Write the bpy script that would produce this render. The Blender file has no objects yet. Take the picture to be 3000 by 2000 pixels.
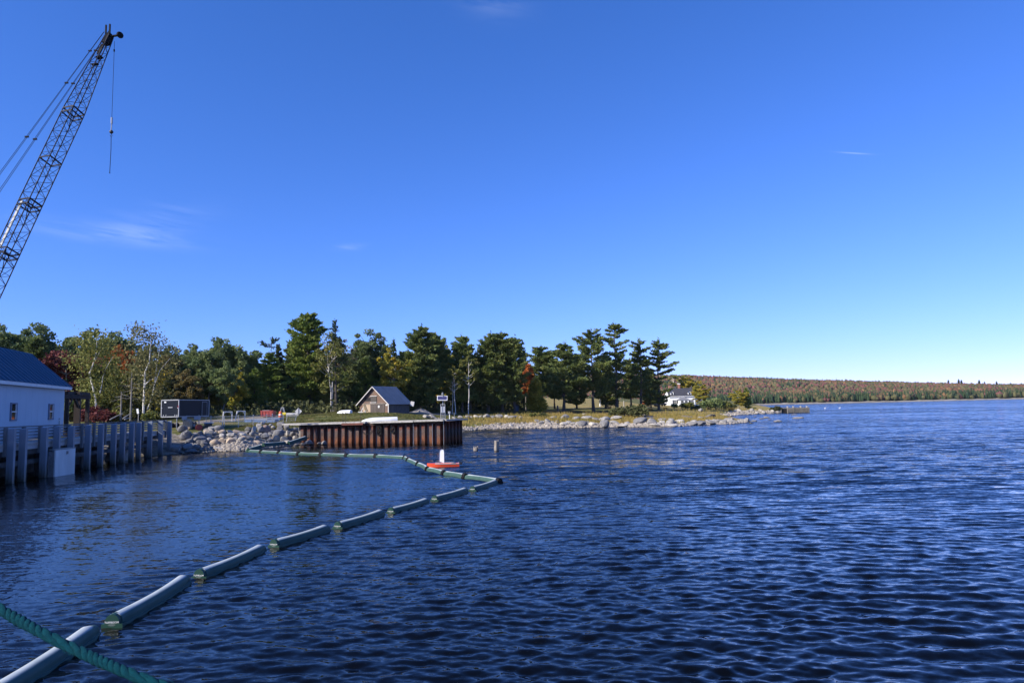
import bpy, math, random
import numpy as np
from mathutils import Vector, Matrix

random.seed(11)
rng = np.random.default_rng(11)
SC = bpy.context.scene
COL = SC.collection

# ------------------------------------------------------------------ camera
CAM_H, FPX, PITCH, ROLL = 4.0, 2000.0, math.atan(190 / 2000.0), math.radians(1.23)
FWD = np.array([0, math.cos(PITCH), math.sin(PITCH)])
UP0 = np.array([0, -math.sin(PITCH), math.cos(PITCH)])
R0 = np.array([1.0, 0, 0])
CR = math.cos(ROLL) * R0 - math.sin(ROLL) * UP0
CU = math.sin(ROLL) * R0 + math.cos(ROLL) * UP0
cam_data = bpy.data.cameras.new('camera')
cam_data.sensor_width = 36.0
cam_data.lens = 36.0 * FPX / 3000.0
cam_data.clip_start = 0.05
cam_data.clip_end = 12000
cam = bpy.data.objects.new('camera', cam_data)
COL.objects.link(cam)
cam.matrix_world = Matrix((
    (CR[0], CU[0], -FWD[0], 0), (CR[1], CU[1], -FWD[1], 0), (CR[2], CU[2], -FWD[2], CAM_H), (0, 0, 0, 1)))
SC.camera = cam

# ------------------------------------------------------------------ sky, sun, exposure
SUN_EL = math.radians(33)
SUN_AZ = math.radians(55)          # the sun stands behind the viewer's left shoulder
to_sun = Vector((-math.sin(SUN_AZ) * math.cos(SUN_EL), -math.cos(SUN_AZ) * math.cos(SUN_EL), math.sin(SUN_EL)))
world = bpy.data.worlds.new('World')
SC.world = world
world.use_nodes = True
wn = world.node_tree
wn.nodes.clear()
w_out = wn.nodes.new('ShaderNodeOutputWorld')
w_bg = wn.nodes.new('ShaderNodeBackground')
w_bg.inputs['Strength'].default_value = 0.10
SKY_LIFT, SKY_TINT = 0.02, (0.75, 0.89, 1.50)
sky = wn.nodes.new('ShaderNodeTexSky')
sky.sky_type = 'NISHITA'
sky.sun_disc = False
sky.sun_elevation = SUN_EL
sky.sun_rotation = math.radians(180) + SUN_AZ
sky.altitude = 200
sky.air_density = 1.0
sky.dust_density = 0.0
sky.ozone_density = 6.4
# clear autumn air: the whole sky a little bluer than the model's, its hazy rim lifted
w_tc = wn.nodes.new('ShaderNodeTexCoord')
w_map = wn.nodes.new('ShaderNodeMapping')
w_map.vector_type = 'POINT'
w_map.inputs['Location'].default_value = (0, 0, SKY_LIFT)
wn.links.new(w_tc.outputs['Generated'], w_map.inputs['Vector'])
w_nrm = wn.nodes.new('ShaderNodeVectorMath')
w_nrm.operation = 'NORMALIZE'
wn.links.new(w_map.outputs[0], w_nrm.inputs[0])
wn.links.new(w_nrm.outputs[0], sky.inputs['Vector'])
hsv = wn.nodes.new('ShaderNodeMixRGB')
hsv.blend_type = 'MULTIPLY'
hsv.inputs['Fac'].default_value = 1.0
hsv.inputs['Color2'].default_value = (*SKY_TINT, 1)
wn.links.new(sky.outputs[0], hsv.inputs['Color1'])
# a steeper fall of red with height gives the deep blue of that day
w_sp = wn.nodes.new('ShaderNodeSeparateColor')
wn.links.new(hsv.outputs[0], w_sp.inputs[0])
w_pw = wn.nodes.new('ShaderNodeMath')
w_pw.operation = 'POWER'
w_pw.inputs[1].default_value = 1.28
wn.links.new(w_sp.outputs[0], w_pw.inputs[0])
w_ml = wn.nodes.new('ShaderNodeMath')
w_ml.operation = 'MULTIPLY'
w_ml.inputs[1].default_value = 0.89
wn.links.new(w_pw.outputs[0], w_ml.inputs[0])
hsv = wn.nodes.new('ShaderNodeCombineColor')
wn.links.new(w_ml.outputs[0], hsv.inputs[0])
wn.links.new(w_sp.outputs[1], hsv.inputs[1])
wn.links.new(w_sp.outputs[2], hsv.inputs[2])


def wnode(t, **kw):
    n = wn.nodes.new(t)
    for k, v in kw.items():
        setattr(n, k, v)
    return n


def wmath(op, a, b=None, clamp=False):
    n = wnode('ShaderNodeMath', operation=op)
    n.use_clamp = clamp
    for i, v in enumerate((a, b)):
        if v is None:
            continue
        if isinstance(v, (int, float)):
            n.inputs[i].default_value = v
        else:
            wn.links.new(v, n.inputs[i])
    return n.outputs[0]


# thin cirrus streaks: azimuth / elevation of the view direction, stretched noise, each inside a soft ellipse
w_sep = wnode('ShaderNodeSeparateXYZ')
wn.links.new(w_tc.outputs['Generated'], w_sep.inputs[0])
w_az = wmath('ARCTAN2', w_sep.outputs['X'], w_sep.outputs['Y'])
w_el = wmath('ARCSINE', w_sep.outputs['Z'])
w_cmb = wnode('ShaderNodeCombineXYZ')
wn.links.new(wmath('MULTIPLY', w_az, 9.0), w_cmb.inputs[0])
wn.links.new(wmath('ADD', wmath('MULTIPLY', w_el, 60.0), wmath('MULTIPLY', w_az, 6.0)), w_cmb.inputs[1])
w_noise = wnode('ShaderNodeTexNoise')
w_noise.inputs['Scale'].default_value = 1.3
w_noise.inputs['Detail'].default_value = 6
w_noise.inputs['Roughness'].default_value = 0.62
w_noise.inputs['Distortion'].default_value = 0.5
wn.links.new(w_cmb.outputs[0], w_noise.inputs['Vector'])
cloud = None
for (az, el, ra, re, k, use_noise, slope) in (
        (-30.6, 13.0, 6.0, 0.7, 0.12, True, -0.03), (-28.0, 14.2, 4.0, 1.3, 0.07, True, 0.25), (-1.6, 32.2, 3.6, 1.5, 0.055, True, -0.2),
        (-13.5, 13.2, 1.4, 0.3, 0.08, True, 0.1), (27.6, 18.1, 1.3, 0.06, 0.13, False, -0.24)):
    da = wmath('SUBTRACT', w_az, math.radians(az))
    de = wmath('SUBTRACT', wmath('SUBTRACT', w_el, math.radians(el)), wmath('MULTIPLY', da, slope))
    qa = wmath('POWER', wmath('ABSOLUTE', wmath('DIVIDE', da, math.radians(ra))), 2.0)
    qe = wmath('POWER', wmath('ABSOLUTE', wmath('DIVIDE', de, math.radians(re))), 2.0)
    m = wmath('MULTIPLY', wmath('EXPONENT', wmath('MULTIPLY', wmath('ADD', qa, qe), -1.6)), k)
    if use_noise:
        m = wmath('MULTIPLY', m, wmath('MULTIPLY', wmath('SUBTRACT', w_noise.outputs['Fac'], 0.36), 3.6, True), True)
    cloud = m if cloud is None else wmath('ADD', cloud, m)
w_mix = wnode('ShaderNodeMixRGB')
wn.links.new(cloud, w_mix.inputs['Fac'])
wn.links.new(hsv.outputs[0], w_mix.inputs['Color1'])
w_mix.inputs['Color2'].default_value = (9.5, 10.5, 12, 1)
wn.links.new(w_mix.outputs[0], w_bg.inputs['Color'])
wn.links.new(w_bg.outputs[0], w_out.inputs['Surface'])

sun_d = bpy.data.lights.new('sun', 'SUN')
sun_d.energy = 5.0
sun_d.angle = math.radians(0.53)
sun_d.color = (1.0, 0.93, 0.82)
sun = bpy.data.objects.new('sun', sun_d)
COL.objects.link(sun)
sun.location = (-80, -40, 90)
sun.rotation_euler = (-to_sun).to_track_quat('-Z', 'Y').to_euler()

SC.render.engine = 'CYCLES'
SC.view_settings.view_transform = 'Standard'
SC.view_settings.look = 'None'
SC.view_settings.exposure = 0.585
SC.view_settings.gamma = 1.0
SC.view_settings.use_curve_mapping = False
SC.cycles.max_bounces = 6
SC.cycles.transparent_max_bounces = 8


# ------------------------------------------------------------------ places: where a photographed point stands in the world
def ray(px, py):
    a, b = (px - 1500) / FPX, (1000 - py) / FPX
    return FWD + CR * a + CU * b


def P(px, py, d):
    r = ray(px, py)
    t = d / r[1]
    return Vector((r[0] * t, d, CAM_H + r[2] * t))


def Pz(px, py, z=0.0):
    r = ray(px, py)
    t = (z - CAM_H) / r[2]
    return Vector((r[0] * t, r[1] * t, z))


# ------------------------------------------------------------------ mesh helpers
def np_mesh(name, verts, faces):
    """verts (n,3), faces (m,k) with k constant"""
    me = bpy.data.meshes.new(name)
    verts = np.asarray(verts, dtype=np.float32)
    faces = np.asarray(faces, dtype=np.int32)
    m, k = faces.shape
    me.vertices.add(len(verts))
    me.vertices.foreach_set('co', verts.ravel())
    me.loops.add(m * k)
    me.loops.foreach_set('vertex_index', faces.ravel())
    me.polygons.add(m)
    me.polygons.foreach_set('loop_start', np.arange(0, m * k, k, dtype=np.int32))
    me.update(calc_edges=True)
    return me


class MB:
    def __init__(self):
        self.v, self.f = [], []

    def add(self, vs, fs):
        o = len(self.v)
        self.v += [tuple(p) for p in vs]
        self.f += [tuple(i + o for i in f) for f in fs]
        return self

    def box(self, c, s, rz=0.0, M=None):
        hx, hy, hz = s[0] / 2, s[1] / 2, s[2] / 2
        vs = [Vector((x, y, z)) for x in (-hx, hx) for y in (-hy, hy) for z in (-hz, hz)]
        R = M if M is not None else Matrix.Rotation(rz, 3, 'Z')
        c = Vector(c)
        return self.add([c + R @ p for p in vs], [(0, 1, 3, 2), (4, 6, 7, 5), (0, 4, 5, 1), (2, 3, 7, 6), (0, 2, 6, 4), (1, 5, 7, 3)])

    def beam(self, p0, p1, w, h, up=(0, 0, 1)):
        p0, p1 = Vector(p0), Vector(p1)
        d = (p1 - p0).normalized()
        u = Vector(up)
        if abs(d.dot(u)) > 0.99:
            u = Vector((1, 0, 0))
        s = d.cross(u).normalized()
        u = s.cross(d)
        vs = []
        for p in (p0, p1):
            for a, b in ((-1, -1), (1, -1), (1, 1), (-1, 1)):
                vs.append(p + s * (a * w / 2) + u * (b * h / 2))
        return self.add(vs, [(3, 2, 1, 0), (4, 5, 6, 7), (0, 1, 5, 4), (1, 2, 6, 5), (2, 3, 7, 6), (3, 0, 4, 7)])

    def tube(self, pts, rad, n=6, cap=True):
        pts = [Vector(p) for p in pts]
        rad = [rad] * len(pts) if isinstance(rad, (int, float)) else rad
        vs, fs = [], []
        for i, p in enumerate(pts):
            d = (pts[min(i + 1, len(pts) - 1)] - pts[max(i - 1, 0)]).normalized()
            u = Vector((0, 0, 1)) if abs(d.z) < 0.95 else Vector((1, 0, 0))
            a = d.cross(u).normalized()
            b = a.cross(d)
            for k in range(n):
                t = 2 * math.pi * k / n
                vs.append(p + (a * math.cos(t) + b * math.sin(t)) * rad[i])
        for i in range(len(pts) - 1):
            for k in range(n):
                fs.append((i * n + k, i * n + (k + 1) % n, (i + 1) * n + (k + 1) % n, (i + 1) * n + k))
        if cap:
            fs.append(tuple(range(n - 1, -1, -1)))
            fs.append(tuple((len(pts) - 1) * n + k for k in range(n)))
        return self.add(vs, fs)

    def lathe(self, prof, c=(0, 0, 0), n=12, M=None):
        c = Vector(c)
        vs, fs = [], []
        for r, z in prof:
            for k in range(n):
                t = 2 * math.pi * k / n
                p = Vector((r * math.cos(t), r * math.sin(t), z))
                vs.append(c + (M @ p if M is not None else p))
        for i in range(len(prof) - 1):
            for k in range(n):
                fs.append((i * n + k, i * n + (k + 1) % n, (i + 1) * n + (k + 1) % n, (i + 1) * n + k))
        fs.append(tuple(range(n - 1, -1, -1)))
        fs.append(tuple((len(prof) - 1) * n + k for k in range(n)))
        return self.add(vs, fs)

    def prism(self, poly, a, b, axis='y'):
        """closed 2-D outline extruded from a to b; outline is (x,z) for axis y, (y,z) for x, (x,y) for z"""
        n = len(poly)
        mk = {'y': lambda p, t: (p[0], t, p[1]), 'x': lambda p, t: (t, p[0], p[1]), 'z': lambda p, t: (p[0], p[1], t)}[axis]
        vs = [mk(p, a) for p in poly] + [mk(p, b) for p in poly]
        fs = [tuple(range(n - 1, -1, -1)), tuple(range(n, 2 * n))]
        fs += [(i, (i + 1) % n, n + (i + 1) % n, n + i) for i in range(n)]
        return self.add(vs, fs)

    def loft(self, rings, cap=True):
        n = len(rings[0])
        vs = [p for r in rings for p in r]
        fs = []
        for i in range(len(rings) - 1):
            for k in range(n):
                fs.append((i * n + k, i * n + (k + 1) % n, (i + 1) * n + (k + 1) % n, (i + 1) * n + k))
        if cap:
            fs.append(tuple(range(n - 1, -1, -1)))
            fs.append(tuple((len(rings) - 1) * n + k for k in range(n)))
        return self.add(vs, fs)

    def mesh(self, name, mat=None, smooth=False, fix=True):
        me = bpy.data.meshes.new(name)
        me.from_pydata(self.v, [], self.f)
        if fix:
            import bmesh
            bm = bmesh.new()
            bm.from_mesh(me)
            bmesh.ops.recalc_face_normals(bm, faces=bm.faces)
            bm.to_mesh(me)
            bm.free()
        if smooth:
            me.polygons.foreach_set('use_smooth', [True] * len(me.polygons))
            if smooth != 'full':
                try:
                    me.set_sharp_from_angle(angle=math.radians(40))
                except Exception:
                    pass
        if mat:
            me.materials.append(mat)
        me.update()
        return me


def link(name, me, parent=None, M=None):
    o = bpy.data.objects.new(name, me)
    COL.objects.link(o)
    if parent is not None:
        o.parent = parent
    if M is not None:
        o.matrix_local = M
    return o


def tag(o, label, cat, group=None):
    o['label'] = label
    o['category'] = cat
    if group:
        o['group'] = group
    return o


def thing(name, label, cat, loc=(0, 0, 0), rz=0.0, group=None):
    o = bpy.data.objects.new(name, None)
    o.empty_display_size = 0.2
    COL.objects.link(o)
    o.location = loc
    o.rotation_euler = (0, 0, rz)
    return tag(o, label, cat, group)


def part(name, mb, mat, parent, smooth=False, world=False, label=None, M=None):
    """a mesh part of a thing; with world=True its points are given in world space"""
    if world:
        root = parent
        while root.parent is not None:
            root = root.parent
        inv = (Matrix.Translation(root.location) @ root.rotation_euler.to_matrix().to_4x4()).inverted()
        mb.v = [tuple(inv @ Vector(p)) for p in mb.v]
    o = link(name, mb.mesh(name, mat, smooth), parent, M)
    if label:
        o['label'] = label
    return o


def structure(name, me):
    o = link(name, me)
    o['kind'] = 'structure'
    return o


def copy_thing(root, loc, rz=None, scale=None, label=None, group=None):
    r = root.copy()
    COL.objects.link(r)
    r.location = loc
    if rz is not None:
        r.rotation_euler = (0, 0, rz)
    if scale is not None:
        r.scale = scale if not isinstance(scale, (int, float)) else (scale,) * 3
    if label:
        r['label'] = label
    if group:
        r['group'] = group
    for ch in list(root.children):
        c = ch.copy()
        COL.objects.link(c)
        c.parent = r
        for g in list(ch.children):
            d = g.copy()
            COL.objects.link(d)
            d.parent = c
    return r


# ------------------------------------------------------------------ materials
def new_mat(name):
    m = bpy.data.materials.new(name)
    m.use_nodes = True
    nt = m.node_tree
    return m, nt, nt.nodes['Principled BSDF']


def node(nt, t, **kw):
    n = nt.nodes.new(t)
    for k, v in kw.items():
        if k.startswith('i_'):
            n.inputs[k[2:].replace('_', ' ')].default_value = v
        else:
            setattr(n, k, v)
    return n


def mapped(nt, scale, coords='Object'):
    tc = node(nt, 'ShaderNodeTexCoord')
    mp = node(nt, 'ShaderNodeMapping')
    mp.inputs['Scale'].default_value = scale
    nt.links.new(tc.outputs[coords], mp.inputs['Vector'])
    return mp.outputs[0]


def noise(nt, vec, scale, detail=4, rough=0.6, dist=0.0):
    n = node(nt, 'ShaderNodeTexNoise')
    n.inputs['Scale'].default_value = scale
    n.inputs['Detail'].default_value = detail
    n.inputs['Roughness'].default_value = rough
    n.inputs['Distortion'].default_value = dist
    nt.links.new(vec, n.inputs['Vector'])
    return n


def ramp(nt, fac, stops):
    r = node(nt, 'ShaderNodeValToRGB')
    el = r.color_ramp.elements
    while len(el) < len(stops):
        el.new(0.5)
    for e, (p, c) in zip(el, stops):
        e.position = p
        e.color = (*c, 1) if len(c) == 3 else c
    nt.links.new(fac, r.inputs['Fac'])
    return r.outputs['Color']


def mat(name, c1, c2=None, scale=3.0, rough=0.6, stretch=(1, 1, 1), bump=0.0, metallic=0.0, spec=0.5, lo=0.35, hi=0.65, detail=5, rand=0.0, bscale=None):
    m, nt, b = new_mat(name)
    b.inputs['Roughness'].default_value = rough
    b.inputs['Metallic'].default_value = metallic
    b.inputs['Specular IOR Level'].default_value = spec
    if c2 is None:
        c2 = tuple(x * 0.8 for x in c1)
    vec = mapped(nt, stretch)
    n = noise(nt, vec, scale, detail)
    col = ramp(nt, n.outputs['Fac'], [(lo, c1), (hi, c2)])
    if rand:
        oi = node(nt, 'ShaderNodeObjectInfo')
        mr = node(nt, 'ShaderNodeMapRange')
        mr.inputs['To Min'].default_value = 1 - rand
        mr.inputs['To Max'].default_value = 1 + rand
        nt.links.new(oi.outputs['Random'], mr.inputs['Value'])
        h = node(nt, 'ShaderNodeHueSaturation')
        nt.links.new(mr.outputs[0], h.inputs['Value'])
        nt.links.new(col, h.inputs['Color'])
        col = h.outputs[0]
    nt.links.new(col, b.inputs['Base Color'])
    if bump:
        bn = node(nt, 'ShaderNodeBump')
        bn.inputs['Strength'].default_value = bump
        bn.inputs['Distance'].default_value = 0.05
        n2 = noise(nt, vec, bscale or scale * 4, 5)
        nt.links.new(n2.outputs['Fac'], bn.inputs['Height'])
        nt.links.new(bn.outputs[0], b.inputs['Normal'])
    return m


def foliage(name, cols, trans=0.25, nscale=0.5, rough=0.7, rand=0.18):
    """leaf colours: three tones picked by a slow noise, each tree a little different"""
    m, nt, b = new_mat(name)
    geo = node(nt, 'ShaderNodeNewGeometry')
    n = noise(nt, geo.outputs['Position'], nscale, 3, 0.6)
    wn_ = node(nt, 'ShaderNodeTexWhiteNoise')
    sc = node(nt, 'ShaderNodeVectorMath', operation='SCALE')
    sc.inputs['Scale'].default_value = 0.01
    mixf = node(nt, 'ShaderNodeMath', operation='MULTIPLY_ADD')
    n2 = noise(nt, geo.outputs['Position'], 3.1, 2, 0.6)
    nt.links.new(n2.outputs['Fac'], mixf.inputs[0])
    mixf.inputs[1].default_value = 0.5
    ad = node(nt, 'ShaderNodeMath', operation='MULTIPLY')
    ad.inputs[1].default_value = 0.5
    nt.links.new(n.outputs['Fac'], ad.inputs[0])
    nt.links.new(ad.outputs[0], mixf.inputs[2])
    col = ramp(nt, mixf.outputs[0], [(0.36, cols[0]), (0.5, cols[1]), (0.64, cols[2])])
    oi = node(nt, 'ShaderNodeObjectInfo')
    mr = node(nt, 'ShaderNodeMapRange')
    mr.inputs['To Min'].default_value = 1 - rand
    mr.inputs['To Max'].default_value = 1 + rand
    nt.links.new(oi.outputs['Random'], mr.inputs['Value'])
    h = node(nt, 'ShaderNodeHueSaturation')
    nt.links.new(mr.outputs[0], h.inputs['Value'])
    nt.links.new(col, h.inputs['Color'])
    nt.links.new(h.outputs[0], b.inputs['Base Color'])
    b.inputs['Roughness'].default_value = rough
    b.inputs['Specular IOR Level'].default_value = 0.25
    tr = node(nt, 'ShaderNodeBsdfTranslucent')
    nt.links.new(h.outputs[0], tr.inputs['Color'])
    mx = node(nt, 'ShaderNodeMixShader')
    mx.inputs[0].default_value = trans
    nt.links.new(b.outputs[0], mx.inputs[1])
    nt.links.new(tr.outputs[0], mx.inputs[2])
    nt.links.new(mx.outputs[0], nt.nodes['Material Output'].inputs['Surface'])
    return m


# ------------------------------------------------------------------ water
BOOM_NEAR = [(-7.0, -2.0), (-7.3, 2.0), (-7.45, 5.6), (-7.5, 9.2)]
BOOM_NEAR_PX = [(313, 1838), (571, 1694), (792, 1604), (980, 1549), (1137, 1503), (1266, 1468), (1378, 1438), (1461, 1414)]
BOOM_FAR_PX = [(1362, 1399), (1300, 1389), (1252, 1377), (1224, 1362), (1195, 1349), (1186, 1343), (1100, 1338), (1014, 1336), (939, 1333), (873, 1331),
               (816, 1328), (764, 1325), (720, 1322)]
boom_line = BOOM_NEAR + [tuple(Pz(*p)[:2]) for p in BOOM_NEAR_PX + BOOM_FAR_PX]


def in_poly(x, y, poly):
    inside = np.zeros(x.shape, bool)
    n = len(poly)
    for i in range(n):
        x0, y0 = poly[i]
        x1, y1 = poly[(i + 1) % n]
        if y0 == y1:
            continue
        c = ((y0 > y) != (y1 > y)) & (x < (x1 - x0) * (y - y0) / (y1 - y0) + x0)
        inside ^= c
    return inside


def poly_dist(x, y, poly, closed=True):
    d = np.full(x.shape, 1e9)
    n = len(poly)
    for i in range(n if closed else n - 1):
        x0, y0 = poly[i]
        x1, y1 = poly[(i + 1) % n]
        dx, dy = x1 - x0, y1 - y0
        t = np.clip(((x - x0) * dx + (y - y0) * dy) / (dx * dx + dy * dy + 1e-12), 0, 1)
        d = np.minimum(d, (x - x0 - t * dx) ** 2 + (y - y0 - t * dy) ** 2)
    return np.sqrt(d)


CALM = boom_line + [(-36, 72), (-60, 60), (-60, -2)]


def smooth01(t):
    t = np.clip(t, 0, 1)
    return t * t * (3 - 2 * t)


def vnoise(x, y, s, seed):
    xi, yi = x / s, y / s
    x0, y0 = np.floor(xi).astype(int), np.floor(yi).astype(int)
    fx, fy = smooth01(xi - x0), smooth01(yi - y0)

    def h(a, b):
        v = np.sin(a * 127.1 + b * 311.7 + seed * 74.7) * 43758.5453
        return v - np.floor(v)
    return (h(x0, y0) * (1 - fx) + h(x0 + 1, y0) * fx) * (1 - fy) + (h(x0, y0 + 1) * (1 - fx) + h(x0 + 1, y0 + 1) * fx) * fy


def build_water():
    rr = np.concatenate([[0.6, 1.2, 2.0], np.exp(np.linspace(math.log(3.0), math.log(46), 720))])
    th = np.radians(np.concatenate([np.linspace(-90, -47, 12), np.linspace(-45, 45, 620), np.linspace(47, 90, 12)]))
    rg, tg = np.meshgrid(rr, th, indexing='ij')
    x, y = rg * np.sin(tg), rg * np.cos(tg)
    cell = np.maximum(np.gradient(rr)[:, None], rg * np.gradient(th)[None, :])
    rough = 1 - in_poly(x, y, CALM) * smooth01(poly_dist(x, y, boom_line, False) / 3.0) * 0.86
    z = np.zeros_like(x)
    wr = np.random.default_rng(5)
    # wind comes over the lake from ahead right: crests lie nearly across the view
    for i in range(160):
        lam = 0.11 * (0.85 / 0.11) ** wr.random() * (1.8 if i % 14 == 0 else 1.0)
        a = math.radians(-93) + wr.normal(0, 0.42)
        k = 2 * math.pi / lam
        slope = 0.0295 * (lam / 0.5) ** -0.18
        amp = slope / k
        ph = wr.random() * 6.283
        att = smooth01((lam / cell - 2.6) / 2.4)
        env = 0.55 + 0.45 * np.sin(x * wr.normal(0, 0.3) + y * wr.normal(0, 0.3) + wr.random() * 6.28)
        arg = k * (x * math.cos(a) + y * math.sin(a)) + ph + 0.7 * np.sin(x * 0.43 + i) + 0.6 * np.sin(y * 0.51 + 2 * i)
        s = np.sin(arg)
        s = s + 0.22 * np.cos(2 * arg)                      # sharper crests
        z += amp * att * env * s * (rough if lam > 0.3 else 0.35 + 0.65 * rough)
    # gusts and slicks
    z *= 0.62 + 0.62 * vnoise(x, y, 7.0, 71) * (0.5 + vnoise(x + 0.4 * y, y, 2.6, 72))
    fade = smooth01((46 - rg) / 22)
    z *= fade
    n0, n1 = x.shape
    idx = np.arange(n0 * n1).reshape(n0, n1)
    q = np.stack([idx[:-1, :-1], idx[:-1, 1:], idx[1:, 1:], idx[1:, :-1]], -1).reshape(-1, 4)
    V = np.stack([x, y, z], -1).reshape(-1, 3)
    # the open lake round that patch
    ring = [(a, b) for a, b in zip(x[-1], y[-1])]
    R2 = [(6500 * math.sin(t), 6500 * math.cos(t), 0) for t in th]
    o = len(V)
    V = np.vstack([V, np.array(R2)])
    q2 = np.stack([idx[-1, :-1], idx[-1, 1:], o + np.arange(1, n1), o + np.arange(0, n1 - 1)], -1)
    # sides and behind
    o2 = len(V)
    extra = [(-6500, -3000, 0), (6500, -3000, 0), (-6500, 6500 * math.cos(th[0]), 0), (6500, 6500 * math.cos(th[-1]), 0)]
    V = np.vstack([V, np.array(extra)])
    me = np_mesh('water', V, np.vstack([q, q2]))
    me.polygons.foreach_set('use_smooth', [True] * len(me.polygons))
    return me, rough


def water_material():
    m, nt, b = new_mat('lake water')
    L = nt.links
    b.inputs['Base Color'].default_value = (0.0016, 0.0016, 0.0014, 1)
    b.inputs['Roughness'].default_value = 0.035
    b.inputs['IOR'].default_value = 1.333
    b.inputs['Specular IOR Level'].default_value = 0.44
    geo = node(nt, 'ShaderNodeNewGeometry')
    sep = node(nt, 'ShaderNodeSeparateXYZ')
    L.new(geo.outputs['Position'], sep.inputs[0])
    ln = node(nt, 'ShaderNodeVectorMath', operation='LENGTH')
    L.new(geo.outputs['Position'], ln.inputs[0])

    def stretched(sx, sy):
        mp = node(nt, 'ShaderNodeMapping')
        mp.inputs['Scale'].default_value = (sx, sy, 1)
        mp.inputs['Rotation'].default_value = (0, 0, math.radians(-4))
        L.new(geo.outputs['Position'], mp.inputs['Vector'])
        return mp.outputs[0]

    def slopes(vec, scale, detail, kx, ky):
        n = noise(nt, vec, scale, detail, 0.62)
        s = node(nt, 'ShaderNodeVectorMath', operation='SUBTRACT')
        s.inputs[1].default_value = (0.5, 0.5, 0.5)
        L.new(n.outputs['Color'], s.inputs[0])
        k = node(nt, 'ShaderNodeVectorMath', operation='MULTIPLY')
        k.inputs[1].default_value = (kx, ky, 0)
        L.new(s.outputs[0], k.inputs[0])
        return k.outputs[0]

    def scaled(v, f):
        s = node(nt, 'ShaderNodeVectorMath', operation='SCALE')
        L.new(v, s.inputs[0])
        L.new(f, s.inputs['Scale'])
        return s.outputs[0]

    def add(u, v):
        s = node(nt, 'ShaderNodeVectorMath', operation='ADD')
        L.new(u, s.inputs[0])
        L.new(v, s.inputs[1])
        return s.outputs[0]

    fine = slopes(stretched(0.6, 1.0), 8.0, 4, 0.30, 0.58)
    mid = slopes(stretched(0.35, 1.0), 2.0, 5, 0.6, 1.35)
    big = slopes(stretched(0.3, 1.0), 0.35, 3, 0.2, 0.5)
    far = node(nt, 'ShaderNodeMapRange', interpolation_type='SMOOTHSTEP')
    far.inputs['From Min'].default_value = 14
    far.inputs['From Max'].default_value = 46
    L.new(ln.outputs['Value'], far.inputs['Value'])
    # calm or ruffled water: the attribute inside the near patch, gusts over the open lake
    at = node(nt, 'ShaderNodeAttribute', attribute_name='ruffle')
    gn = noise(nt, stretched(0.25, 1.0), 0.022, 4, 0.6)
    gm = node(nt, 'ShaderNodeMapRange')
    gm.inputs['From Min'].default_value = 0.35
    gm.inputs['From Max'].default_value = 0.65
    gm.inputs['To Min'].default_value = 0.55
    gm.inputs['To Max'].default_value = 1.25
    L.new(gn.outputs['Fac'], gm.inputs['Value'])
    kk = node(nt, 'ShaderNodeMath', operation='MULTIPLY')
    L.new(at.outputs['Fac'], kk.inputs[0])
    L.new(gm.outputs[0], kk.inputs[1])
    mid_k = node(nt, 'ShaderNodeMapRange')
    mid_k.inputs['To Min'].default_value = 0.22
    L.new(far.outputs[0], mid_k.inputs['Value'])
    rough2 = node(nt, 'ShaderNodeMath', operation='MULTIPLY')
    L.new(at.outputs['Fac'], rough2.inputs[0])
    L.new(at.outputs['Fac'], rough2.inputs[1])
    tot = add(fine, scaled(add(scaled(mid, mid_k.outputs[0]), scaled(big, far.outputs[0])), rough2.outputs[0]))
    # wind waves lean: over the open lake their steep faces look down the wind, towards the near shore
    lean = node(nt, 'ShaderNodeCombineXYZ')
    lean.inputs[1].default_value = -0.13
    tot = add(tot, scaled(lean.outputs[0], far.outputs[0]))
    tot = scaled(tot, kk.outputs[0])
    nn = add(geo.outputs['Normal'], tot)
    nz = node(nt, 'ShaderNodeVectorMath', operation='NORMALIZE')
    L.new(nn, nz.inputs[0])
    L.new(nz.outputs[0], b.inputs['Normal'])
    return m


w_me, w_rough = build_water()
w_me.materials.append(water_material())
w_attr = w_me.attributes.new('ruffle', 'FLOAT', 'POINT')
w_vals = np.ones(len(w_me.vertices), np.float32)
w_vals[:w_rough.size] = (0.55 + 0.45 * w_rough).ravel()
w_attr.data.foreach_set('value', w_vals)
structure('water', w_me)


# ------------------------------------------------------------------ land: shoreline and heights read from the photograph
WALL_A, WALL_B, WALL_C = Pz(880, 1302), Pz(1302.5, 1300), Pz(1352, 1296)
SHORE_LEFT = [(-75, -5), (-46, 5), (-41.5, 30), (-39.5, 52), (-37.0, 64), (-34.8, 67.5)]
shore_px_left = [(540, 1327), (590, 1325), (640, 1323), (700, 1322), (745, 1319), (800, 1312), (850, 1306)]
shore_px_right = [(1352, 1263), (1400, 1259), (1450, 1257), (1550, 1254), (1640, 1253), (1720, 1252), (1800, 1251), (1900, 1251), (1990, 1249), (2060, 1244),
                  (2110, 1243), (2150, 1241), (2185, 1238), (2206, 1234), (2185, 1229), (2140, 1223), (2128, 1219), (2165, 1215), (2210, 1213), (2270, 1211),
                  (2306, 1208), (2312, 1203), (2270, 1197), (2225, 1194), (2208, 1191)]
SHORE = (SHORE_LEFT + [tuple(Pz(*p)[:2]) for p in shore_px_left] + [tuple(WALL_A[:2]), (WALL_A[0] + 0.9, WALL_A[1] + 2.0), (WALL_B[0] - 1.0, WALL_B[1] + 2.2), (WALL_C[0] - 1.6, WALL_C[1] + 0.6), (WALL_C[0] - 2.0, WALL_C[1] + 14),
         (-8.0, 112)] + [tuple(Pz(*p)[:2]) for p in shore_px_right] + [(230, 640), (0, 700), (-500, 700), (-500, -5)])

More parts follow.
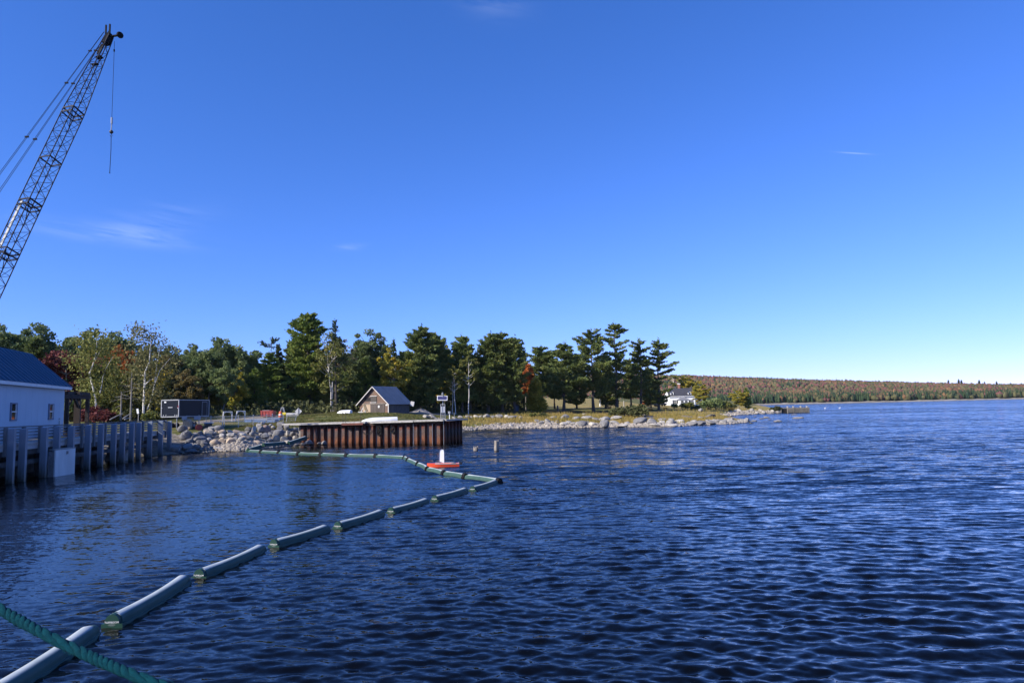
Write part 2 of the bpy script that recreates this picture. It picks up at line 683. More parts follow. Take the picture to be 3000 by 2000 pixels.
ctrl = []
for px, py, d in ((640, 1246, 86), (780, 1243, 88), (870, 1238, 92), (560, 1262, 79), (640, 1258, 83), (760, 1254, 85), (850, 1243, 86), (545, 1250, 82),
                  (580, 1246, 84), (520, 1250, 82), (680, 1228, 100), (740, 1224, 101), (900, 1214, 108), (820, 1216, 106), (1000, 1214, 116), (1100, 1210, 128),
                  (1230, 1207, 140), (1350, 1203, 164), (1400, 1222, 151), (1460, 1203, 166), (1530, 1207, 168), (1540, 1222, 152), (300, 1240, 96),
                  (200, 1240, 90), (420, 1238, 97), (1652, 1208, 175), (1700, 1226, 142), (1990, 1226, 150), (1990, 1211, 174), (1990, 1200, 200), (2000, 1188, 262),
                  (2160, 1209, 205), (2170, 1196, 300), (1700, 1191, 225), (1850, 1189, 225), (1600, 1200, 190), (1780, 1208, 178), (1900, 1205, 185),
                  (1750, 1218, 160), (1870, 1217, 160), (1620, 1227, 142), (2080, 1219, 168), (2100, 1208, 195), (1750, 1239, 127), (1900, 1239, 128), (2060, 1234, 136), (1500, 1238, 136),
                  (1400, 1238, 137), (2230, 1200, 262), (2280, 1203, 225)):
    p = P(px, py, d)
    ctrl.append((p.x, p.y, p.z))
# the fill behind the sheet pile wall, the bank above it
for f in (0.05, 0.3, 0.6, 0.95):
    q = WALL_A.lerp(WALL_B, f)
    ctrl += [(q.x + 0.6, q.y + 1.5, 2.36 + 0.16 * f), (q.x + 1.6, q.y + 5.0, 2.45 + 0.16 * f)]
ctrl += [(-7.5, 83, 2.45), (-8.5, 95, 2.4), (-9.5, 112, 1.9), (-12, 122, 2.6), (-14, 108, 3.3), (-16, 100, 3.2), (-20, 97, 3.2)]
ctrl += [(-70, 150, 3.6), (-30, 160, 3.7), (-10, 200, 3.9), (-100, 200, 5.5), (-40, 260, 6), (30, 300, 5.0), (-150, 120, 4), (-60, 60, 2.6), (-60, 20, 2.4),
         (0, 420, 9), (-150, 420, 14), (120, 480, 6), (-300, 300, 12), (-44, 60, 2.4), (-41, 45, 2.2), (80, 400, 5), (150, 600, 6)]
CP = np.array(ctrl)
_A = np.sqrt(((CP[:, None, :2] - CP[None, :, :2]) ** 2).sum(-1))
_A[np.diag_indices(len(CP))] = -0.35
_n = len(CP)
_K = np.zeros((_n + 3, _n + 3))
_K[:_n, :_n] = _A
_K[:_n, _n] = _K[_n, :_n] = 1
_K[:_n, _n + 1:] = CP[:, :2]
_K[_n + 1:, :_n] = CP[:, :2].T
_w = np.linalg.solve(_K, np.concatenate([CP[:, 2], [0, 0, 0]]))


def ground_np(x, y):
    x, y = np.asarray(x, float), np.asarray(y, float)
    z = np.zeros(x.shape)
    for i in range(_n):
        z += _w[i] * np.sqrt((x - CP[i, 0]) ** 2 + (y - CP[i, 1]) ** 2)
    z += _w[_n] + _w[_n + 1] * x + _w[_n + 2] * y
    d = poly_dist(x, y, SHORE)
    ins = in_poly(x, y, SHORE)
    z = z + (vnoise(x, y, 3.0, 1) - 0.5) * 0.16 + (vnoise(x, y, 9.0, 2) - 0.5) * 0.2
    wall_d = poly_dist(x, y, [tuple(WALL_A[:2]), tuple(WALL_B[:2]), tuple(WALL_C[:2])], False)
    lim = np.where((wall_d < 4.5) & (x > WALL_A[0] + 0.6), 99, 0.04 + d * np.where(y < 95, 0.42, 0.30))
    zi = np.minimum(np.maximum(z, 0.06), lim)
    return np.where(ins, zi, -np.minimum(0.15 + d * 0.35, 4.0))


def ground(x, y):
    return float(ground_np(np.array([x]), np.array([y]))[0])


def hit(px, py, d0=60.0, d1=420.0):
    """the place on the ground seen at a photographed point"""
    r = ray(px, py)
    ds = np.linspace(d0, d1, 900)
    X, Z = r[0] / r[1] * ds, CAM_H + r[2] / r[1] * ds
    G = np.maximum(ground_np(X, ds), 0.0)
    k = np.nonzero(Z <= G)[0]
    if len(k) == 0:
        return None
    i = k[0]
    return Vector((X[i], ds[i], G[i]))


def grid_mesh(name, xs, ys):
    xg, yg = np.meshgrid(xs, ys, indexing='ij')
    z = ground_np(xg, yg)
    a, b = xg.shape
    idx = np.arange(a * b).reshape(a, b)
    q = np.stack([idx[:-1, :-1], idx[1:, :-1], idx[1:, 1:], idx[:-1, 1:]], -1).reshape(-1, 4)
    # behind the sheet piles the fill stops at the steel
    return np_mesh(name, np.stack([xg, yg, z], -1).reshape(-1, 3), q), xg, yg, z


def ground_material():
    m, nt, b = new_mat('ground')
    L = nt.links
    b.inputs['Roughness'].default_value = 0.95
    b.inputs['Specular IOR Level'].default_value = 0.1
    geo = node(nt, 'ShaderNodeNewGeometry')
    pos = geo.outputs['Position']
    at = node(nt, 'ShaderNodeAttribute', attribute_name='cover')
    sp = node(nt, 'ShaderNodeSeparateColor')
    L.new(at.outputs['Color'], sp.inputs[0])
    n1 = noise(nt, pos, 0.35, 5, 0.65)
    n2 = noise(nt, pos, 2.5, 5, 0.7)
    green = ramp(nt, n1.outputs['Fac'], [(0.3, (0.050, 0.066, 0.018)), (0.5, (0.105, 0.110, 0.034)), (0.66, (0.20, 0.155, 0.065))])
    straw = ramp(nt, n1.outputs['Fac'], [(0.36, (0.13, 0.145, 0.040)), (0.5, (0.27, 0.205, 0.072)), (0.66, (0.34, 0.245, 0.10))])
    stone = ramp(nt, n2.outputs['Fac'], [(0.35, (0.12, 0.105, 0.085)), (0.65, (0.34, 0.30, 0.24))])
    dirt = ramp(nt, n2.outputs['Fac'], [(0.35, (0.035, 0.026, 0.016)), (0.65, (0.085, 0.065, 0.035))])

    def mix(f, a, c):
        mx = node(nt, 'ShaderNodeMixRGB')
        L.new(f, mx.inputs[0])
        L.new(a, mx.inputs[1])
        L.new(c, mx.inputs[2])
        return mx.outputs[0]

    def sharp(ch):
        s = node(nt, 'ShaderNodeMath', operation='ADD')
        L.new(ch, s.inputs[0])
        k = node(nt, 'ShaderNodeMath', operation='MULTIPLY_ADD')
        L.new(n2.outputs['Fac'], k.inputs[0])
        k.inputs[1].default_value = 0.7
        k.inputs[2].default_value = -0.35
        L.new(k.outputs[0], s.inputs[1])
        r = node(nt, 'ShaderNodeMapRange')
        r.inputs['From Min'].default_value = 0.35
        r.inputs['From Max'].default_value = 0.65
        L.new(s.outputs[0], r.inputs['Value'])
        return r.outputs[0]
    c = mix(sharp(sp.outputs[0]), green, straw)
    c = mix(sharp(sp.outputs[1]), c, stone)
    c = mix(sharp(sp.outputs[2]), c, dirt)
    L.new(c, b.inputs['Base Color'])
    bn = node(nt, 'ShaderNodeBump')
    bn.inputs['Strength'].default_value = 0.7
    bn.inputs['Distance'].default_value = 0.12
    n3 = noise(nt, pos, 5.0, 6, 0.75)
    L.new(n3.outputs['Fac'], bn.inputs['Height'])
    L.new(bn.outputs[0], b.inputs['Normal'])
    return m


g_me, gx, gy, gz = grid_mesh('ground', np.concatenate([np.linspace(-480, -90, 40), np.arange(-88, 115, 0.9), np.linspace(117, 240, 30)]),
                             np.concatenate([np.arange(-4, 60, 3.0), np.arange(60, 232, 0.9), np.linspace(234, 690, 60)]))
gd = poly_dist(gx, gy, SHORE)
marsh = ((gx > -9) & (gy > 112) & (gz < 1.75)) * 1.0                       # golden shore grass
marsh = np.maximum(marsh, ((gx < -24) & (gy < 92) & (gz > 1.0)) * 0.36)
marsh = np.maximum(marsh, ((gy > 205) & (gx > 2) & (gx < 60)) * 0.75)
marsh = np.maximum(marsh, ((gy > 105) & (gx < -9)) * 0.18)
stonec = ((gd < np.where(gy > 110, 1.6, 4.4)) & (gz > -3)) * 1.0
stonec = np.maximum(stonec, ((poly_dist(gx, gy, [tuple(WALL_A[:2]), tuple(WALL_B[:2])], False) < 3.0)) * 0.7)
road_line = [tuple(P(*q)[:2]) for q in ((560, 1240, 90), (660, 1229, 99), (740, 1224, 102), (860, 1213.5, 108), (1000, 1213, 117), (1090, 1209.5, 126))]
yard = np.maximum((poly_dist(gx, gy, road_line, False) < 2.6) * 1.0, (poly_dist(gx, gy, [tuple(P(*q)[:2]) for q in ((1215, 1205, 138), (1300, 1204, 150))], False) < 2.4) * 1.0)
stonec = np.maximum(stonec, yard)
dirtc = ((gy > 112 + 0.0 * gx) & (gx < -14) & (gz > 3.4)) * 0.9
dirtc = np.maximum(dirtc, ((gy > 172) & (gy < 186) & (gx > 5) & (gx < 42)) * 0.55)
dirtc = np.maximum(dirtc, ((gy > 190) & (gx < 8)) * 1.0)
cover = np.stack([marsh, stonec, dirtc, np.ones_like(marsh)], -1).astype(np.float32)
ca = g_me.color_attributes.new('cover', 'FLOAT_COLOR', 'POINT')
ca.data.foreach_set('color', cover.reshape(-1))
g_me.polygons.foreach_set('use_smooth', [True] * len(g_me.polygons))
g_me.materials.append(ground_material())
structure('ground', g_me)

# ------------------------------------------------------------------ the far shore: a wooded hill
hill_ctrl = [(-1400, 40), (0, 60), (364, 59), (540, 50), (742, 36), (1012, 22), (1300, 19), (2600, 18)]
FAR_A, FAR_B = Pz(2215, 1186.5), Pz(3000, 1168.3)


def far_shore_y(x):
    return np.interp(x, [-1500, FAR_A.x - 60, FAR_A.x, FAR_B.x, FAR_B.x + 300, 2600], [560, FAR_A.y - 10, FAR_A.y, FAR_B.y, 760, 700])


def hill_np(x, y):
    t = (y - far_shore_y(x)) / 760.0
    top = np.interp(x, [c[0] for c in hill_ctrl], [c[1] for c in hill_ctrl])
    prof = smooth01(t * 0.92 + 0.02) * 0.9 + 0.10 * np.clip(t, 0, 1)
    z = top * prof * 0.94 + 1.0 * np.clip(t * 60, 0, 1)
    z = z + (vnoise(x, y, 120, 5) - 0.5) * 9 * smooth01(t * 2.2) * (1 - 0.6 * smooth01(t * 1.4 - 0.4))
    return np.where(t < 0, -1.5, z)


hx = np.linspace(-900, 2300, 160)
hy = np.linspace(0, 1, 40)
hX, hT = np.meshgrid(hx, hy, indexing='ij')
hY = far_shore_y(hX) - 6 + hT * 1300
hZ = hill_np(hX, hY)
hidx = np.arange(hX.size).reshape(hX.shape)
hill_me = np_mesh('hill', np.stack([hX, hY, hZ], -1).reshape(-1, 3),
                  np.stack([hidx[:-1, :-1], hidx[1:, :-1], hidx[1:, 1:], hidx[:-1, 1:]], -1).reshape(-1, 4))
hill_me.materials.append(mat('hill floor', (0.05, 0.045, 0.025), (0.10, 0.07, 0.035), 0.05, 0.95))
structure('hill', hill_me)

# its pale stony beach line
bx = np.linspace(FAR_A.x - 140, FAR_B.x + 250, 160)
by = far_shore_y(bx)
bv = np.concatenate([np.stack([bx, by - 5.0 - 2 * vnoise(bx, by, 14, 3), np.full_like(bx, 0.02)], -1), np.stack([bx, by + 6, 1.25 + 0.7 * vnoise(bx, by, 9, 8)], -1)])
nb = len(bx)
beach_me = np_mesh('far_beach', bv, np.array([(i, i + 1, nb + i + 1, nb + i) for i in range(nb - 1)]))
beach_me.materials.append(mat('far beach stones', (0.34, 0.31, 0.26), (0.16, 0.14, 0.11), 0.12, 0.9))
structure('far_beach', beach_me)

# the hill's wood: thousands of crowns, one mass
ico_v = np.array([(0, 0, 1), (.894, 0, .447), (.276, .851, .447), (-.724, .526, .447), (-.724, -.526, .447), (.276, -.851, .447),
                  (.724, .526, -.447), (-.276, .851, -.447), (-.894, 0, -.447), (-.276, -.851, -.447), (.724, -.526, -.447), (0, 0, -1)])
ico_f = np.array([(0, 1, 2), (0, 2, 3), (0, 3, 4), (0, 4, 5), (0, 5, 1), (1, 6, 2), (2, 7, 3), (3, 8, 4), (4, 9, 5), (5, 10, 1),
                  (2, 6, 7), (3, 7, 8), (4, 8, 9), (5, 9, 10), (1, 10, 6), (11, 7, 6), (11, 8, 7), (11, 9, 8), (11, 10, 9), (11, 6, 10)])


def far_crowns():
    r = np.random.default_rng(3)
    N = 42000
    # candidates, thinned out of sight left behind the near wood
    x = r.uniform(-250, 1650, N)
    t = np.concatenate([r.random(N - 5000) ** 1.15, r.random(5000) * 0.02])
    y = far_shore_y(x) + 4 + t * 800
    z = hill_np(x, y)
    patch = vnoise(x, y, 70, 21) * 0.6 + vnoise(x, y, 28, 22) * 0.4
    conif_p = np.clip(0.62 - 4.2 * t, 0.04, 1) * 1.0 + np.clip((patch - 0.64) * 4, 0, 0.6) + np.clip((x - 1000) / 500, 0, 0.55)
    con = r.random(N) < conif_p
    h = np.where(con, r.uniform(5.5, 11, N), r.uniform(5, 9, N))
    w = np.where(con, r.uniform(1.2, 2.1, N), r.uniform(2.0, 3.7, N))
    pal_d = np.array([(0.19, 0.092, 0.055), (0.175, 0.080, 0.060), (0.20, 0.115, 0.058), (0.14, 0.105, 0.052), (0.105, 0.100, 0.045), (0.16, 0.070, 0.060), (0.09, 0.088, 0.042), (0.14, 0.090, 0.060)])
    pal_c = np.array([(0.035, 0.06, 0.03), (0.045, 0.07, 0.032), (0.028, 0.05, 0.028)])
    pick = (vnoise(x, y, 45, 31) * 0.65 + r.random(N) * 0.35)
    warm = np.clip(t * 3.2, 0.0, 1)
    k = np.where(r.random(N) < 0.5 + 0.5 * warm, (pick * 8).astype(int) % 8, np.where(r.random(N) < 0.5, 4, 6))
    colr = np.where(con[:, None], pal_c[r.integers(0, 3, N)], pal_d[k])
    colr = colr * r.uniform(0.8, 1.2, (N, 1))
    base = ico_v[None] * (1 + r.normal(0, 0.20, (N, 12, 1)))
    V = base * np.stack([w, w, np.where(con, h * 0.52, h * 0.46)], -1)[:, None, :]
    # conifers taper to a point
    taper = np.where(con[:, None], np.clip(0.95 - 0.85 * (base[..., 2] * 0.5 + 0.5), 0.1, 1) * 1.25, 1.0)
    V[..., 0] *= taper
    V[..., 1] *= taper
    V = V + np.stack([x, y, z + h * 0.52], -1)[:, None, :]
    F = ico_f[None] + (np.arange(N) * 12)[:, None, None]
    me = np_mesh('far_forest', V.reshape(-1, 3), F.reshape(-1, 3))
    c = np.repeat(np.concatenate([colr, np.ones((N, 1))], 1).astype(np.float32), 12, 0)
    a = me.color_attributes.new('leaf', 'FLOAT_COLOR', 'POINT')
    a.data.foreach_set('color', c.reshape(-1))
    m, nt, b = new_mat('far crowns')
    at = node(nt, 'ShaderNodeAttribute', attribute_name='leaf')
    geo = node(nt, 'ShaderNodeNewGeometry')
    n = noise(nt, geo.outputs['Position'], 0.55, 4, 0.7)
    mr = node(nt, 'ShaderNodeMapRange')
    mr.inputs['From Min'].default_value = 0.3
    mr.inputs['From Max'].default_value = 0.7
    mr.inputs['To Min'].default_value = 0.55
    mr.inputs['To Max'].default_value = 1.4
    nt.links.new(n.outputs['Fac'], mr.inputs['Value'])
    hs = node(nt, 'ShaderNodeHueSaturation')
    nt.links.new(mr.outputs[0], hs.inputs['Value'])
    nt.links.new(at.outputs['Color'], hs.inputs['Color'])
    nt.links.new(hs.outputs[0], b.inputs['Base Color'])
    b.inputs['Roughness'].default_value = 0.9
    b.inputs['Specular IOR Level'].default_value = 0.1
    bn = node(nt, 'ShaderNodeBump')
    bn.inputs['Strength'].default_value = 1.0
    bn.inputs['Distance'].default_value = 1.2
    nt.links.new(n.outputs['Fac'], bn.inputs['Height'])
    nt.links.new(bn.outputs[0], b.inputs['Normal'])
    me.materials.append(m)
    o = link('far_forest', me)
    o['kind'] = 'stuff'
    o['label'] = 'autumn wood of rust, red and dark green crowns covering the hill across the lake'


far_crowns()


# ------------------------------------------------------------------ trees
BARK = {
    'pine': mat('pine bark', (0.050, 0.040, 0.032), (0.11, 0.09, 0.075), 6, 0.95, (1, 1, 0.25), 0.5),
    'birch': mat('birch bark', (0.66, 0.62, 0.55), (0.10, 0.09, 0.08), 5.0, 0.7, (1, 1, 3.0), 0.2, lo=0.55, hi=0.68),
    'grey': mat('grey bark', (0.12, 0.11, 0.095), (0.22, 0.20, 0.17), 6, 0.95, (1, 1, 0.25), 0.4),
    'dead': mat('dead wood', (0.20, 0.185, 0.165), (0.34, 0.32, 0.29), 6, 0.9, (1, 1, 0.3)),
}
LEAF = {
    'pine': foliage('pine needles', [(0.053, 0.091, 0.030), (0.140, 0.184, 0.051), (0.294, 0.287, 0.083)], 0.36, 0.45),
    'pine_light': foliage('light pine needles', [(0.070, 0.128, 0.028), (0.179, 0.243, 0.049), (0.320, 0.326, 0.072)], 0.36, 0.4),
    'spruce': foliage('spruce needles', [(0.028, 0.052, 0.028), (0.052, 0.080, 0.038), (0.10, 0.115, 0.05)], 0.36, 0.5),
    'oak': foliage('green leaves', [(0.062, 0.104, 0.041), (0.151, 0.200, 0.071), (0.275, 0.296, 0.110)], 0.36, 0.5),
    'olive': foliage('olive leaves', [(0.077, 0.099, 0.024), (0.165, 0.176, 0.042), (0.286, 0.237, 0.061)], 0.3, 0.6),
    'yellow': foliage('yellow green leaves', [(0.146, 0.176, 0.026), (0.322, 0.292, 0.043), (0.584, 0.408, 0.058)], 0.3, 0.5),
    'red': foliage('crimson leaves', [(0.085, 0.022, 0.020), (0.170, 0.044, 0.040), (0.25, 0.095, 0.068)], 0.25, 0.9),
    'orange': foliage('orange leaves', [(0.232, 0.080, 0.023), (0.478, 0.145, 0.038), (0.609, 0.232, 0.058)], 0.3, 0.8),
    'rust': foliage('rusty leaves', [(0.085, 0.078, 0.028), (0.150, 0.118, 0.040), (0.21, 0.140, 0.050)], 0.3, 0.7),
    'twig': foliage('thin brown leaves', [(0.116, 0.087, 0.051), (0.196, 0.145, 0.080), (0.261, 0.181, 0.087)], 0.3, 0.7),
    'birch': foliage('thin birch leaves', [(0.092, 0.103, 0.037), (0.172, 0.167, 0.060), (0.253, 0.201, 0.081)], 0.3, 0.7),
    'shrub': foliage('grey green leaves', [(0.040, 0.050, 0.018), (0.085, 0.095, 0.032), (0.14, 0.135, 0.05)], 0.25, 1.1),
}


def unit(v):
    return v / (np.linalg.norm(v, axis=-1, keepdims=True) + 1e-9)


def leaf_quads(r, centres, size, aspect=1.0, along=None, up_bias=0.0):
    """one small leaf-cluster face per centre; 'along' gives the long direction"""
    n = len(centres)
    a = unit(r.normal(size=(n, 3))) if along is None else unit(along + r.normal(size=(n, 3)) * 0.45)
    nrm = unit(r.normal(size=(n, 3)) + np.array([0, 0, up_bias]))
    b = unit(np.cross(nrm, a))
    s = size * r.uniform(0.6, 1.35, (n, 1)) if np.isscalar(size) else size[:, None] * r.uniform(0.6, 1.35, (n, 1))
    a, b = a * s * 0.5 * aspect, b * s * 0.5
    k1, k2 = r.uniform(0.55, 1.1, (n, 1)), r.uniform(0.3, 1.0, (n, 1))
    V = np.stack([centres - a - b * k2, centres + a * k1 - b * 0.45, centres + a + b * k2, centres - a * 0.6 + b], 1)
    return V


def quads_mesh(name, V, material):
    n = len(V)
    me = np_mesh(name, V.reshape(-1, 3), np.arange(n * 4).reshape(n, 4))
    me.materials.append(material)
    return me


def trunk_path(r, h, lean=0.02, n=7, wob=0.015):
    p = [Vector((0, 0, -0.4))]
    dx, dy = r.normal(0, lean), r.normal(0, lean)
    for i in range(1, n):
        t = i / (n - 1)
        p.append(Vector((dx * h * t + r.normal(0, wob * h * 0.3), dy * h * t + r.normal(0, wob * h * 0.3), h * t)))
    return p


def at_height(path, z):
    for a, b in zip(path[:-1], path[1:]):
        if a.z <= z <= b.z:
            return a.lerp(b, (z - a.z) / max(b.z - a.z, 1e-6))
    return path[-1].copy()


def conifer(name, h, prof, seed, leaf='pine', gap=0.75, first=0.12, dens=1.0, droop=-0.10, tip_up=0.35, qs=0.33, keep=1.0, trunk_r=None, extra=(), bark='pine', flat=0.24, per=(4, 7), clump=1.0, lean=0.02):
    """prof(t): reach of the branches at relative height t; extra: (t, azimuth, reach) single long limbs"""
    r = np.random.default_rng(seed)
    path = trunk_path(r, h * 0.985, lean)
    tr = trunk_r or h * 0.017
    tb = MB().tube(path, [tr * (1 - 0.88 * i / (len(path) - 1)) * (1.35 if i == 0 else 1) for i in range(len(path))], 8)
    cl, al = [], []
    limbs = []
    z = h * first
    while z < h * 0.97:
        t = z / h
        for k in range(r.integers(*per)):
            az = r.random() * 6.283
            reach = prof(t) * r.uniform(0.62, 1.15)
            if r.random() > keep and reach > 1.0:
                continue
            limbs.append((z + r.normal(0, 0.2), az, reach))
        z += gap * r.uniform(0.7, 1.3) * (0.55 + 0.6 * (1 - t))
    limbs += [(t * h, az, reach) for t, az, reach in extra]
    for z, az, reach in limbs:
        o = at_height(path, z)
        d = Vector((math.cos(az), math.sin(az), 0))
        pts = []
        for s in (0, 0.35, 0.7, 1.0):
            pts.append(o + d * (reach * s) + Vector((0, 0, reach * (droop * s + tip_up * s * s))))
        if reach > 1.2:
            tb.tube(pts, [max(0.03, reach * 0.020), reach * 0.014 + 0.02, reach * 0.009 + 0.015, 0.015], 4, False)
        nk = max(2, int(reach * 3.4 * clump))
        for s in np.linspace(0.28 if reach > 1.5 else 0.1, 1.03, nk):
            f = s * 3
            i = min(int(f), 2)
            c = np.array(pts[i].lerp(pts[i + 1], min(f - i, 1.0)))
            spread = (0.12 + 0.26 * s * (1.25 - s)) * (0.7 + reach * 0.32)
            m = int((9 + 12 * spread) * dens)
            off = r.normal(size=(m, 3)) * np.array([spread, spread, spread * flat + 0.05])
            off[:, 2] += 0.10
            cl.append(c + off)
            al.append(np.tile(np.array([d.x * 0.8, d.y * 0.8, 0.45]), (m, 1)) + off * 0.8)
    # leader
    m = int(40 * dens)
    top = np.array(path[-1])
    cl.append(top + r.normal(size=(m, 3)) * np.array([0.25, 0.25, 0.5]) - np.array([0, 0, 0.3]))
    al.append(np.tile(np.array([0, 0, 1.0]), (m, 1)))
    C, A = np.concatenate(cl), np.concatenate(al)
    V = leaf_quads(r, C, qs, 1.7, A)
    return tb.mesh(name + '_trunk', BARK[bark], True), quads_mesh(name + '_crown', V, LEAF[leaf])


def broadleaf(name, h, w, seed, leaf='oak', bark='grey', clumps=84, leaves=150, qs=0.27, crown0=0.28, stems=1, sparse=1.0, thick=0.016, lob=0.5, spread=0.25):
    r = np.random.default_rng(seed)
    tb = MB()
    cl = []
    tips = []
    for s in range(stems):
        path = trunk_path(r, h * r.uniform(0.80, 0.93), 0.03 if stems == 1 else 0.09, 7, 0.03)
        if stems > 1:
            path = [p + Vector((0.25 * math.cos(s * 2.3), 0.25 * math.sin(s * 2.3), 0)) for p in path]
        tr = h * thick * (1 if stems == 1 else 0.75)
        tb.tube(path, [tr * (1 - 0.85 * i / 6) for i in range(7)], 7)
        for k in range(int(9 / stems) + 6):
            z = h * r.uniform(crown0, 0.82)
            o = at_height(path, z)
            az = r.random() * 6.283
            e = math.sqrt(max(0.05, 1 - ((z / h - 0.58) / 0.5) ** 2)) * w * 0.5
            reach = e * r.uniform(0.5, 0.95)
            q = o + Vector((math.cos(az) * reach, math.sin(az) * reach, reach * r.uniform(0.4, 1.0)))
            mid = o.lerp(q, 0.5) + Vector((0, 0, -reach * 0.06))
            tb.tube([o, mid, q], [tr * 0.38, tr * 0.24, 0.02], 5, False)
            tips.append(np.array(q))
        tips.append(np.array(path[-1]))
    # clumps: at the limb ends and on the crown's uneven shell
    mid_ = np.array([0, 0, h * (0.45 + 0.5 * crown0)])
    if stems == 1 and clumps > 50:
        tips = [t_ * f_ + mid_ * (1 - f_) + r.normal(0, 0.03 * w, 3) for t_ in tips for f_ in (0.92, 0.68)]
    for k in range(clumps):
        if k < len(tips):
            c = tips[k]
        else:
            u = unit(r.normal(size=3))
            rad = (r.uniform(0.55, 1.0)) * (1 + lob * (math.sin(3 * math.atan2(u[1], u[0]) + seed) * 0.25 + r.normal(0, 0.12)))
            c = np.array([u[0] * w * 0.5 * rad, u[1] * w * 0.5 * rad, h * (crown0 + 1) / 2 + u[2] * h * (1 - crown0) / 2 * rad * 0.95])
        if c[2] < h * crown0 * 0.7:
            continue
        cr = w * r.uniform(0.07, 0.16) * (0.8 + spread)
        m = int(leaves * r.uniform(0.6, 1.3) * sparse)
        off = r.normal(size=(m, 3))
        off = off / (np.linalg.norm(off, axis=1, keepdims=True) + 0.3) * r.uniform(0.35, 1.15, (m, 1)) ** 0.6
        cl.append(c + off * np.array([cr, cr, cr * 0.75]))
    C = np.concatenate(cl)
    V = leaf_quads(r, C, qs, 1.2, None, 0.5)
    return tb.mesh(name + '_trunk', BARK[bark], True), quads_mesh(name + '_crown', V, LEAF[leaf])


def bush(name, w, h, seed, leaf='shrub', n=1500, qs=0.22):
    r = np.random.default_rng(seed)
    tb = MB()
    cl = []
    for k in range(14):
        az, rr_ = r.random() * 6.283, r.uniform(0.1, 0.42) * w
        top = Vector((math.cos(az) * rr_, math.sin(az) * rr_, h * r.uniform(0.55, 0.95) * (1 - 0.5 * (rr_ / (w * 0.5)) ** 2)))
        tb.tube([(math.cos(az) * 0.12, math.sin(az) * 0.12, -0.2), top * 0.5, top], [0.035, 0.025, 0.01], 4, False)
        m = n // 14
        off = r.normal(size=(m, 3))
        off = off / (np.linalg.norm(off, axis=1, keepdims=True) + 0.2) * r.uniform(0.3, 1.1, (m, 1))
        c = np.array(top) * np.array([1, 1, 0.72])
        cl.append(c + off * np.array([w * 0.2, w * 0.2, h * 0.32]))
    C = np.concatenate(cl)
    C[:, 2] = np.abs(C[:, 2]) + 0.02
    return tb.mesh(name + '_stem', BARK['grey'], True), quads_mesh(name + '_foliage', leaf_quads(r, C, qs, 1.3, None, 0.4), LEAF[leaf])


def tree(kind, meshes, loc, label, cat='tree', group=None, sc=(1, 1, 1), rz=0.0, names=('trunk', 'crown')):
    t = thing(kind, label, cat, loc, rz, group)
    t.scale = sc
    link(names[0], meshes[0], t)
    link(names[1], meshes[1], t)
    return t


def place(kind, meshes, mesh_h, px, top, d, label, group=None, wx=1.0, base=None, rz=None, cat='tree', names=('trunk', 'crown')):
    """stands the tree at distance d where the photograph shows it, as tall as it is there"""
    p = P(px, 1200, d)
    zb = max(ground(p.x, d), 0.0)
    ztop = P(px, top, d).z
    s = (ztop - zb) / mesh_h
    return tree(kind, meshes, (p.x, d, zb), label, cat, group, (s * wx, s * wx, s), random.random() * 6.28 if rz is None else rz, names)


def lin(*pts):
    xs, ys = [p[0] for p in pts], [p[1] for p in pts]
    return lambda t: float(np.interp(t, xs, ys))


# the kinds, each one grown once
WP = lin((0.1, 4.6), (0.3, 5.2), (0.5, 4.6), (0.7, 3.6), (0.85, 2.6), (0.95, 1.4), (1.0, 0.5))
T_pine_a = conifer('pine_a', 20, WP, 101, first=0.10)
T_pine_b = conifer('pine_b', 20, lin((0.1, 3.6), (0.4, 4.4), (0.65, 3.8), (0.85, 2.8), (0.95, 1.8), (1, 0.7)), 102, first=0.16, flat=0.28)
T_pine_c = conifer('pine_c', 18, lin((0.1, 4.2), (0.3, 4.0), (0.6, 3.0), (0.85, 1.8), (1, 0.4)), 103, leaf='pine_light', first=0.06)
T_pine_d = conifer('pine_d', 20, lin((0.1, 2.8), (0.45, 3.9), (0.75, 3.8), (0.9, 2.6), (1, 1.0)), 104, first=0.22, flat=0.35, dens=1.15)
T_spruce = conifer('spruce', 17, lin((0.05, 3.0), (0.4, 2.4), (0.7, 1.5), (0.9, 0.7), (1, 0.15)), 105, leaf='spruce', first=0.05, droop=-0.30, tip_up=0.15, gap=0.6, qs=0.32)
T_oak_a = broadleaf('oak_a', 14, 9, 111)
T_oak_b = broadleaf('oak_b', 15, 7.5, 112, crown0=0.2)
T_oak_c = broadleaf('oak_c', 13, 8, 113, leaf='oak', clumps=80, leaves=150)
T_olive = broadleaf('olive', 12, 7, 114, leaf='olive', bark='grey', crown0=0.15, sparse=0.8)
T_yellow = broadleaf('yellow', 13, 7, 115, leaf='yellow', crown0=0.15)
T_rust = broadleaf('rust', 11, 6.5, 116, leaf='rust', crown0=0.12)
T_red = broadleaf('red', 10, 6.5, 117, leaf='red', crown0=0.12, clumps=60, leaves=120)
T_orange = broadleaf('orange', 11, 6, 118, leaf='orange', crown0=0.2)
T_birch_thin = broadleaf('birch_thin', 14, 4.5, 119, leaf='olive', bark='birch', crown0=0.45, clumps=30, leaves=55, thick=0.009, qs=0.26)
B_grey = bush('grey_bush', 3.2, 2.0, 131)
B_olive = bush('olive_bush', 3.0, 2.2, 132, 'olive')
B_red = bush('red_bush', 3.0, 2.4, 133, 'red')
B_rust = bush('rust_bush', 2.6, 1.4, 134, 'rust')
B_dark = bush('dark_bush', 3.2, 2.6, 135, 'oak')
B_yellow = bush('yellow_bush', 3.0, 2.2, 136, 'yellow')

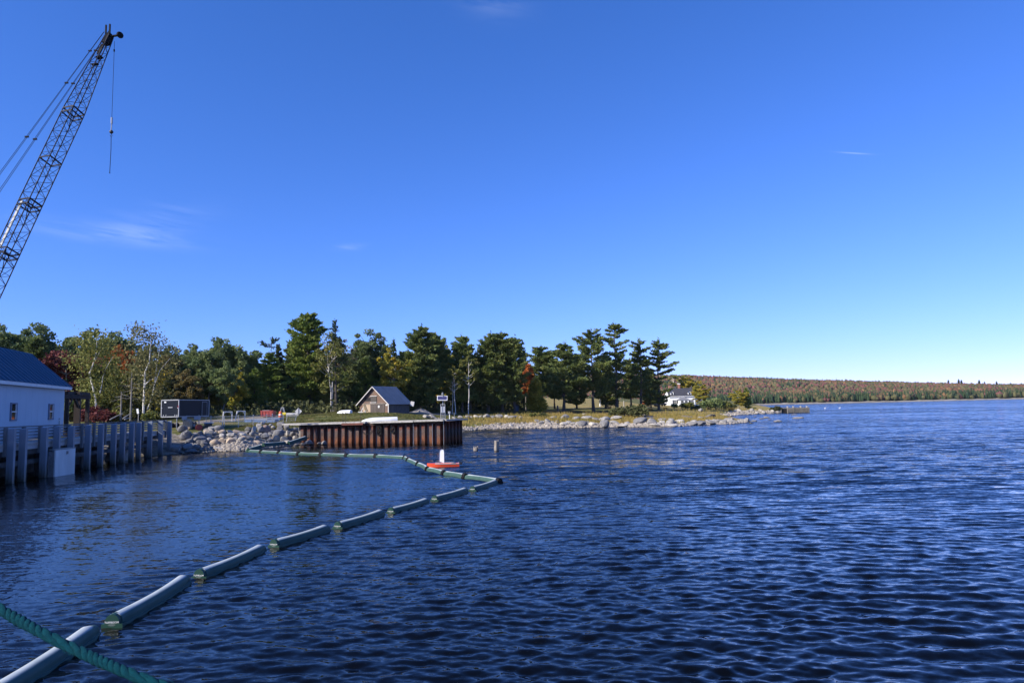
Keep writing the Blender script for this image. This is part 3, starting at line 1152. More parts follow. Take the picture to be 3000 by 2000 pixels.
# ---- trees of the left wood, from the boathouse to the trailer
GL = 'broadleaf trees of the left wood'
place('oak_tree', T_oak_a, 14.6, 28, 943, 116, 'tall dark green tree at the left edge above the boathouse ridge', GL, 1.05)
place('oak_tree', T_oak_b, 15.6, 82, 948, 120, 'round topped green tree above the lower end of the blue roof ridge', GL, 1.2)
place('oak_tree', T_oak_c, 13.6, 150, 958, 118, 'dark green tree left of the crimson maple behind the boathouse roof', GL, 1.1)
place('pine_tree', T_pine_d, 20, 104, 992, 112, 'rounded young pine just behind the boathouse roof edge', None, 0.75)
place('oak_tree', T_oak_b, 15.6, 246, 957, 128, 'green tree behind the left birch with the highest crown there', GL, 1.1)
place('maple_tree', T_red, 10.4, 196, 1008, 108, 'crimson maple beside the boathouse eave', None, 1.15)
place('maple_tree', T_red, 10.4, 238, 1030, 112, 'smaller crimson maple between the boathouse eave and the left birch', None, 0.9)
place('oak_tree', T_oak_a, 14.6, 322, 964, 138, 'green tree on the skyline between the two leaning birches', GL, 0.8)
place('oak_tree', T_oak_c, 13.6, 376, 970, 140, 'rounded green crown on the skyline left of the right birch', GL, 0.9)
place('maple_tree', T_orange, 11.4, 343, 998, 122, 'orange red maple between the two birches', None, 0.75)
place('maple_tree', T_orange, 11.4, 372, 1030, 118, 'low orange maple against the left side of the right birch', None, 0.7)
place('oak_tree', T_olive, 12.6, 300, 1030, 110, 'olive leaved tree filling between the birches', None, 1.1)
place('oak_tree', T_olive, 12.6, 372, 1060, 106, 'low olive leaved tree behind the fallen poles', None, 1.2)
place('oak_tree', T_rust, 11.5, 470, 1035, 118, 'rusty leaved tree between the right birch and the trailer', None, 1.1)
place('oak_tree', T_olive, 12.6, 510, 1015, 122, 'olive leaved tree rising behind the trailer left end', None, 1.0)
place('oak_tree', T_rust, 11.5, 545, 1078, 112, 'low rusty leaved tree right behind the trailer', None, 1.0)
place('oak_tree', T_oak_b, 15.6, 567, 1001, 126, 'green tree above the trailer with a bushy top', GL, 0.85)
place('oak_tree', T_oak_b, 15.6, 640, 981, 128, 'tallest green tree right of the trailer', GL, 0.95)
place('oak_tree', T_oak_a, 14.6, 612, 1010, 122, 'green tree over the trailer front end', GL, 0.9)
place('oak_tree', T_oak_c, 13.6, 694, 992, 130, 'dark green tree behind the white boat cradles', GL, 0.95)
place('oak_tree', T_oak_a, 14.6, 727, 1020, 134, 'narrow dark green tree left of the crooked bare spruce', GL, 0.6)
place('oak_tree', T_oak_c, 13.6, 655, 1060, 116, 'lower green tree between the trailer and the cradles', GL, 0.9)

place('oak_tree', T_oak_c, 13.6, 500, 1008, 134, 'green tree on the skyline just right of the forked birch', GL, 0.9)
place('oak_tree', T_oak_b, 15.6, 532, 1016, 132, 'green tree on the skyline left of the bushy topped one above the trailer', GL, 0.9)
place('oak_tree', T_oak_c, 13.6, 592, 1004, 134, 'green tree on the skyline between the bushy topped one and the tallest one', GL, 0.85)
place('oak_tree', T_yellow, 13.5, 455, 1045, 112, 'yellow green tree behind the forked birch on its right', None, 0.9)
place('oak_tree', T_yellow, 13.5, 690, 1075, 122, 'low yellow green tree behind the white boat cradles', None, 0.9)

# the two birches by the pier
for seed, (bx_, by_), px_, top_, d_, w_, lab in ((141, (283, 1228), 275, 985, 99, 8.0, 'white birch with one leaning trunk beside the crimson bush'),
                                                 (142, (421, 1226), 432, 968, 98, 8.5, 'tall white birch with forked trunks left of the trailer')):
    p = P(bx_, by_, d_)
    hh = P(px_, top_, d_).z - ground(p.x, d_)
    r = np.random.default_rng(seed)
    tb = MB()
    G0 = ground(p.x, d_)
    paths = ([[(283, 1232), (281, 1180), (276, 1150), (262, 1095), (275, 1060), (283, 1030), (284, 990)], [(268, 1110), (258, 1088)],
              [(290, 1162), (298, 1130), (301, 1105), (310, 1080), (330, 1045)], [(275, 1062), (290, 1035), (302, 1000)]] if seed == 141 else
             [[(420, 1230), (421, 1180), (424, 1120), (425, 1090), (438, 1060), (440, 1020), (448, 985)], [(425, 1100), (406, 1098)],
              [(432, 1198), (446, 1160), (455, 1120), (468, 1085), (498, 1050)], [(446, 1160), (452, 1130), (458, 1080), (470, 1010)],
              [(424, 1128), (440, 1112), (452, 1110)]])
    for j, pl in enumerate(paths):
        y_off = [0.0, 0.4, -0.5, 0.9, 0.3][j]
        pts = [P(a, b, d_ + y_off * k / 3) - p for k, (a, b) in enumerate(pl)]
        r0 = 0.16 if j == 0 else (0.085 if len(pl) > 2 else 0.06)
        tb.tube(pts, [r0 * (1 - 0.75 * k / (len(pts) - 1)) for k in range(len(pts))], 6)
    base_z = P(bx_, by_, d_).z
    cl = []
    for k in range(92):
        a_ = r.random() * 6.283
        hz = r.uniform(0.16, 0.99)
        e = math.sqrt(max(0.04, 1 - ((hz - 0.58) / 0.46) ** 2)) * w_ * 0.5
        c = np.array([P(px_, 1200, d_).x - p.x + math.cos(a_) * e * r.uniform(0.25, 1), abs(math.sin(a_)) * e * r.uniform(0.2, 1) * (1 if r.random() < 0.70 else -1) + (0.3 if hz < 0.72 else -0.5), hh * hz])
        m = int(r.uniform(26, 58))
        off = r.normal(size=(m, 3)) * np.array([0.65, 0.65, 0.6])
        cl.append(c + off)
    C = np.concatenate(cl)
    cm = quads_mesh('birch_crown', leaf_quads(r, C, 0.24, 1.2, None, 0.4), LEAF['olive'] if seed == 141 else LEAF['birch'])
    tree('birch_tree', (tb.mesh('birch_trunk', BARK['birch'], True), cm), tuple(p), lab, 'tree')

place('shrub', B_red, 2.6, 268, 1180, 96, 'crimson bush at the foot of the left birch', None, 1.2, cat='shrub', names=('stem', 'foliage'))
place('shrub', B_red, 2.6, 300, 1192, 95, 'low red bush right of the left birch foot', None, 1.3, cat='shrub', names=('stem', 'foliage'))
for px_, top_, d_, bm, lab in ((322, 1190, 97, B_olive, 'olive bush between the crimson bush and the fallen poles'), (355, 1180, 100, B_rust, 'rusty bush behind the fallen poles'),
                               (395, 1185, 100, B_grey, 'grey bush left of the forked birch foot'), (447, 1195, 97, B_olive, 'olive bush right of the forked birch foot'),
                               (472, 1200, 97, B_grey, 'grey green bush against the trailer rear'), (215, 1150, 104, B_dark, 'dark bush behind the brown timber frame'),
                               (248, 1140, 104, B_rust, 'rusty bush left of the birch trunk')):
    place('shrub', bm, 2.3, px_, top_, d_, lab, 'bushes at the left wood edge', 1.1, cat='shrub', names=('stem', 'foliage'))

# ---- middle of the wood
T_bigpine = conifer('big_pine', 22, lin((0.05, 5.4), (0.2, 5.8), (0.36, 5.6), (0.5, 4.6), (0.62, 3.6), (0.70, 2.8), (0.78, 4.0), (0.86, 3.2), (0.93, 2.2), (1, 0.9)), 151,
                     leaf='pine_light', first=0.05, gap=0.8, dens=1.1, flat=0.24, extra=[(0.78, 3.1, 4.6), (0.79, 0.15, 4.4), (0.66, 3.2, 4.2), (0.60, 2.9, 4.6)])
place('pine_tree', T_bigpine, 22, 908, 920, 138, 'tallest white pine with flat tiers standing over the wood', None, 0.92, rz=0.0)
T_dead = conifer('dead_spruce', 20, lin((0.4, 2.2), (0.7, 1.9), (0.85, 1.3), (1, 0.2)), 152, leaf='spruce', first=0.45, gap=1.0, dens=0.55, droop=-0.35, tip_up=0.2, qs=0.3, keep=0.75)
place('spruce_tree', T_dead, 20, 985, 936, 134, 'thin dark spruce top right of the tallest pine', None, 0.85)
T_bare = conifer('bare_spruce', 18, lin((0.4, 1.6), (0.8, 1.7), (1, 0.3)), 153, leaf='spruce', first=0.72, gap=1.2, dens=0.6, keep=0.6, qs=0.3, per=(1, 3), extra=[(0.90, 3.3, 2.6), (0.955, 0.2, 1.5), (0.87, 3.0, 2.2)], lean=0.05)
place('spruce_tree', T_bare, 18, 777, 988, 140, 'crooked nearly bare spruce on the skyline', None, 1.0, rz=0.0)
place('spruce_tree', T_spruce, 17, 811, 1009, 138, 'pointed spruce between the crooked spruce and the tallest pine', None, 0.9)
place('pine_tree', T_pine_c, 18, 792, 1035, 132, 'broad yellow green pine left of the tallest pine', None, 1.25)
place('pine_tree', T_pine_b, 20, 858, 1000, 142, 'pine tucked against the left side of the tallest pine', None, 0.85)
place('pine_tree', T_pine_c, 18, 742, 1080, 126, 'low light green pine behind the white boat cradles', None, 1.1)
T_birchmid = broadleaf('mid_birch', 15, 8.6, 154, leaf='olive', bark='birch', crown0=0.18, stems=2, clumps=64, leaves=62, thick=0.013, qs=0.28, lob=0.7)
place('birch_tree', T_birchmid, 15.4, 974, 985, 134, 'two stemmed white birch with thin foliage left of the shed', None, 1.0, rz=0.6)
T_mid2 = broadleaf('mid_bare', 15.5, 7.5, 155, leaf='twig', bark='grey', crown0=0.45, stems=2, clumps=46, leaves=34, thick=0.010, qs=0.24)
place('birch_tree', T_mid2, 15.8, 992, 972, 138, 'half bare twiggy tree behind the two stemmed birch', None, 0.95)
place('oak_tree', T_oak_b, 15.6, 1088, 962, 150, 'green tree with lobed crown behind the shed', GL, 1.05)
place('oak_tree', T_oak_a, 14.6, 1062, 985, 150, 'green crown left of the lobed tree behind the shed', GL, 0.7)
place('pine_tree', T_pine_c, 18, 1075, 1050, 142, 'yellow green pine right behind the shed ridge', None, 1.0)
place('oak_tree', T_yellow, 13.5, 1150, 1016, 143, 'golden green tree left of the broad pine behind the shed', None, 1.0)
place('spruce_tree', T_spruce, 17, 1152, 996, 165, 'pointed spruce tip behind the golden green tree', None, 0.6)
place('pine_tree', T_pine_a, 20, 1224, 957, 152, 'broad dark white pine rising right of the shed roof', None, 1.1)
place('pine_tree', T_pine_d, 20, 1275, 979, 158, 'dark pine against the right side of the broad pine', None, 0.85)
place('oak_tree', T_yellow, 13.5, 1305, 1010, 165, 'golden tree showing between the dark pines', None, 0.8)
place('pine_tree', T_pine_b, 20, 1354, 984, 158, 'pine with a narrow top above the solar panel mast', None, 0.85)
place('oak_tree', T_olive, 12.6, 1380, 1010, 162, 'olive tree right of the narrow topped pine', None, 0.9)
place('birch_tree', T_birch_thin, 14.6, 1372, 1025, 153, 'single white birch stem standing among the pines', None, 1.0)
place('birch_tree', T_birch_thin, 14.6, 1335, 1060, 152, 'forked pair of white birch stems right of the solar mast', None, 1.1)
place('birch_tree', T_birch_thin, 14.6, 1325, 1070, 153, 'left leaning white birch stem right of the solar mast', None, 0.9)
place('pine_tree', T_pine_a, 20, 1431, 977, 162, 'left of the three joined pines at the wood right end', None, 0.95)
place('pine_tree', T_pine_d, 20, 1472, 976, 164, 'round topped middle one of the three joined pines', None, 1.0)
place('pine_tree', T_pine_b, 20, 1508, 990, 164, 'right of the three joined pines beside the orange maple', None, 0.85)
place('spruce_tree', T_spruce, 17, 1539, 1026, 185, 'small dark spire left of the orange maple', None, 0.55)
place('maple_tree', T_orange, 11.4, 1541, 1058, 176, 'orange maple glowing between two groups of pines', None, 0.85)
place('pine_tree', T_pine_d, 20, 1590, 1016, 192, 'dense pine right behind the dark cedar', None, 1.2)
T_cedar = conifer('cedar', 9, lin((0.02, 2.3), (0.3, 2.2), (0.6, 1.6), (0.85, 0.9), (1, 0.15)), 156, leaf='yellow', first=0.03, gap=0.35, droop=0.15, tip_up=0.3, qs=0.3, flat=0.9, dens=1.0)
place('cedar_tree', T_cedar, 9, 1570, 1110, 168, 'dense olive brown cedar shaped like a flame by the lawn', None, 1.15)

# ---- the tall pines on the point
T_p33 = conifer('lone_pine', 19, lin((0.2, 4.0), (0.35, 5.8), (0.5, 5.4), (0.7, 4.6), (0.8, 3.6), (0.9, 2.0), (1, 0.8)), 161, first=0.20, gap=0.95, dens=1.05, trunk_r=0.40, flat=0.26)
place('pine_tree', T_p33, 19, 1651, 1003, 175, 'broad pine with a thick bare trunk foot on the point lawn', None, 1.0)
T_p34 = conifer('airy_pine', 21, lin((0.2, 4.6), (0.5, 4.8), (0.68, 4.2), (0.74, 3.0), (0.80, 4.4), (0.88, 3.9), (0.94, 2.8), (1, 1.0)), 162, first=0.2, gap=1.25, dens=1.0, keep=0.78, flat=0.22, tip_up=0.5, trunk_r=0.38)
place('pine_tree', T_p34, 21, 1739, 971, 182, 'airy flat topped pine left of the tallest pine on the point', None, 1.0)
T_p35 = conifer('tall_pine', 24, lin((0.15, 4.4), (0.5, 4.4), (0.64, 3.4), (0.72, 2.2), (0.8, 3.0), (0.86, 2.0), (0.92, 2.4), (1, 1.2)), 163, first=0.16, gap=1.25, dens=1.0, keep=0.75, flat=0.24,
                extra=[(0.885, 0.1, 3.4), (0.76, 0.0, 3.6), (0.80, 3.2, 3.8)], trunk_r=0.42)
place('pine_tree', T_p35, 24, 1808, 947, 186, 'tallest pine on the point with a tufted top', None, 1.0, rz=0.0)
T_p36 = conifer('column_pine', 21, lin((0.2, 2.6), (0.5, 2.9), (0.7, 2.6), (0.8, 2.9), (0.9, 2.4), (1, 1.1)), 164, first=0.18, gap=1.2, dens=1.0, keep=0.8, trunk_r=0.36)
place('pine_tree', T_p36, 21, 1880, 993, 192, 'narrow pine second from the right on the point', None, 1.1)
T_p37 = conifer('edge_pine', 21, lin((0.1, 3.2), (0.35, 3.4), (0.55, 2.8), (0.63, 1.6), (0.75, 3.0), (0.9, 2.3), (1, 1.0)), 165, first=0.10, gap=1.25, dens=1.0, keep=0.75, extra=[(0.60, 0.0, 5.6), (0.52, 0.15, 4.4), (0.76, 0.1, 4.2), (0.72, 3.0, 2.6)], trunk_r=0.36)
place('pine_tree', T_p37, 21, 1930, 994, 194, 'rightmost tall pine with one long limb reaching right', None, 1.0, rz=0.0)
place('pine_tree', T_pine_a, 20, 1690, 1050, 200, 'pine behind the gap between the broad and the airy pine', None, 1.0)
place('pine_tree', T_pine_b, 20, 1775, 1040, 204, 'pine filling the gap left of the tallest pine on the point', None, 1.2)
place('pine_tree', T_pine_d, 20, 1850, 1052, 206, 'pine filling the gap right of the tallest pine on the point', None, 1.1)
place('pine_tree', T_pine_a, 20, 1908, 1075, 208, 'lower pine between the two right pines of the point', None, 0.9)
place('pine_tree', T_pine_d, 20, 1625, 1048, 198, 'dense pine against the left side of the broad lone pine', None, 1.0)

# ---- round the white house
place('birch_tree', T_birch_thin, 14.6, 1985, 1088, 300, 'pale birch behind the left chimney of the white house', None, 1.9)
place('oak_tree', T_yellow, 13.5, 2023, 1096, 300, 'golden green tree behind the white house ridge', None, 1.5)
place('oak_tree', T_yellow, 13.5, 2000, 1106, 305, 'golden tree between the birch and the house ridge tree', None, 1.0)
place('oak_tree', T_yellow, 13.5, 2057, 1122, 246, 'green gold tree at the right end of the white house', None, 1.5)
place('oak_tree', T_yellow, 13.5, 2166, 1137, 256, 'green gold tree standing alone on the shore right of the house', None, 1.8)
place('pine_tree', T_pine_c, 18, 2190, 1136, 258, 'light green pine leaning on the lone shore tree', None, 1.0)
for px_, top_, d_, bm, lab, wx in ((2012, 1172, 215, B_olive, 'olive bush in front of the white house porch', 1.5), (1975, 1181, 214, B_dark, 'dark bush under the house left gable', 1.3),
                                   (2078, 1170, 216, B_dark, 'dark bush below the tree at the house right end', 1.6), (2100, 1163, 222, B_dark, 'tall dark bush right of the house', 1.1),
                                   (2125, 1168, 226, B_olive, 'olive bush left of the lone shore tree', 1.2), (2040, 1182, 208, B_grey, 'grey bush before the house right corner', 1.3),
                                   (2140, 1184, 215, B_rust, 'russet bush at the foot of the lone shore tree', 1.3), (2050, 1192, 200, B_rust, 'low russet bush beside the round grey boulder', 1.2),
                                   (1950, 1188, 205, B_rust, 'russet bush below the dark parked vehicles', 1.5), (1905, 1190, 190, B_rust, 'low rusty bush under the right pines', 1.5),
                                   (2150, 1180, 240, B_grey, 'grey green bush left under the lone shore tree', 1.0), (2210, 1192, 255, B_dark, 'dark low bush right of the lone shore tree', 1.4)):
    place('shrub', bm, 2.4, px_, top_, d_, lab, 'bushes round the white house', wx, cat='shrub', names=('stem', 'foliage'))
place('shrub', B_grey, 2.1, 1862, 1178, 151, 'big rounded willow bush on the golden shore grass', None, 1.35, cat='shrub', names=('stem', 'foliage'))
place('shrub', B_grey, 2.1, 1812, 1187, 153, 'willow bush left of the big rounded one', None, 1.3, cat='shrub', names=('stem', 'foliage'))
place('shrub', B_olive, 2.3, 1560, 1205, 150, 'green bush on the marsh below the cedar', None, 1.1, cat='shrub', names=('stem', 'foliage'))
place('shrub', B_grey, 2.1, 1590, 1206, 150, 'grey green bush right of the one below the cedar', None, 1.2, cat='shrub', names=('stem', 'foliage'))
place('shrub', B_grey, 2.1, 2274, 1186, 222, 'small round bush on the stony spit', None, 1.2, cat='shrub', names=('stem', 'foliage'))
place('shrub', B_dark, 2.7, 1785, 1152, 206, 'bright green bush between the trunks of the point pines', None, 1.2, cat='shrub', names=('stem', 'foliage'))

# ---- trees packed behind, filling the wood
rt = random.Random(4)
sky_line = lin((0, 985), (120, 990), (220, 1000), (330, 1000), (440, 1010), (540, 1040), (640, 1030), (720, 1045), (780, 1050), (830, 1030), (900, 1010), (1000, 1010), (1080, 1010), (1180, 1030),
               (1260, 1015), (1350, 1025), (1470, 1010), (1530, 1060), (1560, 1070), (1640, 1050), (1900, 1120))
pool = [('pine_tree', T_pine_a, 20, 'dark pine packed in the wood behind the front trees'), ('pine_tree', T_pine_b, 20, 'dark pine packed in the wood behind the front trees'),
        ('pine_tree', T_pine_d, 20, 'dark pine packed in the wood behind the front trees'), ('oak_tree', T_oak_b, 15.6, 'green broadleaf tree packed in the wood behind the front trees'),
        ('oak_tree', T_oak_a, 14.6, 'green broadleaf tree packed in the wood behind the front trees'), ('oak_tree', T_olive, 12.6, 'olive broadleaf tree packed in the wood behind the front trees')]
px_ = -30
while px_ < 1545:
    for row, (d0, low) in enumerate(((132, 60), (158, 22), (186, 14))):
        d_ = d0 + rt.uniform(-7, 7) + max(0, (px_ - 1000) * 0.035) + (12 if 690 < px_ < 1180 else 0)
        k = rt.choice((0, 1, 2, 2, 1, 0)) if px_ > 760 else rt.choice((3, 4, 5, 3, 5, 2))
        nm, ms, hh, lab = pool[k]
        where = next(w for lim, w in ((190, 'above the boathouse roof'), (330, 'behind the left birch'), (470, 'behind the forked birch'), (640, 'behind the trailer'), (760, 'behind the white boat cradles'),
                                      (880, 'left of the tallest pine'), (1010, 'right of the tallest pine'), (1200, 'behind the shed'), (1420, 'behind the solar panel mast'), (2000, 'left of the orange maple'))
                     if px_ < lim)
        if row == 0 and px_ > 1190:
            continue
        if 1000 < px_ < 1270:
            d_ = max(d_, 152)
        lab = lab.replace('behind the front trees', where + (', front row', ', middle row', ', back row')[row])
        place(nm, ms, hh, px_ + rt.uniform(-16, 16), sky_line(px_) + low + rt.uniform(-6, 26), d_, lab, 'trees packed in the wood', rt.uniform(0.85, 1.25))
    px_ += 47 if px_ < 760 else 52

# those that would share a description are told apart by their order
from collections import defaultdict
same = defaultdict(list)
for o in COL.objects:
    if o.get('group') == 'trees packed in the wood':
        same[o['label']].append(o)
for lab, os_ in same.items():
    if len(os_) > 1:
        for k, o in enumerate(sorted(os_, key=lambda q: q.location.x / q.location.y)):
            o['label'] = lab.replace(' packed in the wood', ' in the wood') + ', ' + ('first', 'second', 'third', 'fourth', 'fifth', 'sixth')[min(k, 5)] + ' from left'

# undergrowth along the wood's foot: nobody could count it
def undergrowth():
    r = np.random.default_rng(77)
    N = 13000
    line = [(-80, 104), (-58, 104), (-44, 108), (-34, 122), (-22, 142), (-10, 158), (0, 172), (8, 186)]
    t = r.random(N)
    lx = np.interp(t, np.linspace(0, 1, len(line)), [p[0] for p in line])
    ly = np.interp(t, np.linspace(0, 1, len(line)), [p[1] for p in line])
    back = 3 + r.random(N) ** 0.8 * 26
    x, y = lx + r.normal(0, 1.0, N), ly + back
    z = ground_np(x, y)
    hmax = 0.3 + 1.7 * vnoise(x, y, 4.0, 41) ** 1.3 + back * 0.06
    C = np.stack([x, y, z + r.random(N) * hmax], -1)
    me = quads_mesh('undergrowth', leaf_quads(r, C, 0.40, 1.3, None, 0.5), LEAF['shrub'])
    o = link('undergrowth', me)
    o['kind'] = 'stuff'
    o['label'] = 'tangled green undergrowth along the foot of the wood'


undergrowth()

# spruces that stand clear on the far ridge at the right
T_far = conifer('far_spruce', 18, lin((0.1, 3.4), (0.5, 2.6), (0.8, 1.4), (1, 0.3)), 171, leaf='spruce', first=0.1, gap=1.3, qs=1.0, dens=0.6)
for px_, top_, lab in ((2778, 1113, 'lone spruce on the ridge, left of the close pair'), (2808, 1111, 'left spruce of the close pair standing on the ridge'),
                       (2816, 1113, 'right spruce of the close pair standing on the ridge'), (2868, 1113, 'broad pine on the ridge between the pair and the next cluster'),
                       (2884, 1118, 'small tree right of the broad ridge pine'), (2919, 1117, 'wide topped tree on the low ridge near the right end'),
                       (2960, 1121, 'small ridge tree second from the right'), (2992, 1122, 'ridge tree at the right end of the hill')):
    p = P(px_, top_, 1330)
    zb = float(hill_np(np.array([p.x]), np.array([1330.0]))[0])
    s = max((p.z - zb), 12) / 18
    tree('spruce_tree', T_far, (p.x, 1330, p.z - 18 * s), lab, 'tree', 'trees standing clear on the far ridge', (s, s, s))


# ------------------------------------------------------------------ built things
M_wood_grey = mat('weathered timber', (0.44, 0.42, 0.39), (0.24, 0.22, 0.20), 4, 0.85, (1, 8, 8), 0.3)
M_white = mat('white paint', (0.78, 0.78, 0.76), (0.70, 0.70, 0.68), 2, 0.5)
M_offwhite = mat('aged white paint', (0.66, 0.67, 0.66), (0.52, 0.53, 0.52), 1.5, 0.55, (1, 1, 0.3))
M_black = mat('black rubber', (0.007, 0.007, 0.008), (0.012, 0.012, 0.013), 5, 0.7, spec=0.2)
M_steel = mat('dull steel', (0.30, 0.31, 0.32), (0.22, 0.22, 0.23), 5, 0.45, metallic=0.6)
M_galv = mat('galvanised tube', (0.42, 0.43, 0.44), (0.32, 0.33, 0.34), 8, 0.5, metallic=0.35)
M_dark = mat('dark opening', (0.012, 0.012, 0.014), (0.02, 0.02, 0.022), 3, 0.4)
M_glass = mat('window glass', (0.020, 0.024, 0.030), (0.03, 0.035, 0.04), 2, 0.06)
M_concrete = mat('concrete', (0.36, 0.34, 0.30), (0.22, 0.20, 0.18), 2.5, 0.9, bump=0.3)


# ---- the pier on the left
def pier():
    A, B = Vector((-30.5, 41.0, 0)), Vector((-34.35, 67.0, 0))
    u = (B - A).normalized()
    v = Vector((u.y, -u.x, 0))                        # towards the lake
    t = thing('pier', 'white painted timber pier with slatted railing and square posts on the left', 'pier', tuple(A))
    L = (B - A).length

    def at(s, side, z):
        return A + u * s + v * side + Vector((0, 0, z))
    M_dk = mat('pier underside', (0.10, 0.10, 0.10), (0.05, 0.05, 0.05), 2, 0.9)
    part('deck', MB().beam(at(-12, -1.9, 2.22), at(L + 3.0, -1.9, 2.22), 3.3, 0.16), M_wood_grey, t, world=True)
    part('kerb_board', MB().beam(at(-12, -0.30, 2.16), at(L + 2.6, -0.30, 2.16), 0.07, 0.46), mat('greyed kerb paint', (0.42, 0.43, 0.43), (0.32, 0.33, 0.34), 2, 0.55), t, world=True)
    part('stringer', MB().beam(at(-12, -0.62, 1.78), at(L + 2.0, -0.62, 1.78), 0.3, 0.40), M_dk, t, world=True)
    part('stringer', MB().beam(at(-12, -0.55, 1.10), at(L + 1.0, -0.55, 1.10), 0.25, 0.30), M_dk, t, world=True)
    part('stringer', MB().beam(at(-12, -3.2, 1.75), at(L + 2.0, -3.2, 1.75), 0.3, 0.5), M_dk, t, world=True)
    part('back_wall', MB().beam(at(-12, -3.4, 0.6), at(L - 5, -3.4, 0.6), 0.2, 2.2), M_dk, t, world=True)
    m_rail = mat('greyed rail paint', (0.26, 0.29, 0.32), (0.18, 0.20, 0.22), 2, 0.55)
    M_cap = mat('rail cap timber', (0.20, 0.19, 0.18), (0.11, 0.105, 0.10), 3, 0.8, (1, 5, 5))
    part('rail_cap', MB().beam(at(-12, -0.42, 3.40), at(L + 2.4, -0.42, 3.36), 0.24, 0.07), M_cap, t, world=True)
    for k, z in enumerate((3.24, 3.04, 2.84, 2.64)):
        part('rail', MB().beam(at(-12, -0.34, z), at(L + 2.4, -0.34, z - 0.03), 0.05, 0.115), m_rail, t, world=True)
    M_post = mat('rail post', (0.20, 0.21, 0.22), (0.13, 0.135, 0.14), 3, 0.8, (1, 1, 0.2))
    # rail posts
    pm = MB().box((0, 0, 0), (0.17, 0.20, 1.75)).mesh('rail_post', M_post)
    s = -11.0
    ang = math.atan2(u.y, u.x) - math.pi / 2
    R = Matrix.Rotation(ang, 4, 'Z')
    while s < L + 2:
        p = at(s, -0.20, 2.50) - A
        link('rail_post', pm, t, Matrix.Translation(p) @ R)
        s += 1.95
    # the tall white posts in front, feet in the water, caps cut a little skew
    m = MB()
    w, d = 0.38, 0.24
    m.add([(-w / 2, -d / 2, -1.5), (w / 2, -d / 2, -1.5), (w / 2, d / 2, -1.5), (-w / 2, d / 2, -1.5),
           (-w / 2, -d / 2, 3.30), (w / 2, -d / 2, 3.32), (w / 2, d / 2, 3.36), (-w / 2, d / 2, 3.34)],
          [(3, 2, 1, 0), (4, 5, 6, 7), (0, 1, 5, 4), (1, 2, 6, 5), (2, 3, 7, 6), (3, 0, 4, 7)])
    mm, nt, b = new_mat('fender post paint')
    geo = node(nt, 'ShaderNodeNewGeometry')
    sp = node(nt, 'ShaderNodeSeparateXYZ')
    nt.links.new(geo.outputs['Position'], sp.inputs[0])
    n = noise(nt, mapped(nt, (3, 3, 0.5)), 2.0, 5)
    ad = node(nt, 'ShaderNodeMath', operation='MULTIPLY_ADD')
    nt.links.new(n.outputs['Fac'], ad.inputs[0])
    ad.inputs[1].default_value = 1.6
    nt.links.new(sp.outputs['Z'], ad.inputs[2])
    mr = node(nt, 'ShaderNodeMapRange')
    mr.inputs['From Min'].default_value = 0.9
    mr.inputs['From Max'].default_value = 1.9
    nt.links.new(ad.outputs[0], mr.inputs['Value'])
    c = ramp(nt, mr.outputs[0], [(0.0, (0.05, 0.055, 0.042)), (0.35, (0.125, 0.135, 0.135)), (0.6, (0.165, 0.19, 0.215)), (1.0, (0.215, 0.25, 0.295))])
    nt.links.new(c, b.inputs['Base Color'])
    b.inputs['Roughness'].default_value = 0.38
    pmesh = m.mesh('fender_post', mm)
    feet = [(-60, 1428), (13, 1417), (61, 1410), (107, 1399), (144, 1392), (189, 1384), (229, 1375), (264, 1368), (298, 1361), (327, 1356), (353, 1351), (379, 1347), (406, 1341), (440, 1335), (472, 1330)]
    cr = []
    for (x, y) in feet:
        q = Pz(x, y)
        sdist = (q - A).dot(u)
        cr.append(sdist)
    for i, sd in enumerate(cr):
        p = A + u * sd + v * 0.08 - A
        Ms = Matrix.Translation(p + Vector((0, 0, -0.05 + 0.03 * math.sin(i * 2.1)))) @ Matrix.Rotation(ang + 0.03 * math.sin(i * 1.7), 4, 'Z')
        link('fender_post', pmesh, t, Ms)
    # piles and bracing under the deck
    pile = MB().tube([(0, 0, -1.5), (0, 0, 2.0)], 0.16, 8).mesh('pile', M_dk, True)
    s = -10
    while s < L + 1:
        link('pile', pile, t, Matrix.Translation(u * s + v * -1.0))
        link('pile', pile, t, Matrix.Translation(u * (s + 0.6) + v * -2.6))
        s += 3.2
    part('abutment', MB().prism([(-1.15, -1), (1.15, -1), (0.55, 1.5), (-0.55, 1.5)], -0.6, 0.6), M_concrete, t, M=Matrix.Translation(u * (L - 5.6) + v * -1.6))
    # white hinged panel hanging in front of the posts
    h = thing('hanging_panel', 'big white square panel hanging from the pier between two posts down to the water', 'panel', tuple(Pz(177, 1388)))
    a0, a1 = Pz(140, 1397), Pz(199, 1387)
    pu = (a1 - a0).normalized()
    pn = Vector((pu.y, -pu.x, 0))
    part('face', MB().beam(a0 + pn * 0.40 + Vector((0, 0, 0.72)), a1 + pn * 0.40 + Vector((0, 0, 0.72)), 0.08, 2.05), M_offwhite, h, world=True)
    part('frame', MB().beam(a0 + pn * 0.0 + Vector((0, 0, 0.66)), a0 + pn * 0.35 + Vector((0, 0, 0.66)), 0.10, 2.0), M_steel, h, world=True)
    part('top_board', MB().beam(a0 + pn * 0.24 + Vector((0, 0, 1.79)), a1 + pn * 0.24 + Vector((0, 0, 1.79)), 0.46, 0.05), M_wood_grey, h, world=True)
    part('latch', MB().box(a0.lerp(a1, 0.55) + pn * 0.46 + Vector((0, 0, 1.52)), (0.16, 0.1, 0.2)), M_steel, h, world=True)


pier()


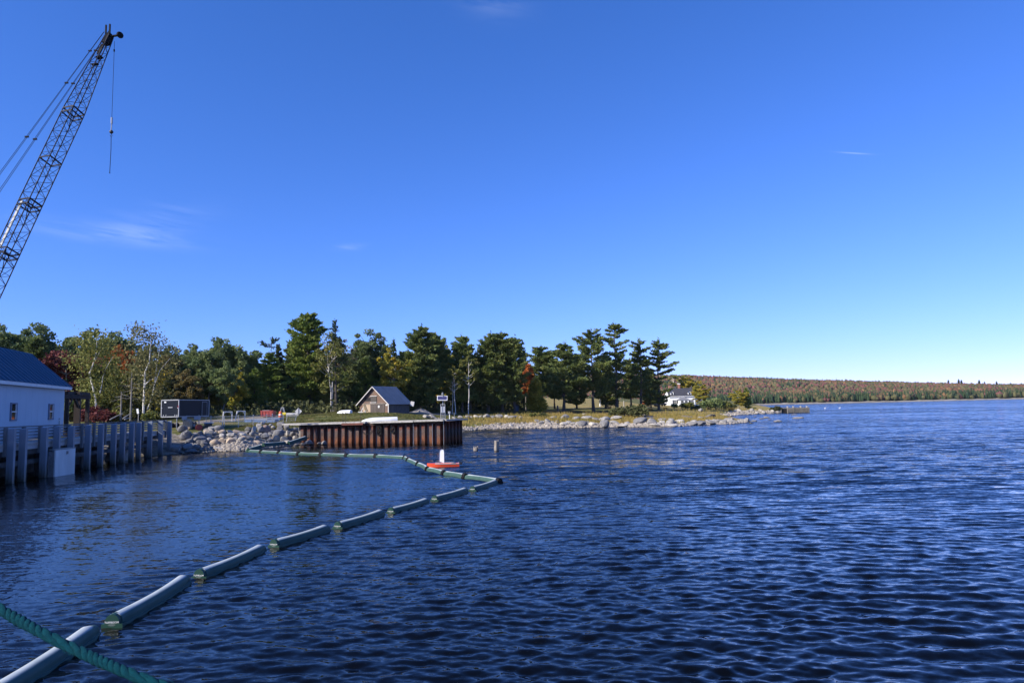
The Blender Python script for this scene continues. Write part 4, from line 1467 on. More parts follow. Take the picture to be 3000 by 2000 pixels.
# ---- gable-roofed buildings share this frame: x along the gable, y along the ridge, origin at the near left corner of the floor
def roof_slab(mb, x0, z0, x1, z1, y0, y1, th=0.12):
    d = Vector((x1 - x0, 0, z1 - z0)).normalized()
    n = Vector((-d.z, 0, d.x))
    if n.z < 0:
        n = -n
    mb.prism([(x0, z0), (x1, z1), (x1 + n.x * th, z1 + n.z * th), (x0 + n.x * th, z0 + n.z * th)], y0, y1)
    return mb


def boathouse():
    u = Vector((-0.286, 0.958, 0))                     # along the long wall, away from the viewer
    rz = math.atan2(u.y, u.x) - math.pi / 2
    org = Vector((-39.62, 60.2, 2.25))                 # far lake-side corner; building runs back from it
    t = thing('boathouse', 'white boarded boathouse with steep blue metal roof behind the pier', 'boathouse', tuple(org), rz)
    W, L, H, RZ = 5.5, 24.0, 4.65, 7.15
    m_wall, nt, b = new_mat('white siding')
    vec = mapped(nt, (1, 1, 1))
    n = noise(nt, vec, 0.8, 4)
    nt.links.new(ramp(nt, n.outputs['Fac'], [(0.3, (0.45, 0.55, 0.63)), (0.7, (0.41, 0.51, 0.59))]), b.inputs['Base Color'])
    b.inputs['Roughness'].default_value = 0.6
    x = 0.0
    # long wall boards: vertical sheets with a gap between
    i = 0
    while -L + i * 1.22 < -0.05:
        y0 = -L + i * 1.22
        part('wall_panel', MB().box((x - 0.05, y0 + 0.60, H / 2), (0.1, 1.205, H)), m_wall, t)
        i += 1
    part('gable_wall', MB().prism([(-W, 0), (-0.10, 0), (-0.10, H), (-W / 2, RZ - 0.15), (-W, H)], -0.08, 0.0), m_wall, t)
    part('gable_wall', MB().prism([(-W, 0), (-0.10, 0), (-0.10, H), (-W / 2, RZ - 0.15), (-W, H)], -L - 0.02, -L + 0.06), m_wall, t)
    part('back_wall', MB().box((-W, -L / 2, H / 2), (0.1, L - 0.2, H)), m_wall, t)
    m_roof = mat('blue metal roof', (0.012, 0.070, 0.135), (0.010, 0.058, 0.115), 0.8, 0.5, (1, 1, 1), 0.0, metallic=0.0, spec=0.15, rand=0.06)
    ov = 0.42
    s = (RZ - H) / (W / 2)
    y = -L - 0.5
    while y < 0.7:
        w = min(0.92, 0.75 - y)
        part('roof_panel', roof_slab(MB(), ov, H - ov * s, -W / 2, RZ, y + 0.012, y + w - 0.012, 0.07), m_roof, t)
        part('roof_rib', roof_slab(MB(), ov, H - ov * s + 0.06, -W / 2, RZ + 0.06, y - 0.022, y + 0.022, 0.06), m_roof, t)
        y += 0.92
    part('roof_slope', roof_slab(MB(), -W - ov, H - ov * s, -W / 2, RZ, -L - 0.5, 0.75, 0.07), m_roof, t)
    part('ridge_cap', MB().prism([(-W / 2 - 0.2, RZ - 0.10), (-W / 2, RZ + 0.14), (-W / 2 + 0.2, RZ - 0.10), (-W / 2, RZ + 0.09)], -L - 0.55, 0.78), m_roof, t)
    part('fascia', MB().box((ov + 0.02, -L / 2 + 0.1, H - ov * s - 0.10), (0.04, L + 1.2, 0.24)), M_white, t)
    part('soffit', MB().box((ov / 2 + 0.01, -L / 2 + 0.1, H - 0.42), (ov - 0.06, L + 1.0, 0.03)), M_white, t)
    part('rake_board', roof_slab(MB(), ov, H - ov * s - 0.14, -W / 2, RZ - 0.14, 0.72, 0.77, 0.13), M_white, t)
    part('rake_board', roof_slab(MB(), -W - ov, H - ov * s - 0.14, -W / 2, RZ - 0.14, 0.72, 0.77, 0.13), M_white, t)
    m_frame = mat('blue grey window frame', (0.16, 0.20, 0.28), (0.13, 0.17, 0.24), 3, 0.5)
    m_ref = mat('window pane', (0.03, 0.025, 0.022), (0.05, 0.04, 0.035), 1.5, 0.05)
    for yy in (-10.5, -2.9):
        f = MB()
        w, h, z0 = 1.02, 1.32, 1.48
        for dy in (-w / 2, w / 2):
            f.box((0.05, yy + dy, z0 + h / 2), (0.10, 0.09, h))
        for dz in (0.05, h - 0.05):
            f.box((0.05, yy, z0 + dz), (0.10, w, 0.09))
        wo = part('window', f, m_frame, t)
        part('sash', MB().box((0.04, yy, z0 + h / 2), (0.09, w - 0.10, 0.08)).box((0.035, yy - w / 2 + 0.09, z0 + h / 2), (0.07, 0.08, h - 0.2)).box((0.035, yy + w / 2 - 0.09, z0 + h / 2), (0.07, 0.08, h - 0.2)), M_white, wo)
        part('pane', MB().box((0.012, yy, z0 + h * 0.75), (0.02, w - 0.2, h * 0.42)), m_ref, wo)
        part('pane', MB().box((0.012, yy, z0 + h * 0.27), (0.02, w - 0.2, h * 0.42)), m_ref, wo)
    part('meter_box', MB().box((0.06, -0.75, 1.15), (0.12, 0.22, 0.42)).box((0.06, -0.75, 1.52), (0.14, 0.26, 0.16)), M_offwhite, t)
    # brown hoist frame standing at the boathouse's far end
    mb_ = mat('creosoted timber', (0.045, 0.030, 0.022), (0.028, 0.020, 0.016), 3, 0.85, (1, 1, 0.2))
    f = thing('timber_hoist', 'dark brown heavy timber hoist frame at the far end of the boathouse', 'timber frame', tuple(P(210, 1245, 63)), rz)
    p0, p1 = P(194, 1240, 62.0), P(229, 1240, 64.0)
    for q in (p0, p1, p0 + u * 2.6, p1 + u * 2.6):
        part('post', MB().beam((q.x, q.y, 0.3), (q.x, q.y, 5.85), 0.30, 0.30, (u.x, u.y, 0)), mb_, f, world=True)
    for a_, b_ in ((p0, p1), (p0 + u * 2.6, p1 + u * 2.6)):
        for z in (5.75, 2.9):
            a2, b2 = Vector((a_.x, a_.y, z)), Vector((b_.x, b_.y, z))
            d = (b2 - a2).normalized()
            part('beam', MB().beam(a2 - d * 0.9 * (z > 5), b2 + d * 0.25, 0.34, 0.36), mb_, f, world=True)
    for q in (p0, p1):
        part('beam', MB().beam(Vector((q.x, q.y, 6.08)) - u * 0.3, Vector((q.x, q.y, 6.08)) + u * 2.9, 0.26, 0.28), mb_, f, world=True)
    for q, sg in ((p0, 1), (p1, -1)):
        d = (p1 - p0).normalized() * sg
        part('brace', MB().beam(Vector((q.x, q.y, 4.75)) - u * 0.05, Vector((q.x, q.y, 5.6)) + d * 0.8 - u * 0.05, 0.2, 0.2), mb_, f, world=True)


boathouse()


# ---- crane
def crane():
    D_tip, D_low = 74.0, 64.5
    tip = P(322, 103, D_tip)
    low = P(40, 700, D_low)
    ax = (tip - low).normalized()
    foot = low - ax * ((low.z - 2.6) / ax.z)
    ah = Vector((ax.x, ax.y, 0)).normalized()
    e1 = Vector((ah.y, -ah.x, 0))                      # hinge line, pointing right
    e2 = e1.cross(ax).normalized()                     # pointing up and back
    if e2.z < 0:
        e2 = -e2
    t = thing('crane', 'tall dark lattice boom crane leaning over the boathouse with a hanging hook ball', 'crane', tuple(foot))
    M_ch = mat('crane paint', (0.014, 0.016, 0.030), (0.010, 0.012, 0.022), 2, 0.6, spec=0.2)
    M_hd = mat('crane head black', (0.006, 0.006, 0.007), (0.01, 0.01, 0.011), 3, 0.8, spec=0.15)
    Ltot = (tip - foot).length
    S = 0.70                                            # half side

    def half(s):
        r = Ltot - s
        if r < 11.5:
            return 0.30 + (S - 0.30) * max(0.0, (r - 0.3) / 11.2)
        if s < 5:
            return 0.5 + (S - 0.5) * s / 5
        return S

    def node_pt(s, i, j):
        h = half(s)
        return foot + ax * s + e1 * (h * i) + e2 * (h * j)
    cor = [(-1, 1), (1, 1), (1, -1), (-1, -1)]
    ss = [0, 5, Ltot - 11.5, Ltot - 0.3]
    for i, j in cor:
        part('chord', MB().tube([node_pt(s, i, j) for s in ss], 0.052, 6), M_ch, t, world=True)
    # lacing: each bar its own object, sharing one unit tube
    bar = MB().tube([(0, 0, 0), (0, 0, 1)], 1.0, 5).mesh('lacing_bar', M_ch, True)

    def bar_between(a, b, r):
        a, b = a - foot, b - foot
        d = b - a
        q = d.to_track_quat('Z', 'Y').to_matrix().to_4x4()
        link('lacing_bar', bar, t, Matrix.Translation(a) @ q @ Matrix.Diagonal((r, r, d.length, 1)))
    s = Ltot - 0.6
    flip = 0
    cnt = 0
    panel = 0
    while s > Ltot - 46.0:
        step = max(1.0, 1.28 * half(s) * 1.1)
        s2 = s - step
        if s2 < 5:
            break
        for f in range(4):
            (i0, j0), (i1, j1) = cor[f], cor[(f + 1) % 4]
            if (flip + f) % 2:
                (i0, j0), (i1, j1) = (i1, j1), (i0, j0)
            bar_between(node_pt(s, i0, j0), node_pt(s2, i1, j1), 0.027)
            cnt += 1
            if panel % 2 == 0 and f in (0, 1, 2, 3) and cnt < 290:
                bar_between(node_pt(s2, i1, j1), node_pt(s2, i0, j0), 0.021)
                cnt += 1
        flip += 1
        panel += 1
        s = s2
    # section joints: heavy frames
    for r in (11.5, 18.2, 23.5, 29.2, 35.0, 41.5):
        s = Ltot - r
        for dd in (0, 0.55):
            h = MB()
            for f in range(4):
                a, b = node_pt(s - dd, *cor[f]), node_pt(s - dd, *cor[(f + 1) % 4])
                if dd == 0 or r in (11.5, 23.5, 29.2, 41.5):
                    h.beam(a, b, 0.09, 0.12)
            if dd == 0 and r in (11.5, 23.5, 29.2, 41.5):
                h.beam(node_pt(s, -1, 1), node_pt(s - 1.6, 1, -1), 0.06, 0.06)
                h.beam(node_pt(s, 1, 1), node_pt(s - 1.6, -1, -1), 0.06, 0.06)
            if h.v:
                part('section_frame', h, M_ch, t, world=True)
    # walkway plank lying inside the boom
    M_pl = mat('galvanised walkway', (0.34, 0.35, 0.34), (0.24, 0.25, 0.25), 3, 0.6)
    for s0, s1 in ((Ltot - 42.0, Ltot - 29.6), (Ltot - 29.0, Ltot - 23.6)):
        part('walkway', MB().beam(foot + ax * s0 + e1 * -0.40 + e2 * 0.56, foot + ax * s1 + e1 * -0.40 + e2 * 0.56, 0.30, 0.10, e2), M_pl, t, world=True)
    # head
    hc = tip - ax * 0.3
    part('boom_head', MB().beam(hc - ax * 1.1, hc + ax * 0.3, 0.62, 0.66, e2), M_hd, t, world=True)
    part('head_frame', MB().beam(hc - ax * 2.9 + e2 * 0.25, hc - ax * 1.4 + e2 * 0.25, 0.55, 0.10, e2).beam(hc - ax * 4.5 + e2 * 0.1, hc - ax * 4.35 + e2 * 0.1, 0.8, 0.3, e2).beam(hc - ax * 3.3, hc - ax * 3.15, 0.7, 0.4, e2), M_hd, t, world=True)
    for k in (-0.25, 0.3):
        part('lug', MB().beam(hc + e1 * k + e2 * 0.3 + ax * 0.2, hc + e1 * k + e2 * 0.3 + Vector((0, 0, 1.05)) + ax * 0.2, 0.14, 0.14), M_hd, t, world=True)
    sh = hc + e1 * 1.45 - e2 * 0.1 + ax * 0.05
    part('sheave_arm', MB().beam(hc + e1 * 0.3, sh, 0.17, 0.17, e2), M_hd, t, world=True)
    Rm = Matrix((e1 * 0.95 + ax * -0.3, e2, ax)).transposed()
    q = (e1 * 0.97 + ah * -0.25 + Vector((0, 0, 0.12))).normalized().to_track_quat('Z', 'Y').to_matrix()
    part('sheave', MB().lathe([(0.02, -0.14), (0.33, -0.14), (0.37, -0.05), (0.30, 0.0), (0.37, 0.05), (0.33, 0.14), (0.02, 0.14)], sh, 16, q), M_hd, t, world=True, smooth=True)
    # backstay pendants from the head down to the mast, out of the picture at the left
    for k, (sx, e_low) in enumerate(((-1, (-52, 560)), (1, (-20, 575)))):
        lowp = P(e_low[0] - 60, e_low[1] + 100, 55)
        for g in (0.0, 0.28):
            a = tip + e1 * (0.36 * sx) + e2 * 0.5
            b = lowp + e1 * (g - 0.14)
            a2 = a + e1 * (g - 0.14) * 0.3
            part('pendant_line', MB().tube([a2, b], 0.021, 5, False), M_ch, t, world=True)
        for f in (0.13, 0.33, 0.62):
            m_ = (tip + e1 * (0.36 * sx) + e2 * 0.5).lerp(lowp, f)
            part('pendant_link', MB().box(m_, (0.34, 0.12, 0.14)), M_hd, t, world=True)
    # hoist line, ball and sling
    hp = tip + ah * 0.55 + e1 * 0.10 - Vector((0, 0, 0.5))
    zt = lambda y: P(315, y, hp.y).z
    part('hoist_line', MB().tube([hp, (hp.x, hp.y, zt(345))], 0.024, 5), M_ch, t, world=True)
    part('line_marker', MB().lathe([(0.02, 0), (0.08, 0.05), (0.08, 0.28), (0.02, 0.33)], (hp.x, hp.y, zt(153)), 8), M_hd, t, world=True)
    part('swivel', MB().tube([(hp.x, hp.y, zt(345)), (hp.x + 0.02, hp.y, zt(363))], 0.10, 6).tube([(hp.x, hp.y, zt(363)), (hp.x, hp.y, zt(382))], 0.055, 6), M_galv, t, world=True)
    c = Vector((hp.x, hp.y, zt(387)))
    prof = [(0.02, -0.22)] + [(0.21 * math.cos(a), 0.21 * math.sin(a)) for a in np.linspace(-1.4, 1.4, 9)] + [(0.02, 0.22)]
    part('hook_ball', MB().lathe(prof, c, 14), mat('ball rusty black', (0.05, 0.04, 0.035), (0.03, 0.025, 0.022), 4, 0.5), t, smooth=True, world=True)
    hk = [c + Vector((0.10 * math.sin(a), 0, -0.42 + 0.12 * math.cos(a))) for a in np.linspace(0, 5.0, 9)]
    part('hook', MB().tube([c - Vector((0, 0, 0.2))] + hk, 0.03, 6), M_hd, t, world=True)
    part('sling', MB().tube([c - Vector((0, 0, 0.5)), c + Vector((0.03, 0, -2.0)), (hp.x - 0.02, hp.y, zt(507))], 0.035, 5).lathe([(0.02, -0.05), (0.09, 0), (0.02, 0.06)], (hp.x - 0.02, hp.y, zt(507)), 6), M_ch, t, world=True)


crane()


# ---- sheet pile bulkhead
def bulkhead():
    t = thing('sheet_pile_wall', 'rusty steel sheet pile wall under a weathered board walkway', 'sea wall', tuple(WALL_B))
    m, nt, b = new_mat('rusted sheet steel')
    geo = node(nt, 'ShaderNodeNewGeometry')
    sp = node(nt, 'ShaderNodeSeparateXYZ')
    nt.links.new(geo.outputs['Position'], sp.inputs[0])
    st = node(nt, 'ShaderNodeMapping')
    st.inputs['Scale'].default_value = (3.2, 3.2, 0.25)
    nt.links.new(geo.outputs['Position'], st.inputs['Vector'])
    n = noise(nt, st.outputs[0], 1.2, 6, 0.7)
    z2 = node(nt, 'ShaderNodeMath', operation='MULTIPLY_ADD')
    nt.links.new(n.outputs['Fac'], z2.inputs[0])
    z2.inputs[1].default_value = 1.9
    nt.links.new(sp.outputs['Z'], z2.inputs[2])
    mr = node(nt, 'ShaderNodeMapRange')
    mr.inputs['From Min'].default_value = 0.9
    mr.inputs['From Max'].default_value = 3.4
    nt.links.new(z2.outputs[0], mr.inputs['Value'])
    col = ramp(nt, mr.outputs[0], [(0.0, (0.050, 0.024, 0.014)), (0.20, (0.21, 0.078, 0.036)), (0.42, (0.125, 0.076, 0.058)), (0.62, (0.125, 0.092, 0.082)), (0.80, (0.15, 0.048, 0.030)), (1.0, (0.050, 0.018, 0.013))])
    fl = noise(nt, geo.outputs['Position'], 7, 5, 0.7)
    mx = node(nt, 'ShaderNodeMixRGB', blend_type='MULTIPLY')
    mx.inputs[0].default_value = 0.75
    nt.links.new(col, mx.inputs[1])
    nt.links.new(ramp(nt, fl.outputs['Fac'], [(0.35, (0.45, 0.42, 0.42)), (0.6, (1, 1, 1))]), mx.inputs[2])
    nt.links.new(mx.outputs[0], b.inputs['Base Color'])
    b.inputs['Roughness'].default_value = 0.85
    b.inputs['Specular IOR Level'].default_value = 0.2

    def run(a, c, n, off):
        d = (c - a).normalized()
        nrm = Vector((d.y, -d.x, 0))
        if nrm.y > 0 and abs(nrm.y) > abs(nrm.x):
            nrm = -nrm
        per = (c - a).length / n
        dep = 0.74
        f = per * 0.42
        w = per * 0.09
        ins = per - f - 2 * w
        # outline seen from above, then raised: outer flange, web, inner pan, web
        pl = [(0, 0), (f, 0), (f + w, -dep), (f + w + ins, -dep), (per, 0)]
        mb = MB()
        th = 0.02
        for (x0, y0), (x1, y1) in zip(pl[:-1], pl[1:]):
            p0, p1 = d * x0 + nrm * y0, d * x1 + nrm * y1
            q = (p1 - p0).normalized()
            k = Vector((q.y, -q.x, 0)) * th
            mb.add([p0 + Vector((0, 0, -2)), p1 + Vector((0, 0, -2)), p1 + Vector((0, 0, 2.55)), p0 + Vector((0, 0, 2.55)),
                    p0 - k + Vector((0, 0, -2)), p1 - k + Vector((0, 0, -2)), p1 - k + Vector((0, 0, 2.55)), p0 - k + Vector((0, 0, 2.55))],
                   [(0, 1, 2, 3), (5, 4, 7, 6), (0, 3, 7, 4), (1, 5, 6, 2), (3, 2, 6, 7), (4, 5, 1, 0)])
        me = mb.mesh('sheet_pile', m)
        for i in range(n):
            link('sheet_pile', me, t, Matrix.Translation(a + d * (per * i + off) - t.location + Vector((0, 0, -0.10 * (1 - i / n)))))
        return d, nrm
    d1, n1 = run(WALL_A, WALL_B, 20, 0.0)
    d2, n2 = run(WALL_B + n1 * 0.0, WALL_C, 5, 0.15)
    # walkway boards on top
    M_cap = mat('bleached boards', (0.46, 0.44, 0.40), (0.22, 0.205, 0.185), 2.2, 0.85, (0.6, 6, 6), 0.35, rand=0.12)
    a = P(858, 1244, 83.2)
    a.z = 2.40
    zA, zB = 2.42, 2.62
    LL = (WALL_B - WALL_A).length

    def top(s, side, dz=0.0):
        q = WALL_A + d1 * s + n1 * side
        return Vector((q.x, q.y, zA + (zB - zA) * s / LL + dz))
    for k, (s0, s1, sd, dz) in enumerate(((-1.0, 9.0, 0.48, -0.02), (9.7, LL * 0.81, 0.50, -0.03), (LL * 0.815, LL + 0.15, 0.48, 0.0), (-1.2, 8.9, 0.14, 0.0), (-2.6, 9.4, -0.20, 0.03), (-2.9, 8.6, -0.54, 0.05), (9.6, LL * 0.82, 0.16, -0.03), (9.3, LL * 0.8, -0.20, 0.02), (9.6, LL * 0.85, -0.54, 0.03),
                                          (LL * 0.822, LL + 0.1, 0.14, 0.0), (LL * 0.805, LL - 0.2, -0.20, 0.02), (LL * 0.855, LL - 0.4, -0.54, 0.04), (-2.0, LL - 1, -0.88, 0.03))):
        part('cap_board', MB().beam(top(s0, sd, dz), top(s1, sd, dz), 0.325, 0.16), M_cap, t, world=True)
    part('waler', MB().beam(top(0, -0.10, -0.25), top(LL - 0.1, -0.10, -0.25), 0.36, 0.26), mat('rusty waler', (0.035, 0.020, 0.014), (0.06, 0.03, 0.02), 3, 0.9), t, world=True)

    def top2(s, side, dz=0.0):
        q = WALL_B + d2 * s + n2 * side
        return Vector((q.x, q.y, zB + dz))
    L2 = (WALL_C - WALL_B).length
    part('cap_board', MB().beam(top2(-0.1, 0.20, 0.02), top2(L2 + 0.7, 0.20, 0.02), 0.4, 0.16), M_wood_grey, t, world=True)
    part('cap_board', MB().beam(top2(0.4, -0.24, 0.02), top2(L2 + 0.7, -0.24, 0.02), 0.4, 0.16), M_wood_grey, t, world=True)
    m_fill = mat('gravel fill', (0.26, 0.235, 0.20), (0.16, 0.145, 0.125), 4, 0.95, bump=0.4)
    fl_ = MB()
    q_ = [top(-0.6, -0.55, -0.10), top(LL - 0.6, -0.55, -0.10), Vector((WALL_C[0] - 0.75, WALL_C[1] - 0.1, zB - 0.1)), Vector((WALL_C[0] - 1.2, WALL_C[1] + 13, 2.4)), Vector((WALL_C[0] - 4.5, WALL_C[1] + 13, 2.4)), top(LL - 3, -4.0, -0.12), top(0, -4.2, -0.12)]
    fl_.add([Vector((p.x, p.y, p.z)) for p in q_] + [Vector((p.x, p.y, -0.5)) for p in q_], [tuple(range(7)), tuple(range(13, 6, -1))] + [(i, (i + 1) % 7, 7 + (i + 1) % 7, 7 + i) for i in range(7)])
    part('fill', fl_, m_fill, t, world=True)
    # rusty landing with two rods, hanging chain loops and tyres
    lx = (WALL_B - WALL_A).length * 0.40
    part('landing_plate', MB().beam(top(lx - 1.4, 0.62, -0.14), top(lx + 1.4, 0.62, -0.14), 0.36, 0.22), mat('rust plate', (0.16, 0.055, 0.04), (0.10, 0.04, 0.03), 4, 0.9), t, world=True)
    M_rod = mat('rod steel', (0.06, 0.045, 0.04), (0.04, 0.03, 0.03), 3, 0.7)
    for s_, hh in ((lx - 1.25, 1.25), (lx - 0.9, 1.3), (lx + 1.05, 1.2)):
        q = top(s_, 0.74)
        part('ladder_rod', MB().tube([q + Vector((0, 0, -0.3)), q + Vector((0, 0, hh))], 0.022, 5), M_rod, t, world=True)
    for s_, w_, z_ in ((lx - 0.6, 1.1, 1.6), (lx + 1.5, 1.4, 1.15)):
        pts = []
        for k in range(9):
            f = k / 8 - 0.5
            q = top(s_ + f * w_, 0.10)
            pts.append(Vector((q.x, q.y, z_ + 0.5 * (2 * f) ** 2)))
        part('chain', MB().tube(pts, 0.035, 5), M_black, t, world=True)
    for s_, z_ in ((lx + 3.15, 1.75), (lx + 3.15, 1.35), (lx + 4.9, 1.6)):
        q = top(s_, 0.18)
        c = Vector((q.x, q.y, z_))
        ring = MB()
        rings = []
        for k in range(14):
            a_ = 2 * math.pi * k / 14
            cc = c + d1 * (0.27 * math.cos(a_)) + Vector((0, 0, 0.30 * math.sin(a_)))
            rad = d1 * math.cos(a_) + Vector((0, 0, math.sin(a_)))
            rings.append([cc + rad * (0.09 * math.cos(b_)) + n1 * (0.10 * math.sin(b_)) for b_ in np.linspace(0, 2 * math.pi, 7)[:-1]])
        rings.append(rings[0])
        ring.loft(rings, False)
        part('tyre', ring, M_black, t, smooth=True, world=True)
    for f in (0.80, 0.925, 0.998):
        q = WALL_A + d1 * (LL * f) + n1 * 0.14
        part('pipe', MB().tube([(q.x, q.y, -1), (q.x, q.y, 2.3 if f < 0.99 else 2.9)], 0.03, 6), M_steel, t, world=True)
    return top, top2, LL


wall_top, wall_top2, WALL_L = bulkhead()


# ---- instrument station on the bulkhead corner
def solar():
    q = P(1298, 1231, 78.0)
    z0 = 2.66
    H = lambda y: P(1298, y, 78.0).z
    t = thing('solar_station', 'slim steel mast with tilted solar panel and open frame on the bulkhead corner', 'solar mast', (q.x, q.y, z0))
    x, y = q.x, q.y
    part('mast', MB().tube([(x, y, z0), (x, y, H(1158))], 0.045, 8), M_galv, t, world=True)
    fr = MB()
    for dx in (-0.24, 0.24):
        for dy in (-0.16, 0.16):
            fr.beam((x + dx, y + dy, z0 - 0.02), (x + dx, y + dy, H(1184)), 0.04, 0.04)
    for zz in (H(1184), H(1208), z0 + 0.12):
        fr.beam((x - 0.24, y - 0.16, zz), (x + 0.24, y - 0.16, zz), 0.05, 0.05).beam((x - 0.24, y + 0.16, zz), (x + 0.24, y + 0.16, zz), 0.05, 0.05)
        fr.beam((x - 0.24, y - 0.16, zz), (x - 0.24, y + 0.16, zz), 0.05, 0.05).beam((x + 0.24, y - 0.16, zz), (x + 0.24, y + 0.16, zz), 0.05, 0.05)
    part('frame', fr, M_galv, t, world=True)
    part('cabinet', MB().box((x, y + 0.06, (H(1190) + H(1207)) / 2), (0.40, 0.16, H(1190) - H(1207))), mat('grey cabinet', (0.40, 0.42, 0.45), (0.36, 0.38, 0.40), 3, 0.4), t, world=True)
    c = Vector((x - 0.05, y - 0.10, H(1166)))
    R = Matrix.Rotation(math.radians(8), 3, 'Z') @ Matrix.Rotation(math.radians(-62), 3, 'X') @ Matrix.Rotation(math.radians(4), 3, 'Y')
    pn = part('panel', MB().box(c, (1.16, 0.05, 0.62), M=R @ Matrix.Rotation(math.radians(30), 3, 'X')), M_white, t, world=True)
    R2 = R @ Matrix.Rotation(math.radians(30), 3, 'X')
    off = R2 @ Vector((0, -0.03, 0))
    cell = mat('solar cells', (0.045, 0.045, 0.11), (0.055, 0.055, 0.13), 2, 0.25)
    for i in range(2):
        for j in range(4):
            cc = c + off + R2 @ Vector((-0.39 + 0.26 * j, 0, -0.125 + 0.25 * i))
            part('cell', MB().box(cc, (0.262, 0.012, 0.245), M=R2), cell, pn, world=True)
    part('sensor', MB().tube([(x - 0.03, y, H(1158)), (x - 0.03, y, H(1152))], 0.03, 6).lathe([(0.02, 0), (0.11, 0.04), (0.11, 0.16), (0.03, 0.2)], (x - 0.03, y, H(1156)), 8).tube([(x - 0.25, y, H(1157.5)), (x + 0.2, y, H(1157.5))], 0.02, 5).tube([(x, y, H(1152)), (x, y, H(1147))], 0.015, 4), M_galv, t, world=True)
    b = P(1317, 1229, 79.0)
    tb = thing('instrument_box', 'small grey box on a thin white post right of the solar mast', 'meter box', (b.x, b.y, 2.66))
    part('post', MB().box((b.x, b.y, (2.66 + P(1317, 1211, 79).z) / 2), (0.09, 0.09, P(1317, 1211, 79).z - 2.66)), M_white, tb, world=True)
    part('box', MB().box((b.x, b.y, P(1317, 1208, 79).z), (0.30, 0.22, 0.24)).box((b.x, b.y - 0.02, P(1317, 1208, 79).z + 0.13), (0.34, 0.27, 0.03)), mat('grey enclosure', (0.42, 0.44, 0.45), (0.36, 0.38, 0.4), 3, 0.4), tb, world=True)
    part('door', MB().box((b.x, b.y - 0.12, P(1317, 1208, 79).z), (0.24, 0.02, 0.18)), mat('enclosure door', (0.36, 0.38, 0.40), (0.33, 0.35, 0.37), 3, 0.4), tb, world=True)
    g = P(1331, 1229, 78)
    pole = part_thing_pole('marker_rod', 'thin bare rod at the right end of the bulkhead', 'rod', (g.x, g.y, 2.66), P(1331, 1208, 78).z - 2.66)


def part_thing_pole(name, label, cat, loc, h):
    o = link(name, MB().tube([(0, 0, 0), (0, 0, h)], 0.022, 6).mesh(name, M_galv, True))
    o.location = loc
    return tag(o, label, cat)


solar()


# ---- overturned boats
def hull(name, label, c, L, B, H, rz, pitch=0.0, m=None):
    t = thing(name, label, 'boat', tuple(c), rz)
    mb = MB()
    rings = []
    N = 15
    for i in range(N):
        s = i / (N - 1)
        w = B / 2 * (1 - 0.22 * (1 - min(s / 0.35, 1.0)) ** 2) * (1 - max(0, (s - 0.55) / 0.45) ** 2.2 * 0.98)
        h = H * (1 - 0.10 * s) * (1 - max(0, (s - 0.62) / 0.38) ** 2.0 * 0.65)
        rings.append([Vector((-L / 2 + L * s, w * math.copysign(abs(math.cos(a)) ** 0.55, math.cos(a)), h * math.sin(a) ** 0.62 + 0.02)) for a in np.linspace(0.0, math.pi, 11)])
    mb.loft(rings, True)
    part('hull', mb, m or M_white, t, smooth=True)
    rail = MB()
    for sg in (-1, 1):
        rail.tube([Vector((r_[0 if sg > 0 else -1].x, r_[0 if sg > 0 else -1].y * 1.02, 0.04)) for r_ in rings], 0.035, 5)
    part('gunwale', rail, M_offwhite, t, smooth=True)
    part('keel', MB().tube([Vector((r_[5].x, 0, r_[5].z + 0.01)) for r_ in rings[:-1]], 0.028, 4), M_offwhite, t)
    return t


c = P(1112, 1239, 83.0)
hull('rowing_boat', 'overturned white rowing boat lying on the bulkhead walkway', (c.x, c.y, 2.52), 4.2, 1.4, 0.48, math.radians(196))
c = hit(1008, 1212.5) or P(1008, 1212, 118)
hull('skiff', 'overturned white skiff on the grass left of the shed', (c.x, c.y, c.z + 0.02), 2.5, 1.5, 0.60, math.radians(172))


